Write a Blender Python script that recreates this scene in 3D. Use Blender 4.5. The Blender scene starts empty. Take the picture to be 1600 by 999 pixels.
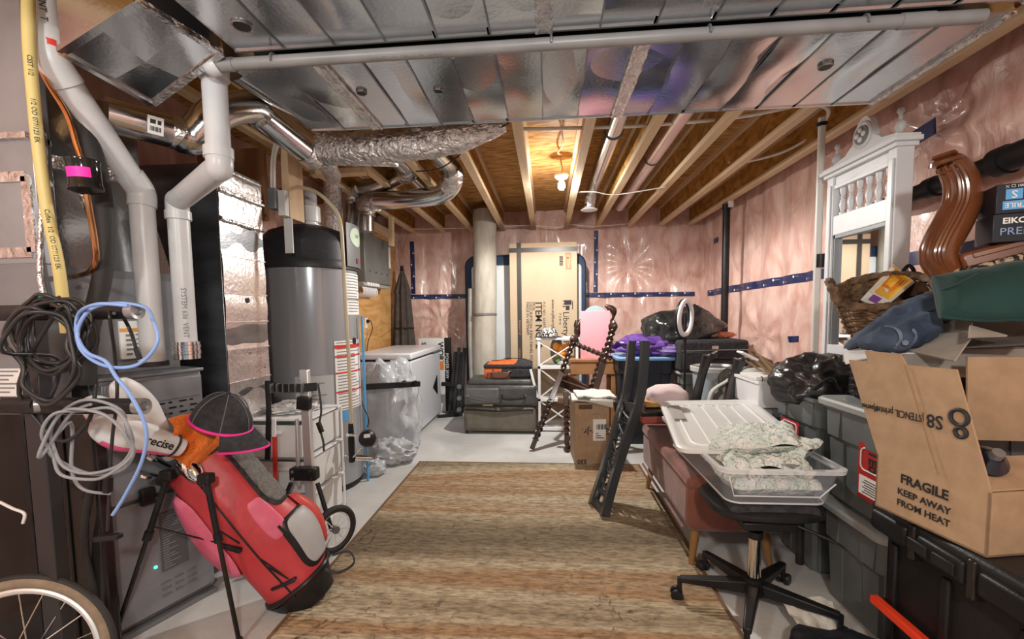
import bpy, math, random
from mathutils import Matrix, Vector, noise, Euler
C = bpy.context.scene.collection
PI = math.pi
R = math.radians
random.seed(7)
# ------------------------------------------------------------------ camera, world, light, exposure
FOC = 680.0; CX = 800.0; CY = 538.32; CAMH = 1.3
CAMROT = Matrix.Rotation(R(4.669), 3, 'Z') @ Matrix.Rotation(PI/2 - R(4.0), 3, 'X') @ Matrix.Rotation(R(-0.8), 3, 'Z')
cd = bpy.data.cameras.new('camera'); cam = bpy.data.objects.new('camera', cd); C.objects.link(cam)
cam.matrix_world = Matrix.Translation((0, 0, CAMH)) @ CAMROT.to_4x4()
cd.sensor_width = 36; cd.lens = 36*FOC/1600; cd.shift_y = (CY-499.5)/1600; cd.clip_start = 0.05
bpy.context.scene.camera = cam
sc = bpy.context.scene
sc.view_settings.view_transform = 'Standard'; sc.view_settings.look = 'None'
sc.view_settings.exposure = 0.62; sc.view_settings.gamma = 1; sc.view_settings.use_curve_mapping = False
w = bpy.data.worlds.new('world'); sc.world = w; w.use_nodes = True
w.node_tree.nodes['Background'].inputs[0].default_value = (0.95, 0.97, 1.0, 1)
w.node_tree.nodes['Background'].inputs[1].default_value = 0.24
def lamp(name, loc, power, rad=0.05, col=(1, 0.96, 0.9)):
    l = bpy.data.lights.new(name, 'POINT'); l.energy = power; l.shadow_soft_size = rad; l.color = col
    o = bpy.data.objects.new(name, l); C.objects.link(o); o.location = loc
BULB = Vector((0.135, 3.95, 2.43))
lamp('bulb_light', BULB - Vector((0, 0, .085)), 16, 0.035)
_s = bpy.data.lights.new('bulb_beam', 'SPOT'); _s.energy = 105; _s.spot_size = R(172); _s.spot_blend = .25; _s.shadow_soft_size = .035; _s.color = (1, .96, .9)   # an LED bulb throws its light downwards
_o = bpy.data.objects.new('bulb_beam', _s); C.objects.link(_o); _o.location = BULB - Vector((0, 0, .085))
lamp('fill_bulb_behind', (0.25, -0.75, 2.0), 80, 0.08)      # unseen bulb assumed behind the camera, there as fill light
lamp('fill_bulb_side', (-1.35, -0.3, 2.1), 38, 0.08)  # second unseen bulb, assumed left of the camera, adds fill

def P(px, py, Y=None, X=None, Z=None):
    d = CAMROT @ Vector(((px-CX)/FOC, -(py-CY)/FOC, -1))
    t = Y/d.y if Y is not None else (X/d.x if X is not None else (Z-CAMH)/d.z)
    return Vector((0, 0, CAMH)) + d*t

# ------------------------------------------------------------------ helpers
ROOT = {}
class MB:
    def __init__(s): s.v = []; s.f = []; s.m = []; s.M = Matrix()
    def add(s, vs, fs, mi=0):
        b = len(s.v); s.v += [s.M @ Vector(p) for p in vs]
        for f in fs: s.f.append([b+i for i in f]); s.m.append(mi)
        return s
    def box(s, a, b, mi=0):
        x0, y0, z0 = a; x1, y1, z1 = b
        return s.hexa([(x0,y0,z0),(x1,y0,z0),(x1,y1,z0),(x0,y1,z0),(x0,y0,z1),(x1,y0,z1),(x1,y1,z1),(x0,y1,z1)], mi)
    def hexa(s, p, mi=0):
        return s.add(p, [(3,2,1,0),(4,5,6,7),(0,1,5,4),(1,2,6,5),(2,3,7,6),(3,0,4,7)], mi)
    def obox(s, c, size, rot=None, mi=0):
        M = s.M; s.M = M @ Matrix.Translation(c) @ (rot.to_matrix().to_4x4() if isinstance(rot, Euler) else (rot or Matrix()))
        a, b, d = [k/2 for k in size]; s.box((-a,-b,-d), (a,b,d), mi); s.M = M; return s
    def bar(s, p, q, wx, wy, up=(0,0,1), mi=0):
        p = Vector(p); q = Vector(q); d = (q-p).normalized(); u = Vector(up)
        if abs(d.dot(u)) > .98: u = Vector((1,0,0))
        a = d.cross(u).normalized()*wx/2; b = a.cross(d).normalized()*wy/2
        return s.hexa([p-a-b, p+a-b, p+a+b, p-a+b, q-a-b, q+a-b, q+a+b, q-a+b], mi)
    def tube(s, pts, r, n=12, caps=True, closed=False, mi=0, rfun=None, flat=1.0):
        pts = [Vector(p) for p in pts]; N = len(pts); vs = []; fs = []
        t0 = (pts[1]-pts[0]).normalized(); a = Vector((0,0,1)) if abs(t0.z) < .9 else Vector((1,0,0))
        a = (a - t0*a.dot(t0)).normalized()
        for i, p in enumerate(pts):
            if closed: t = (pts[(i+1) % N]-pts[i-1]).normalized()
            else: t = (pts[min(i+1, N-1)]-pts[max(i-1, 0)]).normalized()
            a = a - t*a.dot(t)
            a = a.normalized() if a.length > 1e-6 else t.orthogonal().normalized()
            b = t.cross(a); rr = r[i] if isinstance(r, (list, tuple)) else r
            for k in range(n):
                g = 2*PI*k/n; q = rr*(rfun(i, g) if rfun else 1)
                vs.append(p + a*math.cos(g)*q*flat + b*math.sin(g)*q)
        for i in range(N if closed else N-1):
            j = (i+1) % N
            for k in range(n): fs.append((i*n+k, i*n+(k+1) % n, j*n+(k+1) % n, j*n+k))
        if caps and not closed: fs.append(tuple(range(n))[::-1]); fs.append(tuple((N-1)*n+k for k in range(n)))
        return s.add(vs, fs, mi)
    def lathe(s, prof, n=24, mi=0, axis=None, at=(0,0,0), mis=None):
        M = s.M; Q = Matrix()
        if axis is not None: Q = Vector(axis).to_track_quat('Z', 'Y').to_matrix().to_4x4()
        s.M = M @ Matrix.Translation(at) @ Q
        for i in range(len(prof)-1):
            (r0, z0), (r1, z1) = prof[i], prof[i+1]
            vs = [(r0*math.cos(2*PI*k/n), r0*math.sin(2*PI*k/n), z0) for k in range(n)]+[(r1*math.cos(2*PI*k/n), r1*math.sin(2*PI*k/n), z1) for k in range(n)]
            s.add(vs, [(k, (k+1) % n, n+(k+1) % n, n+k) for k in range(n)], mis[i] if mis else mi)
        s.M = M; return s
    def disc(s, r, n=24, at=(0,0,0), axis=(0,0,1), th=0.002, mi=0):
        return s.lathe([(0.0001,0),(r,0),(r,th),(0.0001,th)], n, mi, axis, at)
    def prism(s, poly, z0, z1, mi=0):
        n = len(poly); vs = [(x,y,z0) for x,y in poly]+[(x,y,z1) for x,y in poly]
        return s.add(vs, [tuple(range(n))[::-1], tuple(range(n,2*n))]+[(k,(k+1)%n,n+(k+1)%n,n+k) for k in range(n)], mi)
    def grid(s, fn, nu, nv, cu=False, cv=False, mi=0):
        vs = [fn(i/(nu if cu else nu-1), j/(nv if cv else nv-1)) for i in range(nu) for j in range(nv)]; fs = []
        for i in range(nu if cu else nu-1):
            for j in range(nv if cv else nv-1):
                a, b = (i+1) % nu, (j+1) % nv; fs.append((i*nv+j, a*nv+j, a*nv+b, i*nv+b))
        return s.add(vs, fs, mi)
    def blob(s, c, size, amp=.1, fr=3., seed=0, nu=36, nv=22, flat=None, pw=1., ridge=.0):
        c = Vector(c); sz = Vector(size); off = Vector((seed*3.7, seed*1.3, seed*2.1))
        def spw(x): return math.copysign(abs(x)**pw, x)
        def fn(u, v):
            th = 2*PI*u; ph = PI*(v*.998+.001)
            d = Vector((spw(math.cos(th))*spw(math.sin(ph)), spw(math.sin(th))*spw(math.sin(ph)), spw(math.cos(ph))))
            k = 1+amp*noise.noise(d*fr+off)+ridge*(.5-abs(noise.noise(d*fr*1.7+off*2)))
            p = Vector((d.x*sz.x, d.y*sz.y, d.z*sz.z))*k
            if flat is not None: p.z = max(p.z, -flat*sz.z)
            return c+p
        return s.grid(fn, nu, nv, cu=True)
    def build(s, name, mats, parent=None, bevel=0, W=False, smooth=35, sub=0, seg=2):
        me = bpy.data.meshes.new(name); vs = s.v
        if parent is not None and W:
            t = parent
            while t.parent: t = t.parent
            I = ROOT[t.name].inverted(); vs = [I @ p for p in vs]
        me.from_pydata([tuple(p) for p in vs], [], s.f)
        if not isinstance(mats, (list, tuple)): mats = [mats]
        for m in mats: me.materials.append(m)
        me.polygons.foreach_set('material_index', s.m)
        me.validate()
        import bmesh
        bm = bmesh.new(); bm.from_mesh(me); bmesh.ops.remove_doubles(bm, verts=bm.verts, dist=1e-5); bmesh.ops.recalc_face_normals(bm, faces=bm.faces); bm.to_mesh(me); bm.free()
        me.polygons.foreach_set('use_smooth', [True]*len(me.polygons)); me.set_sharp_from_angle(angle=R(smooth))
        o = bpy.data.objects.new(name, me); C.objects.link(o)
        if parent is not None: o.parent = parent
        else: ROOT[o.name] = Matrix()
        if bevel:
            b = o.modifiers.new('bevel', 'BEVEL'); b.width = bevel; b.segments = seg; b.limit_method = 'ANGLE'; b.angle_limit = R(40); b.harden_normals = False
        if sub:
            b = o.modifiers.new('sub', 'SUBSURF'); b.levels = sub; b.render_levels = sub
        return o
def tag(o, label, cat, group=None):
    o['label'] = label; o['category'] = cat
    if group: o['group'] = group
    return o
def struct(o): o['kind'] = 'structure'; return o
def thing(name, label, cat, loc=(0,0,0), rz=0, group=None, rot=None):
    o = bpy.data.objects.new(name, None); C.objects.link(o); o.empty_display_size = .05
    M = rot.copy() if rot is not None else Matrix.Translation(loc) @ Matrix.Rotation(rz, 4, 'Z')
    o.matrix_world = M; ROOT[o.name] = M
    return tag(o, label, cat, group)
def spl(pts, n=8, closed=False):
    pts = [Vector(p) for p in pts]; out = []; N = len(pts)
    for i in range(N if closed else N-1):
        if closed: p0, p1, p2, p3 = pts[i-1], pts[i], pts[(i+1) % N], pts[(i+2) % N]
        else: p0, p1, p2, p3 = pts[max(i-1,0)], pts[i], pts[i+1], pts[min(i+2,N-1)]
        for k in range(n):
            t = k/n; out.append(.5*((2*p1)+(p2-p0)*t+(2*p0-5*p1+4*p2-p3)*t*t+(3*p1-p0-3*p2+p3)*t**3))
    if not closed: out.append(pts[-1])
    return out
def arcpts(c, a, b, t0, t1, n):     # c + a cos + b sin
    c = Vector(c); a = Vector(a); b = Vector(b)
    return [c+a*math.cos(t0+(t1-t0)*i/(n-1))+b*math.sin(t0+(t1-t0)*i/(n-1)) for i in range(n)]
def text(s, size, M, m, parent, name='lettering', bold=0.0, W=False, align='CENTER', ext=.0004, sx=1.0, lsp=1.0):
    cu = bpy.data.curves.new('t', 'FONT'); cu.body = s; cu.size = size; cu.extrude = ext; cu.offset = bold*size; cu.align_x = align; cu.align_y = 'CENTER'; cu.resolution_u = 2; cu.space_line = lsp
    t = bpy.data.objects.new('t', cu); C.objects.link(t)
    dg = bpy.context.evaluated_depsgraph_get(); me = bpy.data.meshes.new_from_object(t.evaluated_get(dg))
    bpy.data.objects.remove(t); bpy.data.curves.remove(cu)
    if W:
        q = parent
        while q.parent: q = q.parent
        M = ROOT[q.name].inverted() @ M
    me.transform(M @ Matrix.Scale(sx, 4, (1,0,0))); me.name = name; me.materials.clear(); me.materials.append(m)
    o = bpy.data.objects.new(name, me); C.objects.link(o); o.parent = parent
    return o
def frame(o, xa, ya):   # matrix whose local x / y axes are given
    x = Vector(xa).normalized(); z = x.cross(Vector(ya)).normalized(); y = z.cross(x)
    M = Matrix((x, y, z)).transposed().to_4x4(); M.translation = Vector(o); return M
def TR(loc, rx=0, ry=0, rz=0): return Matrix.Translation(loc) @ Euler((R(rx), R(ry), R(rz))).to_matrix().to_4x4()

# ------------------------------------------------------------------ materials
def mat(name, c1, rough=.5, metal=0, c2=None, scale=8, stretch=(1,1,1), bump=0, bscale=None, bstretch=None, detail=4, coat=0, trans=0, alpha=1, emit=0, ior=1.45, lo=.35, hi=.65, sheen=0, dist=0, rough2=None, wave=None, spec=None):
    m = bpy.data.materials.new(name); m.use_nodes = True; nt = m.node_tree; N = nt.nodes; L = nt.links; b = N['Principled BSDF']
    I = b.inputs
    I['Base Color'].default_value = (*c1, 1); I['Roughness'].default_value = rough; I['Metallic'].default_value = metal; I['IOR'].default_value = ior
    I['Coat Weight'].default_value = coat; I['Coat Roughness'].default_value = .12; I['Transmission Weight'].default_value = trans; I['Alpha'].default_value = alpha
    if sheen: I['Sheen Weight'].default_value = sheen
    if spec is not None: I['Specular IOR Level'].default_value = spec
    if emit: I['Emission Color'].default_value = (*c1, 1); I['Emission Strength'].default_value = emit
    tc = N.new('ShaderNodeTexCoord')
    def nz(sc_, st, det=detail, ds=0):
        mp = N.new('ShaderNodeMapping'); mp.inputs['Scale'].default_value = st; L.new(tc.outputs['Object'], mp.inputs[0])
        n = N.new('ShaderNodeTexNoise'); n.inputs['Scale'].default_value = sc_; n.inputs['Detail'].default_value = det; n.inputs['Distortion'].default_value = ds; L.new(mp.outputs[0], n.inputs['Vector']); return n
    if c2 is not None:
        n = nz(scale, stretch, detail, dist); r = N.new('ShaderNodeValToRGB'); r.color_ramp.elements[0].position = lo; r.color_ramp.elements[1].position = hi
        r.color_ramp.elements[0].color = (*c1, 1); r.color_ramp.elements[1].color = (*c2, 1); L.new(n.outputs[0], r.inputs[0]); L.new(r.outputs[0], I['Base Color'])
        if rough2 is not None:
            q = N.new('ShaderNodeMapRange'); q.inputs[3].default_value = rough; q.inputs[4].default_value = rough2; L.new(n.outputs[0], q.inputs[0]); q.inputs[1].default_value = lo; q.inputs[2].default_value = hi; L.new(q.outputs[0], I['Roughness'])
    if bump:
        n = nz(bscale or scale, bstretch or stretch, detail, dist)
        bp = N.new('ShaderNodeBump'); bp.inputs['Strength'].default_value = min(bump, 1); bp.inputs['Distance'].default_value = .02*max(bump, 1); L.new(n.outputs[0], bp.inputs['Height']); L.new(bp.outputs[0], I['Normal'])
    return m
GALV = mat('galvanised', (.50,.51,.52), .13, 1, (.62,.63,.64), 3, (1,1,1), .03, 70, lo=.2, hi=.8, rough2=.24)
GALVD = mat('galvanised_dark', (.20,.21,.23), .25, .95, (.34,.36,.38), 4, (1,1,3), .05, 40)
FOIL = mat('foil', (.62,.62,.62), .2, 1, (.85,.85,.85), 20, bump=.9, bscale=28, detail=5)
FOILR = mat('foil_wrap', (.55,.55,.56), .2, 1, (.9,.9,.9), 30, (1,1,1), 1, 55, detail=6)
PVCD = mat('pvc_shade_grey', (.19,.19,.195), .38, 0, (.24,.24,.245), 6)  # darker copy of the PVC, shade under the ducts put into its colour
PVC = mat('pvc_grey', (.52,.54,.57), .35, 0, (.60,.62,.64), 6)
WHITE = mat('white_paint', (.80,.81,.82), .4, 0, (.86,.86,.86), 6)
WPLAST = mat('white_plastic', (.82,.83,.85), .3, 0)
STEEL = mat('steel_grey', (.235,.25,.275), .36, .35, (.275,.29,.315), 3, (1,1,5))
SHEETB = mat('sheet_bluish', (.30,.32,.35), .3, .5, (.37,.39,.42), 5)
STEELD = mat('steel_dark', (.19,.20,.215), .38, .55, (.26,.27,.28), 3)
CHROME = mat('chrome', (.8,.8,.8), .1, 1)
ALU = mat('aluminium', (.80,.81,.82), .42, .8)
BLACK = mat('black_plastic', (.010,.010,.011), .4, 0, (.020,.020,.022), 9, spec=.32)
BLACKG = mat('black_gloss', (.008,.0075,.0075), .14, 0, (.02,.018,.017), 2, (3,3,.4), coat=.1, spec=.35)
BLACKF = mat('black_fabric', (.02,.02,.022), .85, 0, (.045,.045,.05), 40, bump=.3, bscale=120)
RUBBER = mat('rubber', (.025,.024,.024), .7)
COPPER = mat('copper', (.72,.34,.16), .22, 1, (.55,.26,.13), 14)
PINK = mat('insulation_pink', (.64,.35,.29), .32, 0, (.90,.65,.57), 4.2, (1,1,.6), .55, 9, (1.5,1.5,.55), 7, coat=.55, dist=1.6, lo=.30, hi=.66)
NAVY = mat('navy_tape', (.012,.020,.085), .35, 0, (.03,.04,.13), 20)
PAPER = mat('paper', (.84,.84,.82), .6, 0, (.78,.78,.77), 12)
INK = mat('ink', (.02,.02,.022), .6)
INKG = mat('ink_grey', (.22,.22,.23), .6)
RED = mat('red', (.62,.04,.03), .45)
LUMBER = mat('lumber', (.60,.43,.26), .6, 0, (.80,.63,.43), 5, (1,.12,1), .15, 40, (1,.1,1), dist=1, spec=.15)
LUMBERZ = mat('lumber_upright', (.58,.40,.24), .6, 0, (.78,.60,.40), 5, (1,1,.12), .15, 40, (1,1,.1), dist=1)
OSB = mat('osb', (.33,.16,.045), .6, 0, (.64,.38,.15), 22, (.28,1,1), .25, 24, (.3,1,1), 5, dist=.8, spec=.1)
OSBW = mat('osb_web', (.30,.14,.03), .6, 0, (.56,.31,.09), 14, (1,.5,1), .2, 24, (1,.5,1), 5, dist=.8, spec=.1)
PLY = mat('plywood', (.52,.26,.08), .5, 0, (.70,.42,.17), 2.4, (.6,.6,3.), .1, 20, detail=5, dist=2.2)
CARD = mat('cardboard', (.36,.245,.15), .75, 0, (.42,.29,.18), 18, (1,1,1), .06, 60)
CARDL = mat('cardboard_light', (.52,.40,.27), .7, 0, (.59,.46,.32), 3, (1,1,.4), .05, 60)
CONC = mat('concrete', (.44,.44,.43), .6, 0, (.64,.645,.64), 1.6, bump=.08, bscale=30, detail=8, dist=.4)
DWOOD = mat('dark_wood', (.026,.010,.006), .32, 0, (.060,.023,.013), 8, (1,1,.2), coat=.25)
CWOOD = mat('carved_wood', (.09,.026,.009), .25, 0, (.20,.065,.022), 6, (1,1,.25), coat=.5)
TABLEW = mat('table_wood', (.30,.13,.05), .4, 0, (.45,.22,.09), 6, (.2,1,1))
GREYTOTE = mat('grey_tote', (.105,.122,.125), .45, 0, (.135,.152,.155), 4)
CLEAR = mat('clear_plastic', (.80,.88,1.), .08, 0, trans=.0, alpha=.17)
FROST = mat('frosted_plastic', (.80,.82,.82), .3, 0, alpha=.85)
MIRRORM = mat('mirror_glass', (.88,.89,.9), .02, 1)
# ------------------------------------------------------------------ structure
XL, XR, YB, ZC, ZJ = -2.35, 2.06, 6.0, 2.68, 2.42
struct(MB().box((-3.2,-3,-.12), (3,6.3,0)).build('floor', CONC))
struct(MB().box((-3.2,-3,ZC), (3,6.3,ZC+.03)).build('ceiling', OSB))
def sheet(u, v, seed, centers=()):
    d = .035*noise.noise(Vector((u*1.1+seed, v*.6, seed)))+.03*abs(math.sin(PI*u/.41+.4*noise.noise(Vector((u, v, seed)))))**.7
    d += .014*(.5-abs(noise.noise(Vector((u*5+seed, v*1.3, 1)))))+.012*(.5-abs(noise.noise(Vector((u*2.2+v*2.6, v*1.5-u, seed+4)))))
    for cu, cv, rad, n, amp in centers:
        du, dv = u-cu, v-cv; r = math.hypot(du, dv); a = math.atan2(dv, du)
        d -= .02*math.exp(-(r/.12)**2)
        d += amp*math.exp(-r/rad)*min(1, r/.1)*(.5-abs(math.sin(a*n+2*noise.noise(Vector((du*2, dv*2, seed))))))
    return d
cen_r = [(P(1443,207,X=XR).y,P(1443,207,X=XR).z,.50,4.5,.06),(4.35,1.05,.4,5,.05)]
cen_b = [(1.1,1.9,.35,4.5,.05),(-1.5,1.2,.4,4.5,.05)]
struct(MB().grid(lambda a, b: Vector((XL-.2+a*(XR-XL+.4), YB+.03-sheet(XL-.2+a*(XR-XL+.4), b*ZC, 1.3, cen_b), b*ZC)), 190, 100).build('wall_back', PINK, smooth=80))
struct(MB().grid(lambda a, b: Vector((XR+.03-sheet(-1+a*7.2, b*ZC, 5.1, cen_r), -1+a*7.2, b*ZC)), 260, 100).build('wall_right', PINK, smooth=80))
struct(MB().grid(lambda a, b: Vector((XL-.03+sheet(-1+a*7.2, b*ZC, 9.1), -1+a*7.2, b*ZC)), 220, 80).build('wall_left', PINK, smooth=80))
# ceiling joists
JX = [(-1.80,'wooden ceiling joist above the white chest freezer, nearest the left wall'),(-1.385,'wooden ceiling joist just left of the silver elbow ducts, ending above the umbrella'),(-1.00,'wooden ceiling joist ending above the black-edged left side of the mattress'),
      (-.582,'wooden ceiling joist ending just right of the rolled cream carpet'),(-.17,'wooden ceiling joist ending above the middle of the tall cardboard carton'),(.262,'wooden ceiling joist just right of the glowing bulb'),
      (.665,'wooden ceiling joist right of the short silver duct with the white outlet'),(1.08,'wooden ceiling joist right of the pink-reflecting round duct'),(1.49,'wooden ceiling joist crossing the middle of the bare right bay'),(1.86,'wooden ceiling joist against the right insulated wall')]
for x, lab in JX:
    t = thing('floor_joist', lab, 'joist', (x, 0, ZJ), 0, 'wooden ceiling joists')
    MB().box((-.032,.6,0), (.032,5.93,.04)).build('bottom_flange', LUMBER, t, .003)
    MB().box((-.006,.6,.035), (.006,5.93,ZC-ZJ-.035)).build('web', OSBW, t)
    MB().box((-.032,.6,ZC-ZJ-.04), (.032,5.93,ZC-ZJ)).build('top_flange', LUMBER, t)
# navy tape
def tape(name, label, pts, wall, w=.055, group='navy sheathing tape strips', flat=None):
    o = MB(); n = []
    for i in range(len(pts)-1):
        p, q = Vector(pts[i]), Vector(pts[i+1]); d = (q-p).normalized(); nn = {'b':Vector((0,-1,0)),'r':Vector((-1,0,0)),'l':Vector((1,0,0))}[wall]
        s = d.cross(nn).normalized()*w/2; L = (q-p).length
        k0 = len(o.v)
        def off(pt):
            if flat is not None: return flat
            if wall == 'b': return YB+.03-sheet(pt.x, pt.z, 1.3, cen_b)-.006
            if wall == 'r': return XR+.03-sheet(pt.y, pt.z, 5.1, cen_r)-.006
            return XL-.03+sheet(pt.y, pt.z, 9.1)+.006
        def put(pt):
            pt = Vector(pt)
            if wall == 'b': pt.y = min(pt.y, off(pt))
            else: pt.x = off(pt)
            return pt
        ns = max(2, int(L/.04))
        o.grid(lambda a, b: put(p+d*L*a+s*(2*b-1)), ns+1, 5)
        o.grid(lambda a, b: put(p+d*L*a+s*(2*b-1))-nn*.002, ns+1, 5)
        m = int(L/.16)
        for k in range(m):
            c = p+d*(k+.5)*.16+s*(.45 if k % 2 else -.45)
            o.grid(lambda a, b: put(c+(d*math.cos(2*PI*a)+s.normalized()*math.sin(2*PI*a))*(.011 if b > .5 else .0005))+nn*.003, 10, 2, cu=True, mi=1)
            o.grid(lambda a, b: put(c+d*(.02+a*.045)+s.normalized()*(b-.5)*.006)+nn*.003, 3, 2, mi=2)
    t = o.build(name, [NAVY, WHITE, INKG]); return tag(t, label, 'tape', group)
tape('sheathing_tape', 'long navy tape strip running level across the back insulation wall', [(-2.1,YB,1.56),(1.95,YB,1.53)], 'b', .06)
tape('sheathing_tape', 'upright navy tape strip on the back wall above the furled umbrella', [(-1.86,YB,1.6),(-1.86,YB,2.32)], 'b', .06)
tape('sheathing_tape', 'upright navy tape strip on the back wall right of the tall carton', [(.655,YB,1.58),(.665,YB,2.40)], 'b', .055)
tape('sheathing_tape', 'navy tape strip running level along the right insulation wall', [(XR,5.85,1.53),(XR,3.3,1.57),(XR,1.2,1.6)], 'r', .075)
tape('sheathing_tape', 'short navy tape patch at the centre of radiating plastic folds, high on right wall', [P(1427,217,X=XR-.06),P(1462,196,X=XR-.06)], 'r', .085, flat=XR-.06)
tape('sheathing_tape', 'small navy tape patch on the far right wall below the joist ends', [(XR,5.65,2.16),(XR,5.50,2.16)], 'r', .06)
tape('sheathing_tape', 'short navy tape patch low on the right wall above the black suitcase', [(XR,3.9,1.05),(XR,3.78,1.06)], 'r', .05)
tape('sheathing_tape', 'dark tape strip on the left wall between grey duct and water heater', [(XL,3.0,1.62),(XL,3.7,1.55)], 'l', .07)
# plywood board on the left with studs
t = thing('plywood_backing', 'orange plywood backing board on the left wall behind the grey panel box', 'panel', (-2.06, 4.25, 0))
MB().box((-.02,0,.5), (0,1.62,2.3)).build('board', PLY, t)
for y in (0.02, .8, 1.55): MB().box((-.25,y,0), (-.02,y+.04,2.42)).build('stud', LUMBERZ, t)
MB().box((-.02,0,2.3), (.02,1.62,2.42)).build('top_plate', LUMBER, t)
MB().box((-.02,0,.42), (.02,1.62,.5)).build('bottom_ledger', LUMBER, t)
# bulb fixture
t = thing('ceiling_bulb', 'bare glowing bulb in a white lampholder between two joists', 'light', tuple(BULB))
MB().lathe([(.0001,-.045),(.018,-.042),(.029,-.028),(.033,-.008),(.028,.012),(.018,.03),(.015,.045)], 24).build('bulb', mat('bulb_glow', (1,.97,.9), .3, emit=40), t)
MB().lathe([(.015,.04),(.03,.045),(.055,.06),(.062,.075),(.062,.085),(.0001,.085)], 28).build('lampholder', WHITE, t)
MB().tube([(0,0,.08),(.01,.01,.14),(-.005,0,.2),(0,0,ZC-BULB.z)], .007, 8).build('drop_cord', mat('cord_tan', (.5,.36,.2), .6), t)
# rug
RUGM = bpy.data.materials.new('rug'); RUGM.use_nodes = True
def rugmat(m):
    nt = m.node_tree; N = nt.nodes; L = nt.links; b = N['Principled BSDF']; b.inputs['Roughness'].default_value = .9
    tc = N.new('ShaderNodeTexCoord')
    def noi(scale, st, det=4, dist=0):
        mp = N.new('ShaderNodeMapping'); mp.inputs['Scale'].default_value = st; L.new(tc.outputs['Object'], mp.inputs[0])
        n = N.new('ShaderNodeTexNoise'); n.inputs['Scale'].default_value = scale; n.inputs['Detail'].default_value = det; n.inputs['Distortion'].default_value = dist; L.new(mp.outputs[0], n.inputs[0]); return n.outputs[0]
    def mul(a, b_, f, t='MULTIPLY'):
        x = N.new('ShaderNodeMixRGB'); x.blend_type = t
        if isinstance(f, float): x.inputs[0].default_value = f
        else: L.new(f, x.inputs[0])
        for k, s in ((1,a),(2,b_)):
            if isinstance(s, tuple): x.inputs[k].default_value = (*s, 1)
            else: L.new(s, x.inputs[k])
        return x.outputs[0]
    def ramp(s, cols):
        r = N.new('ShaderNodeValToRGB'); e = r.color_ramp.elements
        while len(e) < len(cols): e.new(.5)
        for i, (p, c) in enumerate(cols): e[i].position = p; e[i].color = (*c, 1)
        L.new(s, r.inputs[0]); return r.outputs[0]
    band = ramp(noi(1.0, (.12,2.3,1), 3, .5), [(.30,(.20,.15,.095)),(.40,(.36,.285,.185)),(.49,(.50,.42,.29)),(.57,(.37,.22,.11)),(.68,(.54,.45,.31))])
    fine = ramp(noi(9, (1.5,5,1), 8), [(.36,(.45,.42,.38)),(.6,(1,1,1))])
    c = mul(band, fine, .75)
    cr = ramp(noi(8, (1.3,1.1,1), 6, 3.0), [(.33,(.22,.18,.14)),(.42,(1,1,1))])
    c = mul(c, cr, ramp(noi(1.3, (1,1.2,1), 2), [(.45,(0,0,0)),(.62,(.9,.9,.9))]))
    sp = ramp(noi(60, (.5,2,1), 3), [(.36,(.4,.38,.35)),(.5,(1,1,1))]); c = mul(c, sp, .6)
    L.new(c, b.inputs['Base Color'])
    wv = N.new('ShaderNodeTexWave'); wv.bands_direction = 'Y'; wv.inputs['Scale'].default_value = 16; wv.inputs['Distortion'].default_value = .6; wv.inputs['Detail'].default_value = 2; L.new(tc.outputs['Object'], wv.inputs[0])
    bp = N.new('ShaderNodeBump'); bp.inputs['Strength'].default_value = .5; bp.inputs['Distance'].default_value = .006; L.new(wv.outputs[0], bp.inputs['Height']); L.new(bp.outputs[0], b.inputs['Normal'])
rugmat(RUGM)
t = thing('area_rug', 'worn brown and beige striped area rug on the concrete floor', 'rug', (0,0,0))
MB().grid(lambda a, b: Vector((-1.125+1.885*a+.006*math.sin(b*9), .3+3.375*b, .013)), 24, 40).build('pile', RUGM, t)
mbx = MB()
mbx.box((-1.135,.3,.0005), (-1.118,3.68,.014)).box((.752,.3,.0005), (.77,3.68,.014)).box((-1.135,3.665,.0005), (.77,3.682,.0145)).box((-1.13,.3,.0005),(.765,3.67,.006))
mbx.build('binding', mat('rug_edge', (.16,.09,.045), .9), t)
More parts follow.
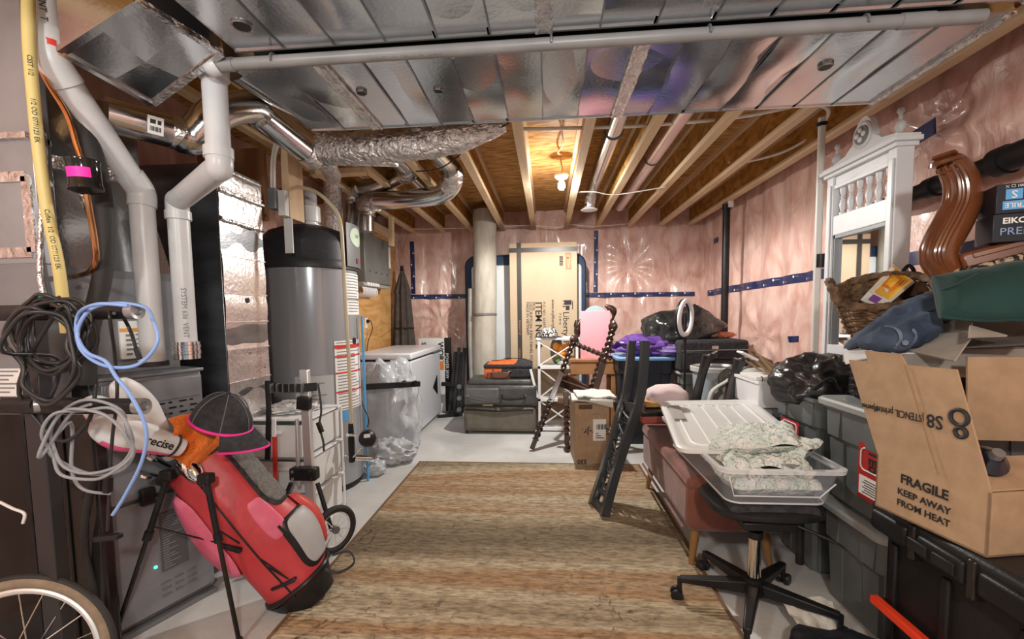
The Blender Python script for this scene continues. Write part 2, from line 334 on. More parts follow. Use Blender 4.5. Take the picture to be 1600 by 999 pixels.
# ------------------------------------------------------------------ overhead ducts
def trunk(name, label, x0, x1, y0, y1, z0, z1, pitch, holes, cleats, seed):
    t = thing(name, label, 'duct', ((x0+x1)/2, (y0+y1)/2, z0)); n = max(1, round((x1-x0)/pitch)); m = MB(); rn = random.Random(seed)
    for i in range(n):
        a, b = x0+(x1-x0)*i/n, x0+(x1-x0)*(i+1)/n; k = rn.uniform(-.009,.010); sl = rn.uniform(-.012,.012); sy = rn.uniform(-.02,.02)
        if any(a-.02 < h[0] < b+.02 for h in holes): k, sl, sy = 0, 0, 0
        m.grid(lambda u, v: Vector((a+(b-a)*u, y0+(y1-y0)*v, z0-k*4*u*(1-u)*(math.sin(PI*v)**.5)-sl*(u-.5)*math.sin(PI*v)+sy*math.sin(PI*v)*math.sin(2*PI*v)*.5+.004*noise.noise(Vector((i*2.3+u, v*3, seed)))*math.sin(PI*v))), 9, 14)
        m.box((b-.003, y0, z0-.004), (b+.003, y1, z0+.002), 1)
    m.box((x0,y0,z0+.004),(x1,y1,z1))
    for q in (y0, y1): m.box((x0, q-.004, z0-.005), (x1, q+.004, z0+.03))
    m.build('panel', [GALV, GALVD], t, W=True, smooth=25)
    for x in cleats:
        c = MB()
        for s in (-1, 1):
            c.tube([(x+s*.02+.003*noise.noise(Vector((q*3., s, seed))), y0+(y1-y0)*q/24, z0-.006) for q in range(25)], .008, 6, rfun=lambda i, g: 1+.5*noise.noise(Vector((i*.9, g, x))))
        c.box((x-.02, y0, z0-.01), (x+.02, y1, z0-.002)); c.build('foil_taped_cleat', FOIL, t, W=True)
    for x, y, r in holes:
        MB().lathe([(.0001,-.003),(r,-.003),(r*1.12,-.005),(r*1.25,-.002),(r*1.2,0.01)], 20, at=(x,y,z0-.004), mis=[1,0,0,0]).build('knockout_hole', [GALVD, BLACK], t, W=True)
    m = MB()   # turned-up flange with torn foil at the free end
    m.tube([(x1+.004, y0+(y1-y0)*q/20, z0-.004+.004*noise.noise(Vector((q*1.3,seed,0)))) for q in range(21)], .012, 6, rfun=lambda i, g: 1+.6*noise.noise(Vector((i*.8, g, seed))))
    m.build('end_flange', FOIL, t, W=True); return t
zd = 2.18
h1 = [(P(565,143,Z=zd).x, P(565,143,Z=zd).y, .017), (P(685,140,Z=zd).x, P(685,140,Z=zd).y, .016), (P(1290,102,Z=zd).x, P(1290,102,Z=zd).y, .020)]
trunk('trunk_duct', 'wide sheet-metal trunk duct across the ceiling, behind the horizontal grey pipe', -1.10, 1.385, 1.475, 2.045, zd, ZJ-.005, .155, h1, [P(545,150,Z=zd).x, P(985,120,Z=zd).x], 3)
q = P(378,38,Z=zd)
trunk('trunk_duct', 'sheet-metal trunk duct across the ceiling, nearest, in front of the horizontal grey pipe', -1.02, 1.36, .55, 1.425, zd, ZJ-.005, .165, [(q.x, q.y, .024)], [P(850,25,Z=zd).x], 8)
# grey condensate pipe along the trunk
def pvc(name, label, pts, r, joints, m=PVC, n=20, marks=()):
    t = thing(name, label, 'pipe', tuple(pts[0]))
    MB().tube(pts, r, n).build('pipe_run', m, t, W=True)
    for a, b in joints:
        MB().tube([a, b], r*1.14, n).build('coupling', m, t, W=True)
    return t
zp = zd-.030
A = P(352,95,Z=zp); 
pp = [Vector((-1.09,1.445,zp)), Vector((1.28,1.445,zp))]
t = pvc('drain_pipe', 'thin grey plastic pipe running level under the ceiling ducts', pp, .019, [((-1.04,1.445,zp),(-1.13,1.445,zp)),((1.05,1.445,zp),(1.14,1.445,zp))], PVCD)
for x in (-.9, .02, .5, .95):
    MB().tube(arcpts((x,1.445,zp),(0,.023,0),(0,0,.023),-PI*.1,PI*1.1,12), .004, 6).build('hanger_strap', STEELD, t, W=True)
text('SYSTEM 15  PVC 2 IN  DWV', .02, frame((-.45,1.431,zp-.0145),(1,0,0),(0,.6,.8)), INKG, t, W=True)
# vent pipe (right) : tee on the level pipe, down, offset, down to the furnace
v0 = Vector((-1.135,1.47,zp)); 
T1 = P(340,110,Y=1.50); T2 = P(343,262,Y=1.52); T3 = P(277,315,Y=1.78); T4 = P(290,560,Y=1.80)
T1.x = T2.x+.0; T4.x = T3.x; T4.y = T3.y; T1.y = T2.y
r3 = .040
t = thing('vent_pipe', 'grey plastic vent pipe with a double bend, standing on the right of the furnace top', 'pipe', tuple(T4))
MB().tube([T1+Vector((0,0,.06)), T2]+[], r3, 24).build('upper_run', PVC, t, W=True)
MB().tube(spl([T2+Vector((0,0,.05)), T2, T2+(T3-T2).normalized()*.06, T3-(T3-T2).normalized()*.06, T3, T3-Vector((0,0,.05))], 5), r3*1.08, 24).build('offset_elbow', PVC, t, W=True)
MB().tube([T3, T4], r3, 24).build('lower_run', PVC, t, W=True)
for a in (T1, T2+Vector((0,0,.05)), T3-Vector((0,0,.06))): MB().tube([a-Vector((0,0,.018)), a+Vector((0,0,.018))], r3*1.2, 24).build('coupling', PVC, t, W=True)
MB().tube(spl([T1+Vector((0,0,.01)), T1+Vector((.0,0,.05)), Vector((T1.x+.05,1.45,zp)), Vector((-1.10,1.445,zp))], 5), .030, 18).build('tee', PVC, t, W=True)
MB().lathe([(r3*1.05,0),(r3*1.22,0),(r3*1.22,.075),(r3*1.05,.075)], 28, at=tuple(T4)).lathe([(r3*1.22,.02),(r3*1.27,.022),(r3*1.27,.034),(r3*1.22,.036)], 28, at=tuple(T4)).lathe([(r3*1.22,.046),(r3*1.27,.048),(r3*1.27,.06),(r3*1.22,.062)], 28, at=tuple(T4)).build('clamp_band', CHROME, t, W=True)
fw = (Vector((0,0,CAMH))-T4).normalized(); fw.z = 0; fw.normalize(); sd = Vector((fw.y,-fw.x,0))
text('SYSTEM 636  VENT', .026, frame(T4+Vector((0,0,.20))+fw*(r3+.0015), (0,0,-1), -sd), INKG, t, W=True)
# vent pipe (left)
U4 = P(240,572,Y=1.70); U3 = P(224,300,Y=1.70); U3.x = U4.x; U2 = P(80,92,Y=1.42); U1 = P(64,-40,Y=1.40)
r4 = .043
t = thing('vent_pipe', 'grey plastic vent pipe with a long slanted run, on the left of the furnace top', 'pipe', tuple(U4))
MB().tube([U4, U3], r4, 24).build('lower_run', PVC, t, W=True)
MB().tube([U3, U2], r4, 24).build('slanted_run', PVC, t, W=True)
MB().tube([U2, U1], r4, 24).build('upper_run', PVC, t, W=True)
d = (U2-U3).normalized()
MB().tube(spl([U3-Vector((0,0,.06)), U3, U3+d*.07], 5), r4*1.14, 24).build('elbow', PVC, t, W=True)
MB().tube(spl([U2-d*.08, U2, U2+(U1-U2).normalized()*.09], 5), r4*1.14, 24).build('elbow', PVC, t, W=True)
MB().lathe([(r4*1.02,0),(r4*1.25,0),(r4*1.25,.02),(r4*1.02,.02)], 24, at=tuple(U4)).build('foot_gasket', RUBBER, t, W=True)
fw2 = Vector((.72,-.69,0)); sd2 = Vector((.69,.72,0)); up = (U1-U2).normalized()
lb = thing  # sticker on the upper run
c = U2+up*.03+fw2*(r4*1.14+.002)
MB().grid(lambda a, b: U2+up*(.045-.02*b)+(fw2*math.cos(a*.9-.5)+sd2*math.sin(a*.9-.5))*(r4*1.14+.002), 6, 2).build('red_sticker', RED, t, W=True)
text('VENT  T', .024, frame(U2+up*.14+fw2*(r4+.002)-sd2*.004, -up, sd2), INK, t, W=True)
# round ducts on the left
def rduct(name, label, pts, r, mats, m=GALV, ribs=0, taped=(), n=24, cat='duct', foil=FOIL, group=None):
    t = thing(name, label, cat, tuple(pts[0]), 0, group)
    MB().tube(pts, r, n).build('duct_run', m, t, W=True, smooth=60)
    for a, b, rr in taped:
        a, b = Vector(a), Vector(b)
        MB().tube([a+(b-a)*k/6 for k in range(7)], rr, 22, rfun=lambda i, g: 1+.05*noise.noise(Vector((i*1.3, g*2, rr*90)))).build('foil_tape_wrap', foil, t, W=True)
    return t
a0 = P(165,178,Y=1.62); a1 = P(300,215,Y=1.85); a2 = P(338,178,Y=1.90); a3 = P(385,165,Y=2.05); a4 = P(490,248,Y=2.62)
t = rduct('round_duct', 'shiny round duct elbowing behind the grey vent pipes, with a barcode label', spl([a0,(a0+a1)/2,a1-(a1-a0)*.12], 5), .066, None, GALV)
MB().tube(spl([a1-(a1-a0)*.15, a1, a2, a3-(a4-a3)*-.02, a3+(a4-a3)*.15], 4), .071, 20, rfun=lambda i, g: 1+(.03 if i % 4 == 0 else 0)).build('adjustable_elbow', GALV, t, W=True)
MB().tube([a1-(a1-a0)*.28, a1-(a1-a0)*.12], .0685, 20, rfun=lambda i, g: 1+.03*noise.noise(Vector((i, g*2, 3)))).build('foil_tape_wrap', FOIL, t, W=True)
MB().tube([a3+(a4-a3)*.12, a4], .064, 24).build('rear_run', GALV, t, W=True)
MB().tube([a3+(a4-a3)*(.8+.04*k) for k in range(6)], .068, 20, rfun=lambda i, g: 1+.05*noise.noise(Vector((i*1.3, g*2, 4)))).build('foil_tape_wrap', FOIL, t, W=True)
lc = P(238,190,Y=1.66); dd = (a1-a0).normalized(); upd = Vector((0,0,1)); 
cpt = a0+(a1-a0)*.50; tc_ = Vector((0,0,CAMH+.25))-cpt; tc_ = (tc_-dd*tc_.dot(dd)).normalized()
fr = frame(cpt+tc_*.0685, dd, tc_.cross(dd))
m = MB(); m.M = fr; m.box((-.026,-.034,-.001),(.026,.034,.001))
for k in range(9): m.box((-.018+k*.004,-.022,.001),(-.016+k*.004+(k%3)*.0006,-.004,.0018),1)
m.box((-.018,.006,.001),(.0,.022,.0018),1); m.box((.006,.006,.001),(.018,.022,.0018),1)
m.build('barcode_label', [PAPER, INK], t, W=True)
b0 = P(362,100,Y=1.75); b1 = P(495,190,Y=2.55)
rduct('round_duct', 'shiny round duct slanting away just under the trunk duct corner', [b0,b1], .06, None, GALV, taped=[(b1-(b1-b0)*.1,b1,.064)])
# foil-wrapped flexible duct along the back edge of the trunk
g = [P(505,232,Y=2.30), P(560,232,Y=2.28), P(640,225,Y=2.26), P(720,212,Y=2.25), P(790,198,Y=2.24)]
t = rduct('flexible_duct', 'crinkled foil-wrapped duct hugging the back edge of the ceiling trunk duct', spl(g[:2], 2), .07, None, GALV)
pts = spl(g, 14)
MB().tube(pts, [(.082 if i < len(pts)*.72 else .082-.064*(i-len(pts)*.72)/(len(pts)*.28)) for i in range(len(pts))], 28, rfun=lambda i, a: 1+.14*noise.noise(Vector((i*.35, a*2.2, 0)))+.05*noise.noise(Vector((i*1.7, a*5, 2)))).build('foil_jacket', FOILR, t, W=True)
MB().tube([P(500,245,Y=2.3)+Vector((0,0,0)), P(560,250,Y=2.3), P(620,252,Y=2.3)], .03, 14).build('tape_edge', FOIL, t, W=True)
MB().tube(spl([P(795,192,Y=2.2),P(740,225,Y=2.3),P(690,262,Y=2.5),P(650,268,Y=2.8)], 6), .004, 6).build('tie_wire', BLACK, t, W=True)
# elbow ducts above the tankless/HRV box
def elb(name, label, pts, r, joints):
    t = rduct(name, label, spl(pts, 6), r, None, GALV)
    for i in joints:
        p = Vector(pts[i]); a = (Vector(pts[i-1])-p).normalized(); b = (Vector(pts[i+1])-p).normalized()
        MB().tube(spl([p+a*r*1.5, p+a*r*.5+b*.0, p+b*r*.5, p+b*r*1.5], 4), r*1.08, 18, rfun=lambda k, g: 1+.05*(k % 3 == 0)+.04*noise.noise(Vector((k*1.1, g*2, i)))).build('crimped_elbow', FOIL, t, W=True)
    return t
Yb = 4.0
elb('elbow_duct', 'silver elbow duct, upper and left of the pair rising behind the water heater', [P(549,372,Y=Yb), P(549,340,Y=Yb), P(550,300,Y=Yb), P(590,290,Y=3.9), P(625,275,Y=3.75), P(640,268,Y=3.6), P(615,240,Y=3.3), P(560,200,Y=2.8)], .074, [2,5])
elb('elbow_duct', 'silver elbow duct, lower and right of the pair rising behind the water heater', [P(571,362,Y=Yb-.05), P(571,340,Y=Yb-.05), P(574,316,Y=Yb-.05), P(630,312,Y=3.8), P(690,303,Y=3.7), P(710,278,Y=3.6), P(695,250,Y=3.4), P(660,215,Y=2.9)], .078, [2,5])
rduct('round_duct', 'foil-wrapped upright duct behind the water heater top, between elbow ducts and PVC flue', [P(520,370,Y=3.9), P(520,275,Y=3.7)], .075, None, FOILR)
rduct('round_duct', 'crumpled foil duct stub ending under the joists left of the wood block', [P(496,246,Y=2.64), P(512,258,Y=2.85), P(520,275,Y=3.1)], .058, None, FOILR)
# ducts between the joists
e0 = P(915,318,Y=4.9); 
t = rduct('round_duct', 'shiny round duct between joists ending in a white round outlet, right of the bulb', [Vector((.46,2.0,2.54)), Vector((.46,4.55,2.54))], .062, None, GALV)
MB().tube(spl([(.46,4.5,2.54),(.46,4.62,2.53),(.455,4.7,2.47),(.45,4.72,2.42)], 4), .060, 20, rfun=lambda i, g: 1+.05*(i % 3 == 0)).build('boot_elbow', FOIL, t, W=True)
MB().lathe([(.0001,-.012),(.085,-.006),(.09,.0),(.07,.012),(.05,.03)], 28, at=(.45,4.73,2.385)).build('outlet_grille', WHITE, t, W=True)
MB().tube(arcpts((.46,3.1,2.54),(.066,0,0),(0,0,.066),-PI,0,14), .005, 6).build('hanger_strap', STEELD, t, W=True)
t = rduct('round_duct', 'long pink-reflecting round duct between joists, open at its far end', [Vector((.86,2.0,2.55)), Vector((.86,5.3,2.55))], .062, None, mat('galvanised_reflecting_pink', (.72,.62,.62), .3, .9, (.8,.72,.72), 5))  # reflection of the pink walls is tinted into this metal's colour
for y in (2.7, 3.7): MB().tube(arcpts((.86,y,2.55),(.066,0,0),(0,0,.066),-PI,0,14), .004, 6).build('hanger_strap', STEELD, t, W=True)
rduct('round_duct', 'short shiny round duct high in the joist bay left of the rolled carpet', [Vector((-1.2,3.0,2.55)), Vector((-1.2,4.6,2.55))], .055, None, GALV)
# plastic water lines through the joists
def cable(name, label, pts, r, m, cat='cable', n=8, k=8, group=None):
    o = MB().tube(spl(pts, k), r, n).build(name, m, smooth=70); return tag(o, label, cat, group)
PEX = mat('pex_white', (.78,.74,.68), .4)
cable('water_line', 'white plastic water line threaded through the joists right of the bulb', [(-.15,2.92,2.5),(.3,2.95,2.5),(.7,2.98,2.51),(1.2,2.95,2.52),(1.55,2.85,2.53),(1.72,2.9,2.52),(1.80,3.08,2.5),(1.84,3.15,2.49)], .012, PEX)
cable('water_line', 'white plastic water line curving under the rightmost ceiling joists', [(1.47,3.75,2.5),(1.62,3.7,2.49),(1.8,3.55,2.5),(1.88,3.3,2.52)], .011, PEX)
cable('house_wire', 'thin white wire stapled along the joist ends by the back wall', [(-1.9,5.7,2.44),(-1.3,5.72,2.43),(-.8,5.72,2.44),(-.2,5.75,2.44),(.15,5.75,2.41),(.3,5.75,2.44),(.6,5.75,2.41),(1.05,5.8,2.44)], .006, PEX)
cable('house_wire', 'thin white wire sagging to the bulb lampholder between joists', [(.1,3.2,2.66),(.13,3.45,2.60),(.10,3.7,2.62),(BULB.x,BULB.y-.05,2.672)], .007, mat('wire_tan', (.6,.42,.2), .5))
cable('house_wire', 'thin white wire looped on the joist near the ducts right of the bulb', [(.26,4.2,2.43),(.45,4.25,2.44),(.66,4.3,2.42),(1.07,4.1,2.42)], .005, PEX)
# lumber blocks over the heater
def lum(label, a, b, wx, wy, m=LUMBER, name='wood_block', cat='lumber'):
    return tag(MB().bar(a, b, wx, wy).build(name, m, bevel=.003), label, cat)
lum('short wooden block nailed level under joists above the water heater', P(487,272,Y=3.2), P(572,268,Y=3.25), .09, .04)
lum('short upright wooden block beside the grey panel box top', Vector((P(612,362,Y=4.9).x,4.9,ZJ)), P(612,385,Y=4.9), .06, .05)

# ------------------------------------------------------------------ left: furnace, coil, plenum
FA = Vector((-1.735,1.525,0)); FB = Vector((-1.60,1.885,0)); 
e1 = (FB-FA).normalized(); e2 = Vector((-e1.y, e1.x, 0))    # along the face / inward
def FM(z=0): 
    M = Matrix((e1, e2, Vector((0,0,1)))).transposed().to_4x4(); M.translation = FA+Vector((0,0,z)); return M
FWd = (FB-FA).length; FD = .56
zt = 1.072
t = thing('furnace', 'grey steel furnace cabinet behind the red golf bag', 'furnace', tuple(FA), rot=FM())
MB().box((0,.012,.02),(FWd,FD,zt-.012)).build('cabinet', STEEL, t, .006)
MB().box((-.008,.0,zt-.014),(FWd+.008,FD+.01,zt)).build('top_plate', STEEL, t, .003)
m = MB().box((.012,-.012,.56),(FWd-.012,.012,zt-.03))
m.box((.02,-.016,.95),(FWd-.02,-.010,zt-.035))
dk = 1
for i in range(4):
    for j in range(4): m.box((FWd*.50+i*.042,-.0145,.86+j*.024),(FWd*.50+i*.042+(.030 if (i+j)%2 else .014),-.0115,.868+j*.024), 1)
m.build('upper_door', [STEEL, BLACK], t, .003)
m = MB().box((.012,-.016,.05),(FWd-.012,.012,.545))
for i in range(3):
    for j in range(3): m.box((FWd*.42+i*.05,-.0185,.10+j*.028),(FWd*.42+i*.05+.035,-.0155,.112+j*.028), 1)
lo = m.build('lower_door', [STEEL, STEELD], t, .006)
m = MB().box((FWd*.43,-.0185,.21),(FWd*.70,-.0155,.47))
for k in range(22):
    z = .22+k*.0112; m.box((FWd*.45,-.0195,z),(FWd*(.50+.18*random.random()),-.018,z+.004), 1)
m.build('rating_label', [mat('label_dark', (.10,.10,.105), .5), INKG], lo)
MB().disc(.006, 12, (FWd*.37,-.016,.245), (0,-1,0), .003).build('status_light', mat('led', (.05,1,.5), .3, emit=3), lo)
MB().box((.10,-.045,.53),(.15,-.015,.60)).build('door_latch', BLACK, t, .006)
MB().box((.01,-.025,0),(FWd-.01,FD,.022)).build('plinth', STEELD, t)
# coil cabinet
zc = 1.50
t = thing('coil_cabinet', 'grey steel cooling coil cabinet stacked on the furnace', 'cabinet', tuple(FA+Vector((0,0,zt))), rot=FM(zt))
MB().box((-.02,.11,.0),(FWd-.03,FD-.02,zc-zt)).build('casing', STEEL, t, .004)
m = MB().box((.13,.100,.06),(.29,.112,.22)); 
m.box((.13,.0985,.175),(.29,.1005,.19),1)
for k in range(5): m.box((.15,.0985,.165-k*.02),(.17,.1005,.155-k*.02),2).box((.185,.0985,.165-k*.02),(.27-.02*(k%2),.1005,.16-k*.02),2)
m.build('warning_label', [PAPER, mat('orange_stripe', (.8,.35,.08), .5), INKG], t)
MB().box((-.022,.109,.40),(FWd-.028,.115,.43)).build('top_lip', STEELD, t)
for zz in (.30,.36): MB().disc(.008, 10, (.03,.11,zz), (0,-1,0), .006).build('screw', CHROME, t)
# plenum above the coil: tapering sheet metal
t = thing('plenum', 'tapering galvanised plenum rising from the coil cabinet to the ceiling ducts', 'duct', tuple(FA+Vector((0,0,zc))), rot=FM(zc))
m = MB(); b_ = [(-.02,.11,0),(FWd-.04,.11,0),(FWd-.04,FD-.02,0),(-.02,FD-.02,0)]; m_ = [(-.12,.15,.42),(FWd-.12,.15,.42),(FWd-.12,FD,.42),(-.12,FD,.42)]
m.hexa(b_+m_); m.hexa(m_+[(-.12,.15,.70),(FWd-.12,.15,.70),(FWd-.12,FD,.70),(-.12,FD,.70)])
m.build('sheet_body', GALV, t)
MB().bar((.12,.108,.0),(.03,.142,.42),.012,.006).build('standing_seam', FOIL, t)
MB().box((-.14,.14,.38),(FWd-.10,.152,.43)).build('foil_seam', FOIL, t)
# left return casing facing the camera
xc = P(60,400,Y=1.40).x
t = thing('return_air_casing', 'grey sheet-metal casing at the left edge with a foil-taped access panel', 'duct', (-2.1,1.44,1.0))
MB().box((-2.30,1.40,1.0),(xc,1.47,1.50)).build('lower_casing', STEEL, t, .003, W=True)
MB().box((-2.30,1.41,1.50),(xc,1.47,ZC)).build('upper_casing', SHEETB, t, .003, W=True)
m = MB()
for a, b in (((-2.25,1.407,1.54),(xc-.03,1.407,1.54)),((xc-.03,1.407,1.54),(xc-.03,1.407,1.80)),((xc-.03,1.407,1.80),(-2.25,1.407,1.80))):
    m.bar(a, b, .035, .008, (0,1,0))
m.build('foil_tape_border', FOIL, t, W=True)
xl = P(36,600,Y=1.39).x
m = MB().box((xl-.2,1.394,1.03),(xl,1.40,1.13))
for k in range(6): m.box((xl-.19,1.392,1.118-.015*k),(xl-.02-.02*(k%3),1.395,1.123-.015*k),1)
m.build('instruction_label', [PAPER, INKG], t, W=True)
MB().box((-2.30,1.392,1.925),(xc,1.475,1.945)).build('standing_seam', FOIL, t, W=True)
# big transition box under the ceiling
t = thing('duct_transition', 'wide sheet-metal duct elbow at the ceiling corner with cross-creased underside', 'duct', (-1.4,1.45,2.14))
q = [P(215,2,Z=2.16), P(345,82,Z=2.16), P(238,162,Z=2.10), P(95,80,Z=2.10)]
c = sum(q, Vector())/4 + Vector((0,0,-.018)); mid = [(q[i]+q[(i+1)%4])/2 for i in range(4)]
m = MB()
for i in range(4): m.add([q[i], mid[i], c, mid[i-1]], [(0,1,2,3)])
top = [p+Vector((0,0,.25)) for p in q]
m.add(q+top, [(0,1,5,4),(1,2,6,5),(2,3,7,6),(3,0,4,7),(7,6,5,4)])
m.build('sheet_body', GALV, t, W=True, smooth=1)
for i in range(4): MB().bar(q[i], q[(i+1)%4], .022, .016).build('flange_edge', FOIL if i < 2 else GALV, t, W=True)
# dark return drop with foil side
t = thing('return_drop_duct', 'tall dark rectangular duct with shiny foil-banded side, beside the vent pipes', 'duct', (-2.0,2.5,0))
cx = P(345,400,Y=2.22).x; DY = -.20
MB().box((-2.27,2.42+DY,.0),(cx,2.78+DY,2.12)).build('casing', GALVD, t, .003, W=True)
m = MB(); rn = random.Random(4); z = .05
while z < 2.08:
    h = min(rn.uniform(.14,.22), 2.1-z); k = rn.uniform(-.006,.006)
    m.grid(lambda a, b: Vector((cx+.003+k*math.sin(PI*b)+.003*noise.noise(Vector((a*3,b*3,z))), 2.425+DY+.35*a, z+h*b)), 10, 8); m.box((cx,2.42+DY,z+h-.004),(cx+.008,2.78+DY,z+h+.002)); z += h
m.build('foil_side_panel', mat('foil_side', (.74,.72,.72), .27, .95, (.82,.8,.8), 12, bump=.15, bscale=45), t, W=True)
m = MB()
for zz in (1.98, 1.83): m.tube([(cx+.01,2.42+DY+.36*k/10,zz+.01*noise.noise(Vector((k,zz,0)))) for k in range(11)], .013, 6, rfun=lambda i, g: 1+.5*noise.noise(Vector((i, g, zz))))
m.build('foil_tape', FOIL, t, W=True)
MB().lathe([(.012,0),(.016,.004),(.006,.006),(.0001,.004)], 12, at=(cx+.006,2.6+DY,1.40), axis=(1,0,0)).build('test_plug', BLACK, t, W=True)
# refrigerant lines and filter drier
cable('insulated_line', 'thick black insulated refrigerant line curving down beside the coil cabinet', [P(60,80,Y=1.5),P(112,165,Y=1.52),P(148,250,Y=1.53),P(163,340,Y=1.53),P(160,430,Y=1.52),P(140,520,Y=1.5),P(135,600,Y=1.5)], .030, RUBBER, 'pipe', 14)
t = thing('filter_drier', 'black canister with a pink label on copper refrigerant tubing', 'filter', tuple(P(131,275,Y=1.42)))
p0, p1 = P(128,252,Y=1.42), P(135,298,Y=1.42); ax = (p1-p0).normalized(); L = (p1-p0).length; r = .046
MB().lathe([(.01,-.012),(.03,-.006),(r*1.05,0),(r*1.05,.008),(r,.012),(r,L-.016),(r*1.05,L-.012),(r*1.05,L),(.03,L+.008),(.01,L+.014)], 28, axis=ax, at=p0).build('canister', BLACKG, t, W=True)
fr = Vector((.66,-.75,0)); sdv = ax.cross(fr).normalized()
MB().grid(lambda a, b: p0+ax*(L*(.30+.34*b))+(fr*math.cos(a*1.5-1.0)+sdv*math.sin(a*1.5-1.0)*-1)*(r+.0015), 10, 2).build('pink_label', mat('magenta', (.9,.03,.45), .5), t, W=True)
MB().tube(spl([P(52,85,Y=1.40),P(75,130,Y=1.41),P(105,180,Y=1.42),P(119,225,Y=1.42),p0], 6), .0085, 10).build('copper_tube', COPPER, t, W=True)
MB().tube(spl([p1,P(140,330,Y=1.43),P(147,370,Y=1.45),P(150,405,Y=1.47),P(140,425,Y=1.50),P(115,433,Y=1.58)], 6), .0095, 10).build('copper_tube', COPPER, t, W=True)
# yellow gas tube
pts = [P(44,-30,Y=1.34),P(45,60,Y=1.34),P(52,150,Y=1.34),P(60,230,Y=1.35),P(74,330,Y=1.36),P(92,420,Y=1.37),P(104,520,Y=1.39)]
t = thing('gas_line', 'yellow flexible gas tube with black print running down beside the coil cabinet', 'pipe', tuple(pts[-1]))
MB().tube(spl(pts, 8), .0165, 14).build('tube_run', mat('gas_yellow', (.66,.55,.22), .45), t, W=True)
fwy = Vector((.70,-.71,0)); 
for (i0, s) in ((2,'1/2 OD 077/123 EK'),(4,'Coflex  1/2  OD 077/123 EK'),(1,'CSST 1/2')):
    d = (pts[i0+1]-pts[i0]).normalized(); sx = d.cross(fwy).normalized(); nn = sx.cross(d)
    if nn.dot(fwy) < 0: nn = -nn
    c = (pts[i0]+pts[i0+1])/2+nn*.0175
    text(s, .017, frame(c, d, -sx if (d.cross(-sx)).dot(fwy) > 0 else sx), INK, t, W=True)
t2 = cable('armoured_cable', 'ribbed metal armoured cable hanging behind the yellow gas tube', [P(20,0,Y=1.45),P(45,120,Y=1.45),P(68,220,Y=1.44),P(66,320,Y=1.42),P(62,420,Y=1.40),P(70,470,Y=1.40)], .009, FOIL, n=8, k=40)
# ------------------------------------------------------------------ left foreground
# tall black glossy panel, rack with cables, wheel
PXR = P(160,850,Y=1.43).x
t = thing('display_board', 'tall black glossy board standing at the left edge behind the wheel', 'board', (PXR-.33, 1.43, 0))
MB().box((-.52,.0,0), (.33,.05,.985)).build('slab', BLACKG, t, .012)
for x in (-.2, .05, .2): MB().box((x,-.006,.02),(x+.012,0,.96)).build('rib', BLACK, t, .002)
MB().box((-.52,-.004,.955),(.33,.054,.992)).build('edge_trim', STEELD, t, .004)
RY = 1.20
t = thing('cable_rack', 'black tubular stand with arms draped with cable coils', 'rack', (-1.57, RY, 0))
x0 = P(55,560,Y=RY).x; zu = P(120,488,Y=RY).z; zl = P(120,632,Y=RY).z; xe = P(222,487,Y=RY).x
MB().box((x0-.03,RY-.02,0),(x0+.03,RY+.02,1.33)).build('upright', mat('rack_dark', (.045,.045,.05), .35, .5), t, .004, W=True)
MB().box((x0-.18,RY-.03,0),(x0+.2,RY+.03,.03)).build('foot', BLACK, t, .006, W=True)
for z, xa in ((zu,-1.95),(zl,-1.75)):
    a = MB().tube([(xa,RY-.025,z),(xe-.004,RY-.025,z)], .0235, 20).build('arm', BLACK, t, W=True)
    MB().lathe([(.0001,.004),(.013,.004),(.014,.010),(.024,.012),(.0245,0),(.0245,-.012)], 24, at=(xe,RY-.025,z), axis=(1,0,0)).build('end_cap', mat('cap_grey', (.32,.33,.34), .3, .6), a, W=True)
for px in (12, 76):
    p = P(px,632,Y=RY-.03); a = MB().tube([p+Vector((-.02,.0,0)), p+Vector((.10,0,0))], .021, 18).build('arm', BLACK, t, W=True)
    MB().lathe([(.014,.0),(.015,.006),(.023,.008),(.024,-.01)], 22, at=tuple(p+Vector((-.025,-.01,0))), axis=(-.6,-.8,0)).build('end_cap', mat('cap_grey', (.32,.33,.34), .3, .6), a, W=True)
def coil(name, label, px, py, Y, rx, rz, turns, r, m, seed, extra=(), jit=.16, group=None, pre=()):
    c = P(px, py, Y=Y); rn = random.Random(seed); pts = list(pre); ph = PI/2
    for k in range(int(turns*10)):
        a = ph+2*PI*k/10; j = int(k/10); jr = 1+rn.uniform(-jit, jit)*(1-abs(math.sin(a))*.5)
        pts.append(c+Vector((math.cos(a)*rx*jr, -.012*j/ max(1, turns)*3+rn.uniform(-.014,.014), math.sin(a)*rz*jr-(1-jr)*.02+ .012*math.sin(j*1.9))))
    pts += list(extra)
    return cable(name, label, pts, r, m, 'cable', 8, 5, group)
CBLK = mat('cable_black', (.022,.022,.024), .4); CGREY = mat('cable_grey', (.25,.265,.29), .45); CBLUE = mat('cable_blue', (.22,.36,.72), .4)
coil('cable_coil', 'thick black cable coil hung over the upper rack arm', 92, 522, RY-.05, .10, .098, 7, .0058, CBLK, 2, [P(30,600,Y=RY-.05), P(60,660,Y=1.18), P(100,690,Y=1.18), P(140,655,Y=1.2), P(150,600,Y=1.22)])
coil('cable_coil', 'black cord looping low in wide loops below the upper rack arm', 75, 560, RY-.095, .095, .12, 2.3, .0056, CBLK, 5, [P(90,560,Y=1.2), P(80,620,Y=1.19), P(55,640,Y=1.19), P(36,560,Y=1.2)], .25)
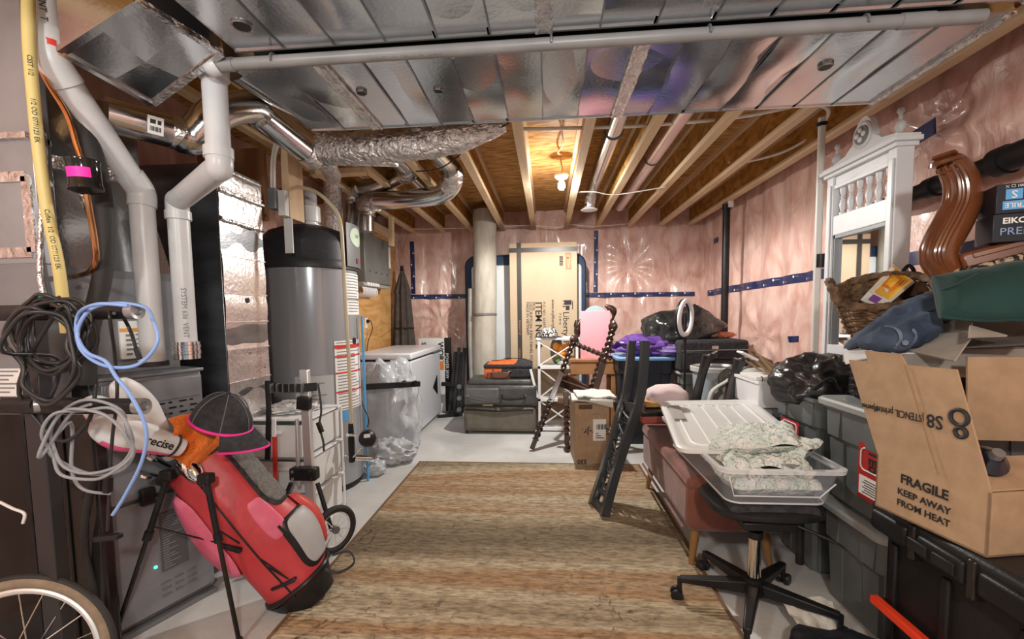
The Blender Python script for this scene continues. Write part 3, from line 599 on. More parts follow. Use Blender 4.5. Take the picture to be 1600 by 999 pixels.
bpts = [P(200,478,Y=RY-.06),P(150,476,Y=RY-.06),P(121,495,Y=1.20),P(126,545,Y=1.19),P(165,572,Y=1.18),P(215,570,Y=1.19),P(246,535,Y=1.2),P(238,498,Y=1.22),P(225,480,Y=1.26),P(180,474,Y=1.24),P(140,485,Y=1.19),P(121,520,Y=1.18),P(135,550,Y=1.17),P(165,565,Y=1.17),P(182,590,Y=1.17),P(205,620,Y=1.17),P(228,670,Y=1.18),P(222,720,Y=1.19),P(195,775,Y=1.2),P(176,805,Y=1.2)]
cable('blue_cable', 'blue network cable looped on the upper rack arm with one end dangling', [Vector((0,0,CAMH))+(p-Vector((0,0,CAMH)))*.925 for p in bpts], .0048, CBLUE)
coil('grey_cable', 'grey cable hung in wide loops over the lower rack arm', 148, 688, RY-.075, .128, .105, 3.4, .0046, CGREY, 9, [P(110,660,Y=1.19), P(112,735,Y=1.19), P(130,765,Y=1.19), P(172,772,Y=1.2)], .12)
t = thing('power_cord', 'black cord hanging straight down past both rack arms to a small adapter', 'cord', tuple(P(168,840,Y=1.21)))
MB().tube(spl([P(170,475,Y=RY-.0),P(172,500,Y=RY-.06),P(180,560,Y=1.22),P(183,620,Y=1.21),P(176,680,Y=1.20),P(172,740,Y=1.20),P(168,830,Y=1.21)], 8), .0045, 8).build('wire', CBLK, t, W=True)
MB().bar(P(169,745,Y=1.2), P(168,770,Y=1.2), .02, .02).build('strain_relief', BLACK, t, .004, W=True)
MB().bar(P(150,842,Y=1.21), P(188,838,Y=1.21), .022, .016).build('adapter', BLACK, t, .003, W=True)
cable('black_cable', 'long black cable running from the upper rack arm down across the black panel', [P(38,500,Y=1.21),P(40,580,Y=1.21),P(48,660,Y=1.21),P(58,720,Y=1.22),P(72,800,Y=1.24),P(88,880,Y=1.27),P(106,950,Y=1.30)], .0055, CBLK)
t = thing('usb_cable', 'short black cable ending in a flat plug beside the blue loop', 'cable', tuple(P(218,560,Y=1.22)))
MB().tube(spl([P(178,490,Y=RY-.06),P(192,496,Y=1.21),P(205,520,Y=1.21),P(212,543,Y=1.21)], 6), .0048, 8).build('wire', CBLK, t, W=True)
MB().bar(P(212,543,Y=1.21), P(219,562,Y=1.215), .026, .012).build('plug', BLACK, t, .003, W=True)
MB().bar(P(219,561,Y=1.215), P(222,568,Y=1.216), .018, .006).build('tip', STEEL, t, W=True)
t = thing('audio_plug', 'small green audio plug with a silver tip on top of the black coil', 'plug', tuple(P(55,468,Y=1.22)))
MB().tube([P(48,468,Y=1.22), P(62,466,Y=1.22), P(74,465,Y=1.22)], [.006,.006,.004], 10).build('grip', mat('green_plug', (.03,.30,.18), .4), t, W=True)
MB().tube([P(36,466,Y=1.22), P(48,468,Y=1.22)], [.001,.0025], 8).build('tip', CHROME, t, W=True)
cable('white_cable', 'short white cable end lying against the black panel', [P(0,785,Y=1.33),P(20,795,Y=1.33),P(38,803,Y=1.33),P(36,818,Y=1.33)], .005, WPLAST)
cable('black_hose', 'black flexible hose hanging in front of the furnace door, beside the panel', [P(150,740,Y=1.40),P(135,800,Y=1.40),P(133,860,Y=1.41),P(150,930,Y=1.43),P(165,1000,Y=1.45),P(170,1030,Y=1.45)], .012, RUBBER, 'hose')
# bicycle wheel
wc = P(28,1068,Y=1.13); wr = .243; wc.z = max(wc.z, wr)
wax = Vector((.28,-.95,.14)).normalized()
wu = Vector((0,0,1)); wu = (wu-wax*wu.dot(wax)).normalized(); wv = wax.cross(wu); wc.z = wr*wu.z+.012
t = thing('bicycle_wheel', 'bicycle wheel with tan tyre wall leaning at the lower left corner', 'wheel', tuple(wc))
ring = [wc+wu*math.cos(2*PI*k/64)*wr+wv*math.sin(2*PI*k/64)*wr for k in range(64)]
MB().tube(ring, .017, 12, closed=True).build('tyre', mat('tyre_tan', (.20,.155,.11), .75, 0, (.27,.21,.15), 30), t, W=True)
MB().tube([wc+(p-wc)*1.055 for p in ring], .011, 10, closed=True).build('tread', RUBBER, t, W=True)
MB().tube([wc+(p-wc)*.90 for p in ring], .011, 10, closed=True).build('rim', ALU, t, W=True)
MB().tube([wc-wax*.04, wc+wax*.04], .018, 16).build('hub', STEELD, t, W=True)
for k in range(20):
    g = 2*PI*k/20; e = 1 if k % 2 else -1
    MB().tube([wc+wax*.03*e+(wu*math.cos(g+.5*e)+wv*math.sin(g+.5*e))*.018, wc+(wu*math.cos(g)+wv*math.sin(g))*wr*.88], .0018, 6).build('spoke', CHROME, t, W=True)
# ------------------------------------------------------------------ golf bag
Bb = P(475,918,Y=1.84); Bt = P(306,712,Y=1.74)
az = (Bt-Bb).normalized(); toCam = Vector((.52,-.80,.3)); ay = (toCam-az*toCam.dot(az)).normalized(); ax_ = ay.cross(az)   # ax to image left?
GM = Matrix((ax_, ay, az)).transposed().to_4x4(); GM.translation = Bb
L = (Bt-Bb).length
sgn = 1 if (GM @ Vector((1,0,0)) - Bb).dot(Vector((1,0,.6))) > 0 else -1    # +1: local +x is towards picture right / top
RC = mat('golf_red', (.46,.035,.045), .42, 0, (.54,.06,.07), 5, bump=.25, bscale=7); PK = mat('golf_pink', (.70,.17,.28), .45, 0, (.60,.10,.17), 6, bump=.3, bscale=9); GM_ = mat('grey_mesh', (.15,.145,.14), .8, 0, (.22,.215,.205), 60, bump=.5, bscale=160); GP = mat('grey_panel', (.38,.39,.40), .5, 0, (.44,.45,.46), 6)
t = thing('golf_bag', 'red golf stand bag leaning on its two black legs', 'golf bag', tuple(Bb), rot=GM)
def sec(s, a, k=0):    # surface point: s along axis 0..1, a angle (0 = +x)
    rx = .135+.012*math.sin(PI*s)-.03*(s < .06)*(1-s/.06)+.012*noise.noise(Vector((s*3, math.cos(a)*2, math.sin(a)*2))); ry = rx*.92
    bul = .045*math.exp(-((s-.30)/.22)**2)*max(0, math.cos(a*sgn if False else a-(0 if sgn > 0 else PI)))
    return Vector((math.cos(a)*(rx+k+bul), math.sin(a)*(ry+k+bul*.5), s*L))
MB().grid(lambda u, v: sec(v, 2*PI*u), 48, 40, cu=True).build('body', RC, t, smooth=80)
def patch(name, m, a0, a1, s0, s1, k, nu=16, nv=20, rnd=.25, par=None, bump_=0, quilt=0):
    def fn(u, v):
        e = min(1, min(v, 1-v)/rnd) if rnd else 1; w_ = .55+.45*math.sqrt(max(0, 1-(1-e)**2)) if rnd else 1
        aa = (a0+a1)/2+(a1-a0)*(u-.5)*w_
        kk = k+bump_*math.sin(PI*u)*math.sin(PI*v)**.5 if 0 < u < 1 and 0 < v < 1 else k*.3
        if quilt: kk += -.006*max(0, 1-abs(((v*quilt+ .25*(u-.5)**2*4) % 1)-.5)*9)
        return sec(s0+(s1-s0)*v, aa, kk)
    return MB().grid(fn, nu, nv).build(name, m, par or t, smooth=70)
aC = PI/2     # towards the camera
aR = 0 if sgn > 0 else PI   # towards picture right
def A_(f): return aC+(aR-aC)*f      # 0 = camera side, 1 = right/top side
patch('back_pad_trim', BLACKF, A_(.42), A_(1.28), .50, 1.0, .008, nv=40)
patch('back_pad', GM_, A_(.48), A_(1.22), .52, .99, .014, nv=60, nu=24, bump_=.018, quilt=4)
patch('pocket_trim', BLACK, A_(.28), A_(1.04), .09, .43, .010, nv=30)
patch('side_pocket', GP, A_(.35), A_(.97), .105, .415, .016, nv=30, bump_=.016)
patch('pink_side_panel', PK, A_(.12), A_(.45), .36, .62, .006, rnd=.4)
patch('shoulder_pocket', mat('golf_red_light', (.52,.05,.045), .42, 0, (.58,.085,.07), 5, bump=.2, bscale=8), A_(.9), A_(1.5), .12, .50, .03, nv=24, bump_=.03)
patch('lower_pouch', PK, A_(-1.5), A_(-.55), .30, .88, .02, nv=24, bump_=.03)
MB().tube([sec(.42-.03*k, A_(.30), .014) for k in range(5)], .006, 8).build('zipper_pull', BLACK, t)
MB().tube([sec(.34, 2*PI*k/40, .001) for k in range(0)] or [sec(.02+k*.05, A_(-.18), .002) for k in range(19)], .004, 6).build('piping', BLACK, t)
MB().tube([sec(.06, 2*PI*k/40, .004) for k in range(40)], .012, 8, closed=True).build('base_band', BLACK, t)
MB().grid(lambda u, v: Vector((math.cos(2*PI*u)*.145*(1-.25*v), math.sin(2*PI*u)*.13*(1-.25*v), .03-.09*v)), 40, 4, cu=True).prism([(math.cos(2*PI*k/40)*.109, math.sin(2*PI*k/40)*.098) for k in range(40)], -.065, -.055).build('base', BLACK, t)
m = MB().tube([sec(.985, 2*PI*k/48, .006) for k in range(48)], .024, 10, closed=True)
m.build('top_collar', BLACKF, t)
MB().prism([(math.cos(2*PI*k/32)*.125, math.sin(2*PI*k/32)*.115) for k in range(32)], L*.93, L*.94).build('top_divider', BLACK, t)
# legs and straps in world space
hipL = P(263,742,Y=1.58); hipR = P(322,748,Y=1.555); fL = P(172,1012,Z=0.005); fR = P(374,1005,Z=0.005)
fL = P(172,990,Y=1.50); fL.z = .006
for h, f in ((hipL, fL), (hipR, fR)):
    MB().obox(h, (.05,.04,.04)).build('leg_hinge', BLACK, t, .006, W=True)
    lg = MB().tube([h, h+(f-h)*.38], .0115, 12).build('leg', BLACK, t, W=True)
    MB().tube([h+(f-h)*.36, f], .0085, 12).build('lower_tube', BLACKG, lg, W=True)
    MB().tube([h+(f-h)*.33, h+(f-h)*.38], .016, 12).build('leg_joint', BLACK, lg, W=True)
    MB().lathe([(.0001,-.005),(.014,-.005),(.012,.02),(.0001,.022)], 14, at=tuple(f)).build('foot', RUBBER, lg, W=True)
k1 = hipL+(fL-hipL)*.3; k2 = hipR+(fR-hipR)*.3; anchor = P(450,905,Y=1.70)
MB().tube([k1, P(365,855,Y=1.66), anchor], .0035, 6).build('spreader_rod', BLACK, t, W=True)
MB().tube([k2, P(375,850,Y=1.66), anchor], .0035, 6).build('spreader_rod', BLACK, t, W=True)
MB().bar(P(352,852,Y=1.655), P(378,860,Y=1.655), .03, .02).build('rod_clip', BLACK, t, .004, W=True)
MB().bar(P(425,920,Y=1.70), P(462,905,Y=1.72), .03, .012).build('strap_tab', BLACK, t, .004, W=True)
MB().tube(spl([P(520,868,Y=1.80),P(545,862,Y=1.82),P(553,880,Y=1.83),P(530,895,Y=1.82),P(508,890,Y=1.80)], 6), .009, 8, flat=.4).build('carry_strap', BLACKF, t, W=True)
# clubs in the bag
def club(label, headpt, kind, inpt, rot=0):
    t = thing('golf_club', label, 'golf club', tuple(inpt), 0, 'golf clubs in the red bag')
    MB().tube([inpt, headpt], .0055, 10).build('shaft', CHROME, t, W=True)
    MB().tube([inpt+(headpt-inpt)*.55, headpt], .0075, 10).build('ferrule', BLACK, t, W=True)
    d = (headpt-inpt).normalized(); sx = Vector((.75,-.65,0)); sx = (sx-d*sx.dot(d)).normalized(); M = frame(headpt, sx, d)
    if rot: M = M @ Matrix.Rotation(rot, 4, 'Y')
    m = MB(); m.M = M
    if kind == 'iron': 
        m.prism([(-.006,-.012),(.02,-.014),(.062,.0),(.075,.03),(.066,.048),(.03,.03),(.0,.018)], -.007, .007)
        h = m.build('iron_head', CHROME, t, .004, W=True)
        g = MB(); g.M = M; g.prism([(.012,-.004),(.055,.006),(.06,.028),(.03,.02)], .007, .0085); g.build('badge', mat('pink_metal', (.75,.25,.45), .3, .5), h, W=True)
    else:
        m.tube([(-.06,0,0),(-.04,.01,0),(0,.012,0),(.04,.008,0),(.062,0,0)], [.018,.034,.036,.030,.016], 16); m.build('putter_head', CHROME, t, W=True)
ib = P(308,735,Y=1.78)
club('golf iron with a pink-backed silver head at the left of the bag opening', P(222,738,Y=1.55), 'iron', P(290,752,Y=1.72))
club('golf iron with silver head lying just above the leftmost iron', P(234,712,Y=1.58), 'iron', P(296,745,Y=1.73))
club('golf iron whose silver head tucks under the white driver cover', P(246,694,Y=1.62), 'iron', P(300,738,Y=1.75), .6)
club('rounded silver putter head sticking out at the front of the bag opening', P(300,735,Y=1.60), 'putter', P(330,775,Y=1.74))
# head covers
HW = mat('cover_white', (.78,.79,.80), .5, 0, (.70,.72,.74), 6, bump=.15, bscale=14)
HP = mat('cover_pink', (.82,.12,.30), .5)
def cover(label, a, b, r0, r1, txts, seed):
    a = Vector(a); b = Vector(b); d = (b-a); Ln = d.length; d.normalize(); sx = Vector((.70,-.70,.12)); sx = (sx-d*sx.dot(d)).normalized(); sy = d.cross(sx)
    M = Matrix((sy*-1, sx, d)).transposed().to_4x4()
    if M.determinant() < 0: M = Matrix((sy, sx, d)).transposed().to_4x4()
    M.translation = a
    t = thing('club_cover', label, 'club cover', tuple(a), rot=M)
    def rad(v): return (r0+(r1-r0)*min(1, v*1.6))*math.sqrt(max(0, 1-max(0, (v-.62)/.38)**2))+.0005
    def f(u, v, k=0): 
        q = rad(v)+k; g = 2*PI*u
        return Vector((math.cos(g)*q*1.0, math.sin(g)*q*.72, v*Ln))
    MB().grid(lambda u, v: f(u, v), 32, 26, cu=True).build('sock', HW, t, smooth=80)
    MB().grid(lambda u, v: f(-.03+.14*u+.02*math.sin(v*3), .12+.72*v, .0015), 8, 20).build('pink_panel', HP, t, smooth=80)
    MB().tube([f(k/24, .10, .002) for k in range(24)], .005, 6, closed=True).build('cuff', BLACKF, t)
    for s, v, size, o in txts:
        text(s, size, frame(Vector((0, rad(v)*.72+.003, v*Ln)), (0,0,-1) if o else (-1,0,0), (-1,0,0) if o else (0,0,1)), INK, t, bold=.02)
    return t
cover('white golf club cover printed with 5, upright behind the lower rack arm', P(270,712,Y=1.62), P(182,592,Y=1.33), .03, .058, [('5',.80,.04,0)], 1)
cover('white and pink driver cover with black lettering, lower of the pair', P(284,700,Y=1.56), P(140,662,Y=1.30), .032, .062, [('Precise',.36,.042,1)], 2)
cover('white golf club cover printed with 7, leftmost, with a pink flash', P(245,705,Y=1.68), P(132,622,Y=1.37), .03, .055, [('7',.78,.04,0)], 3)
# cap
capc = P(346,662,Y=1.66); 
t = thing('baseball_cap', 'charcoal baseball cap with pink trim resting on the golf bag top', 'cap', tuple(capc), rot=Matrix.Translation(capc) @ Euler((R(4), R(20), R(2))).to_matrix().to_4x4())
CG = mat('cap_charcoal', (.022,.022,.027), .85, 0, (.038,.038,.044), 50, bump=.2, bscale=160); CP = mat('cap_pink', (.85,.03,.32), .6)
rc = .104
MB().grid(lambda u, v: Vector((math.cos(2*PI*u)*rc*1.12*math.cos(v*PI/2*.99), math.sin(2*PI*u)*rc*.95*math.cos(v*PI/2*.99), .115*math.sin(v*PI/2)-.012*math.exp(-((v-.5)/.25)**2)*max(0, math.sin(2*PI*u*2))+.02*v)), 40, 14, cu=True).build('crown', CG, t, smooth=80)
m = MB()
for k in range(3):
    g = PI*k/3
    m.tube([(math.cos(g)*rc*1.12*math.cos(q)*s, math.sin(g)*rc*.95*math.cos(q)*s, .115*math.sin(q)+.002+.02*q/1.57) for s, q in [(1, j*PI/2/8) for j in range(8)]+[(-1, j*PI/2/8) for j in range(7,-1,-1)]], .0022, 5)
m.build('seam_piping', mat('cap_seam', (.14,.14,.15), .7), t)
MB().lathe([(.009,0),(.008,.005),(.0001,.007)], 12, at=(0,0,.133)).build('top_button', CG, t)
MB().tube([(math.cos(2*PI*k/40)*rc*1.12, math.sin(2*PI*k/40)*rc*.95, .002) for k in range(40)], .006, 8, closed=True).build('pink_sweatband', CP, t)
def brim(u, v, dz=0):
    g = (u-.5)*PI*.66; q = 1+.80*v*max(0,math.cos(g*1.36))**.6
    return Vector((math.cos(g)*rc*1.12*q, math.sin(g)*rc*.95*(1+.12*v), .004-.045*v*v*.6-.06*(math.sin(g)**2)*v+dz))
b = MB().grid(lambda u, v: brim(u, v), 22, 10).grid(lambda u, v: brim(u, v, -.006), 22, 10).build('brim', CG, t, smooth=80)
MB().tube([brim(k/24, 1, -.003) for k in range(25)], .005, 8).build('brim_edge', CP, b)
# orange towel
ORG = mat('orange_cloth', (.78,.16,.02), .85, 0, (.88,.24,.04), 25, bump=.5, bscale=110)
c0 = P(292,665,Y=1.58); 
def towel(u, v):
    a_ = P(262+75*u+10*math.sin(v*5), 655+30*v+70*v*(.35+u*.75)-8*math.sin(u*PI), Y=1.56+.16*u-.05*math.sin(u*9+v*3)*v-.05*v)
    return a_
m = MB().grid(towel, 30, 18); m.grid(lambda u, v: towel(u, v)+Vector((-.006,.008,-.004)), 30, 18)
tag(m.build('towel', ORG, smooth=80), 'bright orange towel draped under the cap over the golf bag opening', 'towel')
# ------------------------------------------------------------------ golf trolley
t = thing('golf_trolley', 'folding golf trolley with aluminium post and spoked wheel behind the golf bag', 'golf trolley', (-1.28,2.3,0))
pa = P(489,850,Y=2.28); pb = P(476,578,Y=2.30); pa.z = .10
MB().bar(pa, pb, .05, .03, (0,1,0)).build('post', ALU, t, .004, W=True)
MB().bar(P(466,760,Y=2.26), P(464,655,Y=2.27), .012, .02, (0,1,0)).build('side_rail', ALU, t, .002, W=True)
MB().bar(P(475,640,Y=2.26), P(476,620,Y=2.26), .07, .045, (0,1,0)).build('post_collar', BLACK, t, .006, W=True)
p = P(476,740,Y=2.25)
m = MB().box(p+Vector((-.075,-.03,-.035)), p+Vector((.075,.03,.035)))
m.build('bracket', BLACK, t, .01, W=True)
for x in (-.05,.05):
    for z in (-.02,.02): MB().disc(.009, 12, tuple(p+Vector((x,-.031,z))), (0,-1,0), .005).build('bolt', CHROME, t, W=True)
bz = P(456,605,Y=2.28)
MB().grid(lambda u, v: Vector((bz.x-.13+.27*u, bz.y-.05*math.sin(PI*u)-.0, bz.z-.022+.045*v)), 20, 3).grid(lambda u, v: Vector((bz.x-.13+.27*u, bz.y-.05*math.sin(PI*u)+.008, bz.z-.022+.045*v)), 20, 3).build('bag_strap', BLACK, t, W=True)
for k in range(6): MB().box((bz.x-.09+.035*k,bz.y-.058,bz.z-.024),(bz.x-.085+.035*k,bz.y-.03,bz.z+.026)).build('strap_rib', STEELD, t, W=True)
MB().tube(spl([P(497,600,Y=2.27),P(502,640,Y=2.26),P(499,665,Y=2.26),P(505,690,Y=2.26),P(506,705,Y=2.26)], 6), .010, 8, flat=.35).build('hanging_strap', BLACKF, t, W=True)
MB().bar(P(497,660,Y=2.26), P(503,676,Y=2.26), .025, .02).build('buckle', BLACK, t, .003, W=True)
MB().tube([P(418,595,Y=2.3), P(420,640,Y=2.3), P(418,718,Y=2.3)], .014, 10).build('handle_tube', BLACK, t, W=True)
MB().tube([P(496,755,Y=2.27), Vector((-1.20,2.24,.13))], .012, 10).build('wheel_arm', BLACK, t, W=True)
MB().tube([P(455,755,Y=2.27), Vector((-1.55,2.25,.13))], .012, 10).build('wheel_arm', BLACK, t, W=True)
MB().tube([pa, pa+Vector((.0,-.1,-.095))], .012, 10).build('front_stand', BLACK, t, W=True)
for x in (-1.175, -1.58):
    c = Vector((x, 2.23, .131)); wa = Vector((.86,-.5,.0)).normalized(); u_ = Vector((0,0,1)); v_ = wa.cross(u_)
    rg = [c+u_*math.cos(2*PI*k/40)*.112+v_*math.sin(2*PI*k/40)*.112 for k in range(40)]
    wl = MB().tube(rg, .019, 10, closed=True).build('wheel', RUBBER, t, W=True)
    MB().tube([c+(q-c)*.83 for q in rg], .006, 8, closed=True).build('rim', WPLAST, wl, W=True)
    MB().tube([c-wa*.02, c+wa*.02], .02, 16).build('hub', STEELD, wl, W=True)
    for k in range(10): MB().tube([c, c+(u_*math.cos(2*PI*k/10)+v_*math.sin(2*PI*k/10))*.093], .003, 6).build('spoke', WPLAST, wl, W=True)
# ------------------------------------------------------------------ clear drawer tower
t = thing('drawer_tower', 'translucent white plastic drawer tower between golf trolley and water heater', 'drawers', (-1.575,2.62,0))
for k in range(3):
    z = .02+.23*k; pull = -.05 if k == 2 else 0
    MB().box((-.18,-.22+.02,z),(.18,.2,z+.22)).build('shell', FROST, t, .006) if k < 0 else None
    d = MB(); y0 = -.23+pull
    d.box((-.165,y0,z+.01),(.165,y0+.008,z+.2)).box((-.165,y0,z+.01),(-.159,.18,z+.2)).box((.159,y0,z+.01),(.165,.18,z+.2)).box((-.165,y0,z+.01),(.165,.18,z+.016)).box((-.165,.172,z+.01),(.165,.18,z+.2))
    dr = d.build('drawer', FROST, t, .002)
    MB().box((-.06,y0-.016,z+.15),(.06,y0,z+.17)).build('handle', WPLAST, dr, .003)
m = MB()
for k in range(4):
    z = .0+.23*k; m.box((-.18,-.22,z),(.18,.2,z+.012))
for x in (-.18,.168):
    for y in (-.22,.188): m.box((x,y,0),(x+.012,y+.012,.70))
m.build('frame', WPLAST, t, .002)
o = MB().blob(P(460,640,Y=2.62), (.13,.12,.035), .35, 3.5, 3, flat=.6, ridge=.5).build('plastic_bag', mat('crinkle_bag', (.75,.75,.74), .15, .2, bump=.9, bscale=18), smooth=40)
ZB = [v.co.z for v in o.data.vertices]; dz = .703-min(ZB)
for v in o.data.vertices: v.co.z += dz
tag(o, 'crinkled clear plastic bag lying on top of the drawer tower', 'bag')
t = thing('spirit_level', 'red and white level stick upright beside the drawer tower', 'tool', (0,0,0))
q0, q1 = P(426,728,Y=2.3), P(428,655,Y=2.3); q0.z = .002
q0.x = q1.x-.02
MB().bar(q0, q0+(q1-q0)*.86, .022, .012, (0,1,0)).build('red_body', RED, t, .002, W=True)
MB().bar(q0+(q1-q0)*.86, q1, .022, .012, (0,1,0)).build('white_end', WPLAST, t, .002, W=True)
t = thing('black_bag', 'black soft bag slumped against the wall left of the water heater', 'bag', (-2.1,2.95,0))
MB().blob((-2.2,2.93,.52),(.10,.09,.54),.15,2.5,8,flat=.96,pw=.7).build('body', BLACKF, t, W=True, smooth=80)
MB().tube(spl([(-2.1,2.88,1.0),(-2.02,2.84,.98),(-1.98,2.82,.85),(-1.98,2.82,.7)],6), .012, 8, flat=.4).build('strap', BLACK, t, W=True)
# ------------------------------------------------------------------ water heater
wx, wy, wr = -1.79, 3.20, .335
t = thing('water_heater', 'large grey tank water heater with black domed top', 'water heater', (wx,wy,0))
TG = mat('tank_grey', (.32,.335,.36), .22, .25, (.36,.375,.40), 3, (1,1,.3), coat=.3)
MB().lathe([(.0001,.0),(wr*.94,0),(wr*.94,.045),(.0001,.046)], 56).build('base_ring', BLACK, t)
MB().lathe([(.0001,.05),(wr*.985,.05),(wr,.07),(wr,1.66),(.0001,1.66)], 64).build('tank', TG, t)
MB().lathe([(wr*1.0,1.64),(wr*1.05,1.645),(wr*1.055,1.68),(wr*1.03,1.70),(wr*1.015,1.71),(wr*.99,1.83),(wr*.95,1.87),(wr*.82,1.92),(wr*.5,1.965),(wr*.15,1.98),(.0001,1.98)], 64).build('top_shroud', mat('shroud_black', (.02,.021,.025), .45, 0, (.032,.033,.038), 80), t)
def cyl(u0, u1, z0, z1, k, n=10, nz=4):    # patch on the tank: angle in degrees
    return lambda a, b: Vector(((wr+k)*math.cos(R(u0+(u1-u0)*a)), (wr+k)*math.sin(R(u0+(u1-u0)*a)), z0+(z1-z0)*b))
def onTank(px, py): # pixel -> angle,z on tank surface
    d = P(px,py,Y=1)-Vector((0,0,CAMH)); o = Vector((0,0,CAMH)); f = Vector((o.x-wx,o.y-wy)); dd = Vector((d.x,d.y))
    a = dd.dot(dd); b = 2*f.dot(dd); c = f.dot(f)-wr*wr; disc = max(0, b*b-4*a*c); s = (-b-math.sqrt(disc))/(2*a); p = o+d*s
    return math.degrees(math.atan2(p.y-wy,p.x-wx)), p.z
def tankrect(name, m, px0, py0, px1, py1, k=.003):
    a0, z0 = onTank(px0,(py0+py1)/2); a1, _ = onTank(px1,(py0+py1)/2); _, zt_ = onTank((px0+px1)/2,py0); _, zb = onTank((px0+px1)/2,py1)
    return a0, a1, zb, zt_, MB().grid(cyl(a0,a1,zb,zt_,k), 14, 4).build(name, m, t, smooth=80)
a0,a1,zb,z1,_ = tankrect('control_column', mat('column_grey', (.13,.13,.135), .5), 537, 352, 561, 418, .028)
e = MB().grid(lambda a, b: Vector(((wr+.03+.001*b)*math.cos(R((a0+a1)/2+ (a1-a0)*.36*math.cos(2*PI*a)*(1-b))), (wr+.031)*math.sin(R((a0+a1)/2+(a1-a0)*.36*math.cos(2*PI*a)*(1-b))), z1-.09+.07*math.sin(2*PI*a)*(1-b))), 24, 5, cu=True).build('display', mat('lcd_green', (.52,.62,.50), .2), t)
text('120\u00b0', .034, frame(Vector(((wr+.034)*math.cos(R((a0+a1)/2)), (wr+.034)*math.sin(R((a0+a1)/2)), z1-.085)), (-math.sin(R((a0+a1)/2)), math.cos(R((a0+a1)/2)), 0), (0,0,1)), mat('lcd_ink', (.03,.16,.07), .5), t)
am = R((a0+a1)/2); MB().obox((0,0,0),(.03,.004,.03)).build
m = MB(); m.M = frame(((wr+.03)*math.cos(am),(wr+.03)*math.sin(am),zb+.05), (-math.sin(am),math.cos(am),0), (0,0,1)); m.box((-.016,-.018,0),(.016,.018,.004)); m.build('red_button', mat('dark_red', (.25,.02,.03), .4), t)
for nm, r_ in (('specification_label',(539,428,561,466)),('notice_label',(542,470,561,492)),('caution_label',(524,532,562,640))):
    a0,a1,zb,z1,_ = tankrect(nm, PAPER, *r_)
    m = MB(); rn = random.Random(len(nm)); n = int((z1-zb)/.022)
    for k in range(n):
        z = z1-.018-k*.022; e_ = rn.uniform(.6,.94)
        m.grid(cyl(a0+(a1-a0)*.06, a0+(a1-a0)*e_, z, z+.007, .0045), 8, 2, mi=0)
    if nm == 'caution_label':
        for z in (z1-.12, z1-.24, z1-.38): m.grid(cyl(a0,a1,z,z+.012,.005), 10, 2, mi=1)
        m.grid(cyl(a0,a1,z1-.055,z1-.03,.005), 10, 2, mi=1)
    m.build('printed_lines', [INKG, RED], t)
a0,a1,zb,z1,_ = tankrect('blue_sticker', mat('sticker_blue', (.10,.35,.68), .4), 535, 642, 546, 658)
a0,a1,zb,z1,_ = tankrect('access_panel', mat('tank_panel', (.19,.20,.215), .3, .3), 493, 700, 530, 745, .004)
a0,a1,zb,z1,_ = tankrect('info_sheet', mat('sheet_grey', (.46,.47,.48), .5), 462, 588, 522, 640)
m = MB()
for k in range(7): m.grid(cyl(a0+(a1-a0)*.08, a0+(a1-a0)*(.4+.5*((k*37)%10)/10), z1-.03-k*.028, z1-.022-k*.028, .0045), 8, 2)
m.build('sheet_lines', INKG, t)
an, zz = onTank(553, 533); an = R(an)
MB().disc(.026, 20, ((wr+.001)*math.cos(an),(wr+.001)*math.sin(an),zz), (math.cos(an),math.sin(an),0), .004).build('element_cover', BLACK, t)
fl = P(484,340,Y=3.2)
MB().lathe([(.075,1.97),(.075,1.99),(.055,1.995),(.055,2.01),(.075,2.01),(.075,2.12),(.06,2.13)], 28, at=(fl.x-wx,0,0)).build('flue_adapter', WPLAST, t)
MB().tube(spl([(fl.x-wx,0,2.12),(fl.x-wx,0,2.16),(fl.x-wx-.03,.03,2.22),(fl.x-wx-.2,.12,2.25),(fl.x-wx-.45,.2,2.27)],6), .055, 20).build('flue_pipe', PVC, t)
HOSE = mat('hose_beige', (.55,.48,.33), .4)
qs = [P(462,292,Y=2.9),P(490,298,Y=2.85),P(515,318,Y=2.83),P(531,345,Y=2.82),P(536,400,Y=2.80),P(540,480,Y=2.80),P(545,560,Y=2.80),P(548,640,Y=2.80),P(549,662,Y=2.80)]
t2 = thing('drain_hose', 'beige hose arching over and down the front of the water heater', 'hose', tuple(qs[-1]))
MB().tube(spl(qs, 8), .012, 12).build('tubing', HOSE, t2, W=True)
t3 = thing('recirculation_pump', 'small black pump with brass valve at the foot of the beige hose', 'pump', tuple(P(550,720,Y=2.80)))
MB().tube([P(548,662,Y=2.8),P(549,690,Y=2.8),P(550,722,Y=2.8)], [.016,.022,.02], 12).build('valve_body', BLACK, t3, W=True)
MB().tube([P(542,680,Y=2.79),P(556,680,Y=2.79)], .012, 10).build('valve_tee', CHROME, t3, W=True)
q = P(574,685,Y=2.78); MB().lathe([(.0001,-.05),(.045,-.05),(.055,-.03),(.055,.03),(.04,.05),(.0001,.052)], 24, axis=(.4,-.9,.1), at=q).build('motor', BLACK, t3, W=True)
m = MB(); m.M = frame(q+Vector((.02,-.05,.03)), (.9,.4,0), (0,0,1)); m.box((-.02,-.012,0),(.02,.012,.002)); m.build('motor_label', PAPER, t3, W=True)
MB().tube(spl([P(574,690,Y=2.76),P(560,705,Y=2.76),P(552,715,Y=2.78)],5), .006, 8).build('flex_line', CHROME, t3, W=True)
MB().tube([P(555,715,Y=2.8),P(580,716,Y=2.85)], .02, 12).build('outlet', CHROME, t3, W=True)
MB().tube(spl([P(574,668,Y=2.78),P(576,655,Y=2.78),P(570,640,Y=2.82),P(566,628,Y=2.86)],5), .004, 6).build('power_lead', BLACK, t3, W=True)
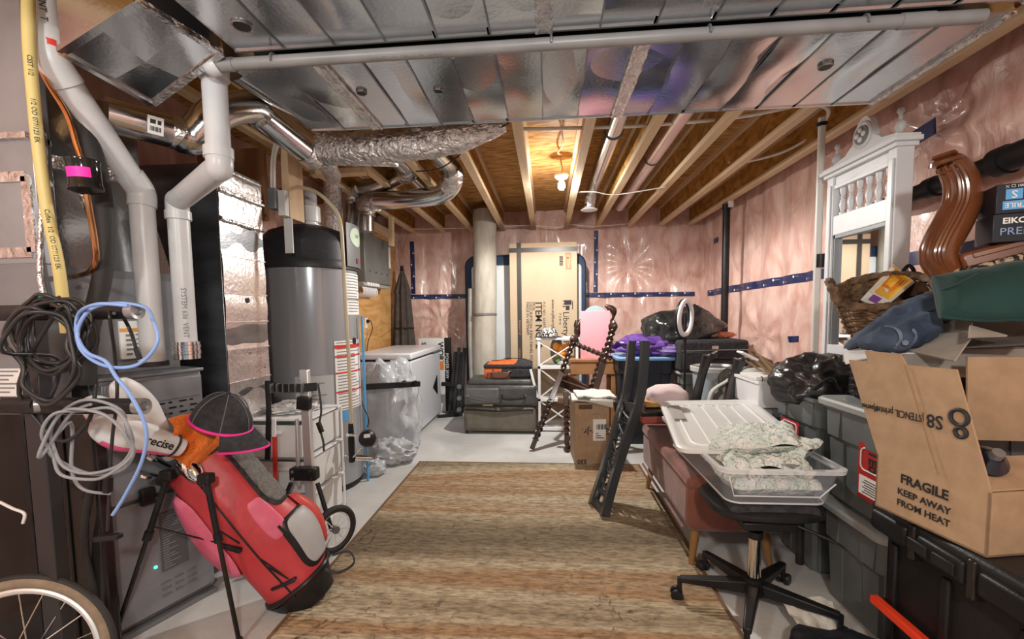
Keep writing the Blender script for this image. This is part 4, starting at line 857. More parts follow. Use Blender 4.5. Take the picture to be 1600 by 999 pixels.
MB().tube([P(550,715,Y=2.8), Vector((-1.62,2.95,P(550,715,Y=2.8).z))], .012, 10).build('tank_nipple', CHROME, t3, W=True)
cable('blue_water_line', 'blue water pipe rising straight beside the water heater, right side', [Vector((P(565,480,Y=3.25).x,3.25,.003)),Vector((P(565,480,Y=3.25).x,3.25,1.3))], .010, mat('pex_blue', (.10,.38,.72), .4), 'pipe')
# ------------------------------------------------------------------ electrical bits above the heater
t = thing('disconnect_board', 'plywood board hanging below the joists with a grey electrical switch box', 'board', tuple(P(440,300,Y=2.8)))
bx = P(452,300,Y=2.78).x
MB().box((bx-.05,2.78,1.95),(bx-.0,2.95,2.42)).build('upright_plank', LUMBERZ, t, .003, W=True)
b2 = P(437,300,Y=2.72); b1x = P(414,300,Y=2.72).x
MB().box((b1x,2.74,2.0),(bx-.04,2.77,2.12)).build('cross_plank', LUMBER, t, .003, W=True)
q = P(432,312,Y=2.70); bxm = MB().box((q.x-.05,2.68,q.z-.06),(q.x+.005,2.74,q.z+.07)).build('switch_box', STEEL, t, .004, W=True)
MB().box((q.x+.008,2.70,q.z-.10),(q.x+.055,2.745,q.z+.06)).build('cover_plate', mat('plate_pale', (.60,.60,.58), .5), t, .003, W=True)
for k in range(2): MB().tube(spl([(q.x-.03+.02*k,2.70,q.z+.07),(q.x-.03+.02*k,2.72,2.3),(q.x-.02+.02*k,2.75,2.42)],4), .008, 8).build('conduit', PEX, t, W=True)
MB().box((bx-.045,2.775,1.72),(bx+.01,2.785,1.95)).build('hanging_label', mat('plate_grey', (.55,.55,.53), .5), t, W=True)
tag(MB().box((-2.33,2.82,1.95),(P(425,280,Y=2.9).x,2.85,2.42)).build('plywood_sheet', mat('ply_brown', (.30,.14,.06), .6, 0, (.38,.19,.09), 5, (1,1,.2))), 'dark brown plywood sheet under the joists behind the grey switch box', 'board')
cable('brown_hose', 'brown hose drooping along the left wall behind the water heater', [P(391,372,Y=3.15),P(405,375,Y=3.0),P(425,384,Y=2.95),P(445,390,Y=3.0)], .012, mat('hose_brown', (.40,.24,.14), .5), 'hose')
# grey panel box
t = thing('service_panel', 'grey wall box with white side label and white cables below, on the plywood', 'panel box', (-2.06,4.45,1.62))
MB().box((0,0,.04),(.17,.75,.56)).build('housing', mat('box_grey', (.17,.18,.17), .45, .3, (.21,.22,.21), 4), t, .006)
MB().box((.0,.0,.0),(.15,.72,.04)).build('connector_strip', mat('strip_grey', (.4,.4,.39), .4, .3), t, .003)
MB().box((.171,.69,.25),(.174,.745,.5)).build('side_label', PAPER, t)
for k in range(4): MB().disc(.010, 12, (.171,.12+.17*k,.16), (1,0,0), .002).build('knockout', BLACK, t)
for k in range(9):
    y = .05+.045*k; MB().tube(spl([(.10,y,.0),(.12,y+.005,-.03),(.11,y+.02,-.08),(.03,y+.03,-.10),(.008,y+.04,-.06)],4), .009, 8).build('white_cable', WPLAST, t)
for k in range(5): MB().box((.14,.06+.07*k,.005),(.165,.11+.07*k,.04)).build('white_tag', PAPER, t)
t = thing('outlet', 'white wall outlet on the plywood with a plugged-in black cord', 'outlet', (-2.06, P(572,505,X=-2.06).y, P(572,505,X=-2.06).z))
MB().box((0,-.035,-.06),(.008,.035,.06)).build('plate', WPLAST, t, .002)
MB().box((.008,-.015,.0),(.035,.015,.04)).build('plug', BLACK, t, .004)
MB().tube(spl([(.035,0,.02),(.06,.0,.015),(.07,.0,-.08),(.04,-.05,-.2),(.03,-.08,-.32)],6), .005, 8).build('cord', BLACK, t)
# ------------------------------------------------------------------ furled umbrella
ub = P(628,556,Y=5.65); ut = P(628,420,Y=5.65); ux = ut.x
t = thing('patio_umbrella', 'furled dark brown patio umbrella leaning upright in the left back corner', 'umbrella', (ux,5.65,0))
UM = mat('umbrella_brown', (.060,.048,.042), .85, 0, (.085,.07,.06), 14)
H = ut.z
prof = [(.02,H-.0),(.028,H-.05),(.04,H-.10),(.085,H-.28),(.10,H-.30),(.085,H-.33),(.10,H-.6),(.12,H-.95),(.13,H-1.12),(.07,H-1.16),(.02,H-1.17)]
n = 48; vs = []; m = MB()
m.grid(lambda u, v: (lambda q: Vector((q[0]*(1+.22*math.sin(8*2*PI*u)*(v > .12))*math.cos(2*PI*u), q[0]*(1+.22*math.sin(8*2*PI*u)*(v > .12))*math.sin(2*PI*u), q[1])))(prof[min(10, int(round(v*10)))]), 72, 11, cu=True)
m.build('canopy', UM, t, smooth=70)
MB().tube([(0,0,.0),(0,0,H-1.1)], .019, 12).build('pole', BLACK, t)
MB().lathe([(.0001,.04),(.02,.035),(.022,0),(.03,-.03)], 14, at=(0,0,H)).build('finial', BLACK, t)
MB().tube([(.13*math.cos(g), .13*math.sin(g), H-.78) for g in [2*PI*k/20 for k in range(20)]], .009, 8, closed=True).build('tie_strap', BLACK, t)
# ------------------------------------------------------------------ chest freezer
fx0, fx1, fy0, fy1 = -2.0, -1.395, 4.33, 5.55
t = thing('chest_freezer', 'white chest freezer along the left wall', 'freezer', ((fx0+fx1)/2,(fy0+fy1)/2,0))
MB().box((fx0,fy0,.03),(fx1,fy1,.83)).build('cabinet', mat('freezer_white', (.66,.70,.76), .3, 0), t, .018, W=True)
MB().box((fx0+.015,fy0+.01,.825),(fx1-.012,fy1-.01,.845)).build('gasket', BLACK, t, W=True)
MB().box((fx0-.005,fy0-.008,.845),(fx1+.012,fy1+.008,.912)).build('lid', mat('freezer_lid', (.78,.80,.84), .3, 0), t, .018, W=True)
MB().box((fx0+.05,fy0+.05,.0),(fx1-.05,fy1-.05,.035)).build('plinth', BLACK, t, W=True)
MB().disc(.008, 12, (fx1-.06,fy0-.002,.77), (0,-1,0), .006).build('lock', BLACK, t, W=True)
MB().box((fx1+.0,fy1-.35,.838),(fx1+.016,fy1-.05,.85)).build('lid_handle', STEEL, t, .003, W=True)
m = MB(); m.add([(fx1+.003,5.15,.42),(fx1+.003,5.36,.55),(fx1+.003,5.36,.30)],[(0,1,2)])
m.add([(fx1+.006,5.15,.42),(fx1+.006,5.36,.55),(fx1+.006,5.36,.30)],[(0,1,2)]); m.build('vent_grille', BLACK, t, W=True)
# plastic-wrapped things in front of the freezer
BAG = mat('clear_bag', (.52,.56,.60), .12, 0, (.68,.71,.74), 5, (1,1,.4), bump=.9, bscale=11, bstretch=(1,1,.35), coat=.5, detail=6, alpha=.8)
q = P(610,650,Y=3.95); tag(MB().blob((q.x-.02,4.02,.40),(.25,.19,.41),.30,2.2,4,60,40,flat=.97,pw=.8,ridge=.25).build('plastic_bag', BAG, smooth=60), 'big crumpled clear plastic sack bulging in front of the freezer', 'bag')
q = P(617,712,Y=3.7); tag(MB().blob((q.x,3.70,.10),(.17,.13,.10),.35,3.0,6,50,30,flat=.95,ridge=.4).build('plastic_bag', BAG, smooth=60), 'small crumpled white plastic bag on the floor below the bigger sack', 'bag')
q = P(590,735,Y=3.45); tag(MB().blob((q.x,3.38,.06),(.08,.07,.06),.4,3.0,7,40,24,flat=.9,ridge=.4).build('plastic_bag', BAG, smooth=60), 'little white printed plastic bag, nearest to the water heater foot', 'bag')
t = thing('shelf_bracket', 'black metal arm lying across the top of the clear plastic sack', 'bracket', tuple(P(612,603,Y=3.7)))
MB().bar(P(568,605,Y=3.55), P(656,600,Y=3.85), .035, .05).build('arm', BLACK, t, .004, W=True)
for px in (628, 645): MB().bar(P(px,598,Y=3.78), P(px+6,596,Y=3.80), .03, .02).build('lug', BLACK, t, .004, W=True)
# ------------------------------------------------------------------ back wall group
# mattress
t = thing('mattress', 'white mattress with navy border standing against the back wall behind the carton', 'mattress', (-.27,5.72,0))
def rrect(x0, x1, z0, z1, r, n=8):
    p = []
    for cx, cz, a0 in ((x1-r,z0+r,-PI/2),(x1-r,z1-r,0),(x0+r,z1-r,PI/2),(x0+r,z0+r,PI)):
        for k in range(n+1): a = a0+PI/2*k/n; p.append((cx+r*math.cos(a), cz+r*math.sin(a)))
    return p
mx0 = P(728,500,Y=5.66).x; mx1 = P(916,500,Y=5.66).x; mz = P(830,398,Y=5.66).z
m = MB(); m.M = Matrix.Rotation(PI/2, 4, 'X') @ Matrix.Translation((0,0,-5.86)); m.prism(rrect(mx0,mx1,.0,mz,.14), .0, .22)
m.build('navy_border', mat('mattress_navy', (.012,.03,.075), .6, 0, (.02,.045,.10), 8), t, .02, W=True)
m = MB(); m.M = Matrix.Rotation(PI/2, 4, 'X') @ Matrix.Translation((0,0,-5.66)); m.prism(rrect(mx0+.09,mx1-.06,.08,mz-.13,.05), .0, .03)
m.build('white_top', mat('mattress_white', (.62,.66,.68), .7, 0, (.68,.71,.72), 3, bump=.2, bscale=5), t, .012, W=True)
# rolled carpet
rb = P(762,592,Y=5.42); rt = P(757,330,Y=5.50); rb.z = 0.005
t = thing('rolled_carpet', 'tall rolled cream carpet standing upright against the back wall', 'carpet roll', tuple(rb))
CR = mat('carpet_cream', (.44,.41,.35), .9, 0, (.56,.53,.46), 12, (1,1,.3), .3, 60)
rr = .145; bend = [rb, rb+(rt-rb)*.3+Vector((-.03,0,0)), rb+(rt-rb)*.6+Vector((-.015,0,0)), rt]
MB().tube(spl(bend, 8), rr, 36, rfun=lambda i, g: 1+.03*math.sin(g*1.0+.5)+.015*noise.noise(Vector((i*.5, g, 2)))).build('roll', CR, t, W=True)
m = MB(); sp = [(rr*(.12+.85*k/80)*math.cos(k*.42), rr*(.12+.85*k/80)*math.sin(k*.42)) for k in range(80)]
m.tube([rt+Vector((x,y,.004)) for x, y in sp], .006, 5); m.build('spiral_end', mat('carpet_back', (.3,.28,.24), .9), t, W=True)
q = rb+(rt-rb)*.50+Vector((-.02,0,0)); ax = (rt-rb).normalized()
MB().lathe([(rr*1.035,-.014),(rr*1.05,-.012),(rr*1.05,.012),(rr*1.035,.014)], 36, axis=ax+Vector((.0,0,0)), at=tuple(q)).build('tape_band', mat('band_grey', (.20,.19,.18), .25), t, W=True)
tag(MB().tube(spl([rb+Vector((-.185,.06,0)), rb+Vector((-.19,.06,.5)), rb+Vector((-.2,.08,1.1)), rb+Vector((-.19,.1,1.62))],6), .055, 24).build('rolled_carpet', mat('carpet_dull', (.40,.38,.35), .9, 0, (.48,.46,.42), 12)), 'thin short grey roll leaning left of the tall cream carpet roll', 'carpet roll')
# tall carton
cy = 5.40; cx0 = P(797,480,Y=cy).x; cx1 = P(902,480,Y=cy).x; cz = P(850,379,Y=cy).z
t = thing('flat_carton', 'tall flat cardboard carton with sideways black print, leaning on the mattress', 'carton', ((cx0+cx1)/2,cy,0))
MB().box((cx0,cy,0),(cx1,cy+.16,cz)).build('carton_body', CARDL, t, .004, W=True)
TB = mat('tape_black', (.05,.045,.04), .35)
m = MB().box((cx0+.09,cy-.003,.0),(cx0+.145,cy,cz)).box((cx0,cy-.004,cz-.115),(cx1,cy,cz-.06)).box((cx0-.003,cy,cz-.115),(cx0,cy+.16,cz-.06)).box((cx0+.09,cy,cz),(cx0+.145,cy+.16,cz+.003))
m.build('strapping_tape', TB, t, W=True)
def side(s, px, py, size, m_=INK, b=.0, sx=1.): return text(s, size, frame(P(px,py,Y=cy-.003), (0,0,-1), (1,0,0)), m_, t, W=True, align='LEFT', bold=b, sx=sx)
side('Liberty  F', 884, 487, .105); side('F U R N', 875, 490, .04); side('www.mylibertyfurn', 864, 468, .055)
side('P.O. NO.: 61697?', 850, 472, .045); side('ITEM NO: 2', 841, 472, .115, INK, .015); side('SKU#:', 834, 472, .042); side('DESCRIPTION: KING PANEL FOOTBOARD', 829, 472, .052); side('MADE IN VIETNAM', 824, 472, .048)
side('PRODUCT OF', 812, 500, .03, mat('ink_orange', (.60,.25,.12), .6)); side('HANDLE WITH CARE', 812, 545, .03, mat('ink_orange', (.60,.25,.12), .6))
c = P(886,477,Y=cy-.003)
m = MB(); m.M = frame(c+Vector((-.02,0,.0)), (0,0,-1), (1,0,0))
m.box((-.06,-.012,0),(-.005,.075,.001)).box((.008,.004,0),(.06,.05,.001)).box((-.05,.082,0),(.05,.092,.001)).box((-.055,-.03,0),(-.045,-.005,.001)).box((-.02,-.03,0),(-.012,-.005,.001)).box((.01,-.035,0),(.02,.0,.001))
m.build('logo', INK, t, W=True)
c = P(888,408,Y=cy-.003); m = MB().box(c+Vector((-.035,-.001,-.10)), c+Vector((.035,.001,.10))); m.build('orange_sticker', mat('sticker_orange', (.85,.24,.12), .6), t, W=True)
text('SMITH', .058, frame(c+Vector((0,-.002,0)), (0,0,-1), (1,0,0)), CARDL, t, W=True, bold=.02)
c = P(877,408,Y=cy-.003); m = MB()
for k in range(12): m.box(c+Vector((-.022,-.0015,-.06+.01*k)), c+Vector((.022,.001,-.06+.01*k+.003+.003*(k%3))))
m.build('barcode', INK, t, W=True)
# tool carton behind the freezer
wx0 = P(654,560,Y=5.68).x; wx1 = P(694,560,Y=5.68).x; wz = P(675,529,Y=5.68).z
t = thing('tool_carton', 'tall white and black tool carton standing behind the freezer end', 'carton', ((wx0+wx1)/2,5.7,0))
MB().box((wx0,5.70,0),(wx1,5.84,wz)).build('carton_body', PAPER, t, .003, W=True)
MB().box((wx1,5.70,0),(wx1+.065,5.84,wz)).build('black_side', BLACK, t, .003, W=True)
text('WORX', .10, frame((wx1-.05,5.696,wz-.05), (0,0,-1), (1,0,0)), INK, t, W=True, align='LEFT', bold=.03)
MB().box((wx1-.10,5.694,wz-.42),(wx1-.01,5.70,wz-.31)).build('orange_square', mat('worx_orange', (.85,.25,.05), .5), t, W=True)
text('3 in 1', .05, frame((wx1-.16,5.696,wz-.12), (0,0,-1), (1,0,0)), INK, t, W=True, align='LEFT'); text('STAND', .08, frame((wx0+.07,5.696,wz-.05), (0,0,-1), (1,0,0)), INK, t, W=True, align='LEFT', bold=.02)
m = MB()
for k in range(6): m.box((wx0+.13+.012*k,5.696,wz-.5-.05*(k%3)),(wx0+.136+.012*k,5.70,wz-.16))
m.build('small_print', INKG, t, W=True)
text('POWER JAW', .06, frame((wx1+.032,5.696,wz-.2), (0,0,-1), (1,0,0)), WHITE, t, W=True, align='LEFT')
# dark metal bed rails
t = thing('bed_rails', 'bundle of black metal bed rails standing beside the tool carton', 'rails', (-1.05,5.6,0))
rn = random.Random(2)
for k, px in enumerate((702,709,715,720)):
    p = P(px,650,Y=5.5-.03*k); p.z = .006; h = .80+.06*(k%2)
    MB().bar(p, p+Vector((.06-.01*k,.2,h)), .045, .025, (0,1,0)).build('rail', BLACK, t, .003, W=True)
MB().bar(P(690,600,Y=5.52), P(716,602,Y=5.52), .05, .05).build('corner_clamp', BLACK, t, .004, W=True)
MB().bar(P(684,656,Y=5.35)+Vector((0,0,.03)), P(722,652,Y=5.45)+Vector((0,0,.03)), .06, .05).build('cross_foot', BLACK, t, .004, W=True)
for k in range(3): MB().lathe([(.0001,0),(.03,.0),(.03,.03),(.0001,.03)], 16, axis=(0,-1,0), at=tuple(P(718,640-18*k,Y=5.36))).build('castor', STEELD, t, W=True)
# suitcases
sx0 = P(724,660,Y=4.60).x; sx1 = P(837,660,Y=4.60).x; s1 = P(780,636,Y=4.60).z
t = thing('suitcase', 'taupe soft suitcase lying flat on the floor at the bottom of the pile', 'suitcase', ((sx0+sx1)/2,4.8,0))
TP = mat('taupe', (.135,.118,.095), .75, 0, (.17,.15,.12), 10, bump=.2, bscale=90); LEA = mat('grey_leather', (.05,.05,.05), .38, 0, (.085,.083,.08), 6, bump=.2, bscale=14)
MB().box((sx0,4.60,.025),(sx1,5.08,s1)).build('shell', TP, t, .045, W=True, seg=4)
MB().tube([(sx0+.02,4.595,s1-.03),((sx0+sx1)/2,4.585,s1-.045),(sx1-.02,4.595,s1-.03)], .008, 8).build('zip_line', BLACK, t, W=True)
for x in (sx0+.03, sx1-.03):
    for y in (4.64, 5.03): MB().lathe([(.0001,-.015),(.026,-.015),(.026,.015),(.0001,.015)], 16, axis=(1,0,0), at=(x,y,.026)).build('wheel', RUBBER, t, W=True)
s2 = P(780,592,Y=4.62).z
t = thing('suitcase', 'black and grey leather suitcase lying on top of the taupe suitcase', 'suitcase', ((sx0+sx1)/2,4.8,s1))
MB().box((sx0+.01,4.60,s1),(sx1+.02,5.06,s2-.07)).build('shell', LEA, t, .04, W=True, seg=4)
MB().box((sx0+.03,4.585,s1+.03),((sx0+sx1)/2,4.62,s2-.10)).build('front_pocket', mat('grey_leather_light', (.11,.11,.105), .35, 0, (.15,.15,.145), 6, bump=.2, bscale=14), t, .015, W=True)
MB().box((sx0+.05,4.63,s2-.09),(sx1-.03,5.04,s2-.01)).build('lid', LEA, t, .035, W=True, seg=4)
MB().tube(spl([(sx0+.06,4.585,s1+.13),(sx0+.09,4.565,s1+.10),(sx0+.36,4.56,s1+.06),(sx0+.39,4.58,s1+.08)],5), .011, 8).build('handle', LEA, t, W=True)
MB().tube(spl([(sx1-.36,4.60,s1+.13),(sx1-.33,4.57,s1+.09),(sx1-.13,4.57,s1+.10),(sx1-.11,4.6,s1+.14)],5), .011, 8).build('handle', BLACK, t, W=True)
MB().box((sx0+.22,4.578,s1+.015),(sx0+.33,4.586,s1+.03)).build('name_plate', CHROME, t, W=True)
for x in (sx0+.04,sx0+.40,sx1-.38,sx1-.1): MB().disc(.009, 12, (x,4.585,s1+.12), (0,-1,0), .004).build('stud', CHROME, t, W=True)
MB().bar((sx1+.02,4.62,s1+.1),(sx1-.05,4.64,s2+.1),.025,.008,(0,1,0)).build('white_strap', WPLAST, t, W=True)
# lunch bag
lx0 = P(756,590,Y=4.66).x; lx1 = P(830,590,Y=4.66).x; l0 = s2-.012; l1 = P(790,563,Y=4.7).z
t = thing('cooler_bag', 'orange and black cooler bag sitting on top of the suitcases', 'bag', ((lx0+lx1)/2,4.8,l0))
ORB = mat('bag_orange', (.78,.13,.02), .6, 0, (.85,.17,.03), 20)
MB().box((lx0,4.68,l0),(lx0+(lx1-lx0)*.6,4.96,l1-.08)).build('orange_body', ORB, t, .02, W=True, seg=3)
MB().box((lx0+(lx1-lx0)*.35,4.672,l0),(lx1,4.97,l1-.08)).build('black_body', BLACKF, t, .03, W=True, seg=3)
MB().box((lx0+.03,4.66,l0+.0),(lx0+(lx1-lx0)*.55,4.685,l1-.13)).build('front_pocket', mat('pocket_brown', (.16,.06,.04), .6), t, .01, W=True)
MB().box((lx0-.005,4.67,l1-.09),(lx1,4.98,l1-.045)).build('lid_band', BLACKF, t, .015, W=True)
MB().grid(lambda u, v: Vector((lx0+.02+(lx1-lx0)*.85*u, 4.69+.26*v, l1-.05+.045*math.sin(PI*u)**.5*math.sin(PI*v)**.5)), 16, 10).build('orange_lid', ORB, t, W=True, smooth=60)
MB().grid(lambda u, v: Vector((lx0+(lx1-lx0)*(.62+.4*u), 4.68+.28*v, l1-.05+.05*math.sin(PI*u)**.5*math.sin(PI*v)**.5)), 12, 10).build('black_lid', BLACKF, t, W=True, smooth=60)
MB().tube(spl([(lx0+.1,4.665,l0+.10),(lx0+.12,4.63,l0+.08),(lx0+.27,4.63,l0+.08),(lx0+.30,4.665,l0+.10)],5), .009, 8).build('handle', CHROME, t, W=True)
MB().tube(spl([(lx0+.08,4.74,l1-.01),(lx0+.2,4.72,l1+.0),(lx0+.3,4.78,l1+.012),(lx0+.2,4.85,l1+.005),(lx0+.35,4.88,l1-.0),(lx0+.45,4.8,l1-.0)],6), .004, 6).build('bungee', BLACK, t, W=True)
# white X-sided shelf tower
hx0 = P(841,640,Y=4.72).x; hx1 = P(904,640,Y=4.72).x; hz = P(870,528,Y=4.72).z; hy0, hy1 = 4.72, 5.05
t = thing('shelf_tower', 'slim white shelf tower with crossed slats behind the twisted chair', 'shelf', ((hx0+hx1)/2,4.9,0))
MB().box((hx0-.015,hy0-.01,hz-.025),(hx1+.015,hy1,hz)).build('top_board', WHITE, t, .003, W=True)
lv = [P(870,y,Y=4.72).z for y in (574,625)]+[.035]
for z in lv: MB().box((hx0,hy0,z-.02),(hx1,hy1,z+.012)).build('shelf_board', WHITE, t, .002, W=True)
for x in (hx0, hx1-.028):
    for y in (hy0, hy1-.028): MB().box((x,y,0),(x+.028,y+.028,hz-.02)).build('post', WHITE, t, .002, W=True)
zz = [hz-.03]+lv
for i in range(3):
    za, zb_ = zz[i]-.02, zz[i+1]+.02
    MB().bar((hx0+.02,hy0+.02,za),(hx1-.02,hy0+.02,zb_),.012,.022,(0,1,0)).build('cross_slat', WHITE, t, W=True)
    MB().bar((hx0+.02,hy0+.03,zb_),(hx1-.02,hy0+.03,za),.012,.022,(0,1,0)).build('cross_slat', WHITE, t, W=True)
# things on the shelf tower
q = P(857,524,Y=4.78)
t = thing('sun_hat', 'black and white patterned hat on top of the white shelf tower', 'hat', (q.x,4.84,hz))
HM = mat('hat_pattern', (.02,.02,.02), .8, 0, (.62,.62,.60), 55, lo=.48, hi=.52)
MB().lathe([(.10,.012),(.10,.04),(.085,.085),(.05,.105),(.0001,.11)], 28).build('crown', HM, t)
MB().lathe([(.10,.012),(.155,.004),(.16,.0),(.155,.0),(.10,.006)], 32).build('brim', BLACKF, t)
q = P(878,548,Y=4.85); t = thing('ornament', 'orange flower and green leaf ornament on the upper shelf of the white tower', 'ornament', (q.x,4.85,lv[0]+.012))
rn = random.Random(5)
for k in range(9): MB().blob((rn.uniform(-.07,.07), rn.uniform(-.05,.05), rn.uniform(.11,.21)), (.035,.012,.04), .3, 3, k, 12, 8).build('petal', mat('petal_orange', (.85,.30,.03), .6), t)
for k in range(6): MB().blob((rn.uniform(-.08,.08), rn.uniform(-.05,.05), rn.uniform(.03,.10)), (.045,.012,.025), .3, 3, k+20, 12, 8).build('leaf', mat('leaf_green', (.10,.26,.09), .5, 0, (.75,.78,.70), 9, lo=.45, hi=.55), t)
MB().lathe([(.0001,0),(.05,.0),(.055,.05),(.0001,.05)], 18).build('pot', WHITE, t)
q = P(872,537,Y=4.95); tag(MB().blob((q.x-.02,4.95,lv[0]+.17),(.07,.06,.16),.1,2,3,24,16,flat=.98).build('vase', mat('vase_grey', (.20,.19,.17), .4)), 'grey vase behind the orange flower ornament on the white tower', 'vase')
# twisted dark chair
def twist(m, a, b, r, pitch=.055, n=14):
    a = Vector(a); b = Vector(b); L = (b-a).length; N = max(12, int(L/.006))
    return m.tube([a+(b-a)*k/N for k in range(N+1)], r, n, rfun=lambda i, g: 1+.28*math.cos(2*g-2*PI*i*L/N/pitch))
t = thing('barley_twist_chair', 'dark barley-twist wooden chair frame tipped back against the cardboard box', 'chair', (.05,4.15,0))
A1 = P(831,702,Z=.02); A0 = P(897,532,Y=4.30); mid_ = A1+(A0-A1)*.50; mid2 = A1+(A0-A1)*.70
m = MB(); twist(m, A1+(A0-A1)*.08, A1+(A0-A1)*.45, .026); m.build('rear_leg', DWOOD, t, W=True)
MB().bar(A1, A1+(A0-A1)*.10, .045, .045, (1,0,0)).build('leg_foot', DWOOD, t, .004, W=True)
MB().bar(A1+(A0-A1)*.42, mid2, .055, .055, (1,0,0)).build('leg_block', DWOOD, t, .004, W=True)
m = MB(); twist(m, mid2, A0, .024); m.build('back_stile', DWOOD, t, W=True)
C0 = P(958,512,Y=4.05); C1 = P(930,612,Y=3.98); 
m = MB(); twist(m, C0, C0+(C1-C0)*.55, .027); m.build('back_stile', DWOOD, t, W=True)
MB().bar(C0+(C1-C0)*.55, C1+Vector((0,0,-.0)), .05, .05, (1,0,0)).build('stile_block', DWOOD, t, .004, W=True)
m = MB(); twist(m, P(945,545,Y=4.2), P(922,612,Y=4.15), .022); m.build('front_post', DWOOD, t, W=True)
m = MB(); twist(m, P(900,538,Y=4.28), P(955,560,Y=4.06), .021, .05); m.build('top_rail', DWOOD, t, W=True)
MB().blob(A0, (.045,.04,.05), .3, 3, 4, 16, 10).build('finial', DWOOD, t, W=True)
MB().blob(C0+Vector((0,0,.01)), (.04,.04,.055), .3, 3, 5, 16, 10).build('finial', DWOOD, t, W=True)
s0 = P(870,597,Y=4.30); s1_ = P(930,618,Y=4.0); s2_ = P(926,613,Y=4.45); s3 = P(885,590,Y=4.62)
MB().bar(s0, s1_, .035, .07).bar(s0-Vector((0,0,.0)), s3, .035, .07).bar(s3, s2_, .035, .07).bar(s1_, s2_, .035, .07).build('seat_rail', DWOOD, t, .004, W=True)
F0 = P(884,612,Y=4.12); F1 = P(886,706,Z=.006); 
MB().bar(F0, F0+(F1-F0)*.25, .05, .05, (1,0,0)).build('leg_block', DWOOD, t, .004, W=True)
m = MB(); twist(m, F0+(F1-F0)*.25, F0+(F1-F0)*.72, .024); m.bar(F0+(F1-F0)*.72, F0+(F1-F0)*.86, .045, .045, (1,0,0)); twist(m, F0+(F1-F0)*.86, F1, .02); m.build('front_leg', DWOOD, t, W=True)
f2 = F0+(F1-F0)*.78
m = MB(); twist(m, f2, f2+Vector((.24,.12,-.01)), .018, .05); twist(m, f2+Vector((0,0,-.09)), f2+Vector((.2,.12,-.10)), .018, .05); m.build('stretcher', DWOOD, t, W=True)
MB().bar(P(872,625,Y=4.14), P(900,628,Y=4.10), .05, .05).build('seat_corner', mat('wood_worn', (.22,.15,.09), .6), t, .005, W=True)
# table with pink board and mirror
ty = 4.62; tx0 = P(889,570,Y=ty).x; tx1 = P(968,570,Y=ty).x; tz = P(930,562,Y=ty).z
t = thing('side_table', 'reddish wooden table under the pink board behind the twisted chair', 'table', ((tx0+tx1)/2,4.85,0))
MB().box((tx0,ty,tz-.03),(tx1,ty+.45,tz)).build('tabletop', TABLEW, t, .004, W=True)
MB().box((tx0+.02,ty+.01,tz-.16),(tx1-.02,ty+.43,tz-.03)).build('apron', TABLEW, t, .003, W=True)
for x in (tx0+.03,tx1-.08):
    for y in (ty+.02, ty+.38): MB().box((x,y,0),(x+.05,y+.05,tz-.16)).build('leg', TABLEW, t, .003, W=True)
py0 = 4.70; p0 = P(907,562,Y=py0).x; p1 = P(953,562,Y=py0).x; pz = P(930,486,Y=py0).z
BP = mat('board_pink', (.84,.33,.40), .45, 0, (.88,.44,.48), 1.2, (.3,.3,1.2))
tag(MB().box((p0,py0,tz),(p1,py0+.02,pz)).build('pink_sheet', BP, bevel=.002), 'plain pink board standing on the reddish table in front of the mirror', 'board')
t = thing('table_mirror', 'round-topped mirror with dark scrolled wooden frame behind the pink board', 'mirror', ((p0+p1)/2,4.80,tz))
mc = P(930,512,Y=4.82); 
m = MB(); m.M = frame(mc, (1,0,0), (0,0,1)); m.prism([(.17*math.cos(2*PI*k/40), .24*math.sin(2*PI*k/40)) for k in range(40)], -.012, .0); m.build('glass', mat('pale_glass', (.50,.66,.68), .1, .3), t, W=True)
for s, pts in ((-1, [(905,562),(906,545),(902,530),(903,512),(908,500),(902,510),(901,500)]), (1, [(955,562),(955,540),(949,525),(951,510),(958,497),(958,485),(946,478),(952,482)])):
    MB().tube(spl([P(x,y,Y=4.78) for x, y in pts], 8), [.026+.012*math.sin(k*.35) for k in range(8*(len(pts)-1)+1)], 12).build('scroll_frame', DWOOD, t, W=True)
MB().box((mc.x-.2,4.76,tz),(mc.x+.2,4.86,tz+.03)).build('base', DWOOD, t, .004, W=True)
# cardboard box with towel
by = 3.655; bx0 = P(899,680,Y=by).x; bx1 = P(949,680,Y=by).x; bz = P(920,630,Y=by).z
t = thing('cardboard_box', 'brown cardboard box with upside-down print and white label near the rug corner', 'box', ((bx0+bx1)/2,3.85,0), rot=Matrix.Translation((bx0,by,0)) @ Matrix.Rotation(R(4), 4, 'Z'))
bw = bx1-bx0+.02; bd = .36
MB().box((0,0,0),(bw,bd,bz)).build('carton_body', CARD, t, .004)
MB().box((bw*.52,-.003,bz*.40),(bw*.90,0,bz*.74)).build('white_label', PAPER, t)
m = MB()
for k in range(10): m.box((bw*.62+.009*k,-.0045,bz*.58),(bw*.62+.009*k+.003+.002*(k%3),-.003,bz*.66))
for k in range(3): m.box((bw*.60,-.0045,bz*(.44+.035*k)),(bw*.82-.02*k,-.003,bz*(.445+.035*k)+.004))
m.build('label_print', INK, t)
text('Gour-Jr.', .075, frame((bw*.62,-.002,bz*.55), (-1,0,0), (0,0,-1)), INK, t, bold=.01)
text('330', .055, frame((bw*.20,-.002,bz*.07), (-1,0,0), (0,0,-1)), INK, t, bold=.02)
MB().box((bw*.10,-.003,bz*.90),(bw*.5,0,bz*.97)).build('dark_stamp', mat('stamp_brown', (.10,.05,.03), .6), t)
text('made in', .02, frame((bw*.6,-.002,bz*.82), (-1,0,0), (0,0,-1)), INKG, t)
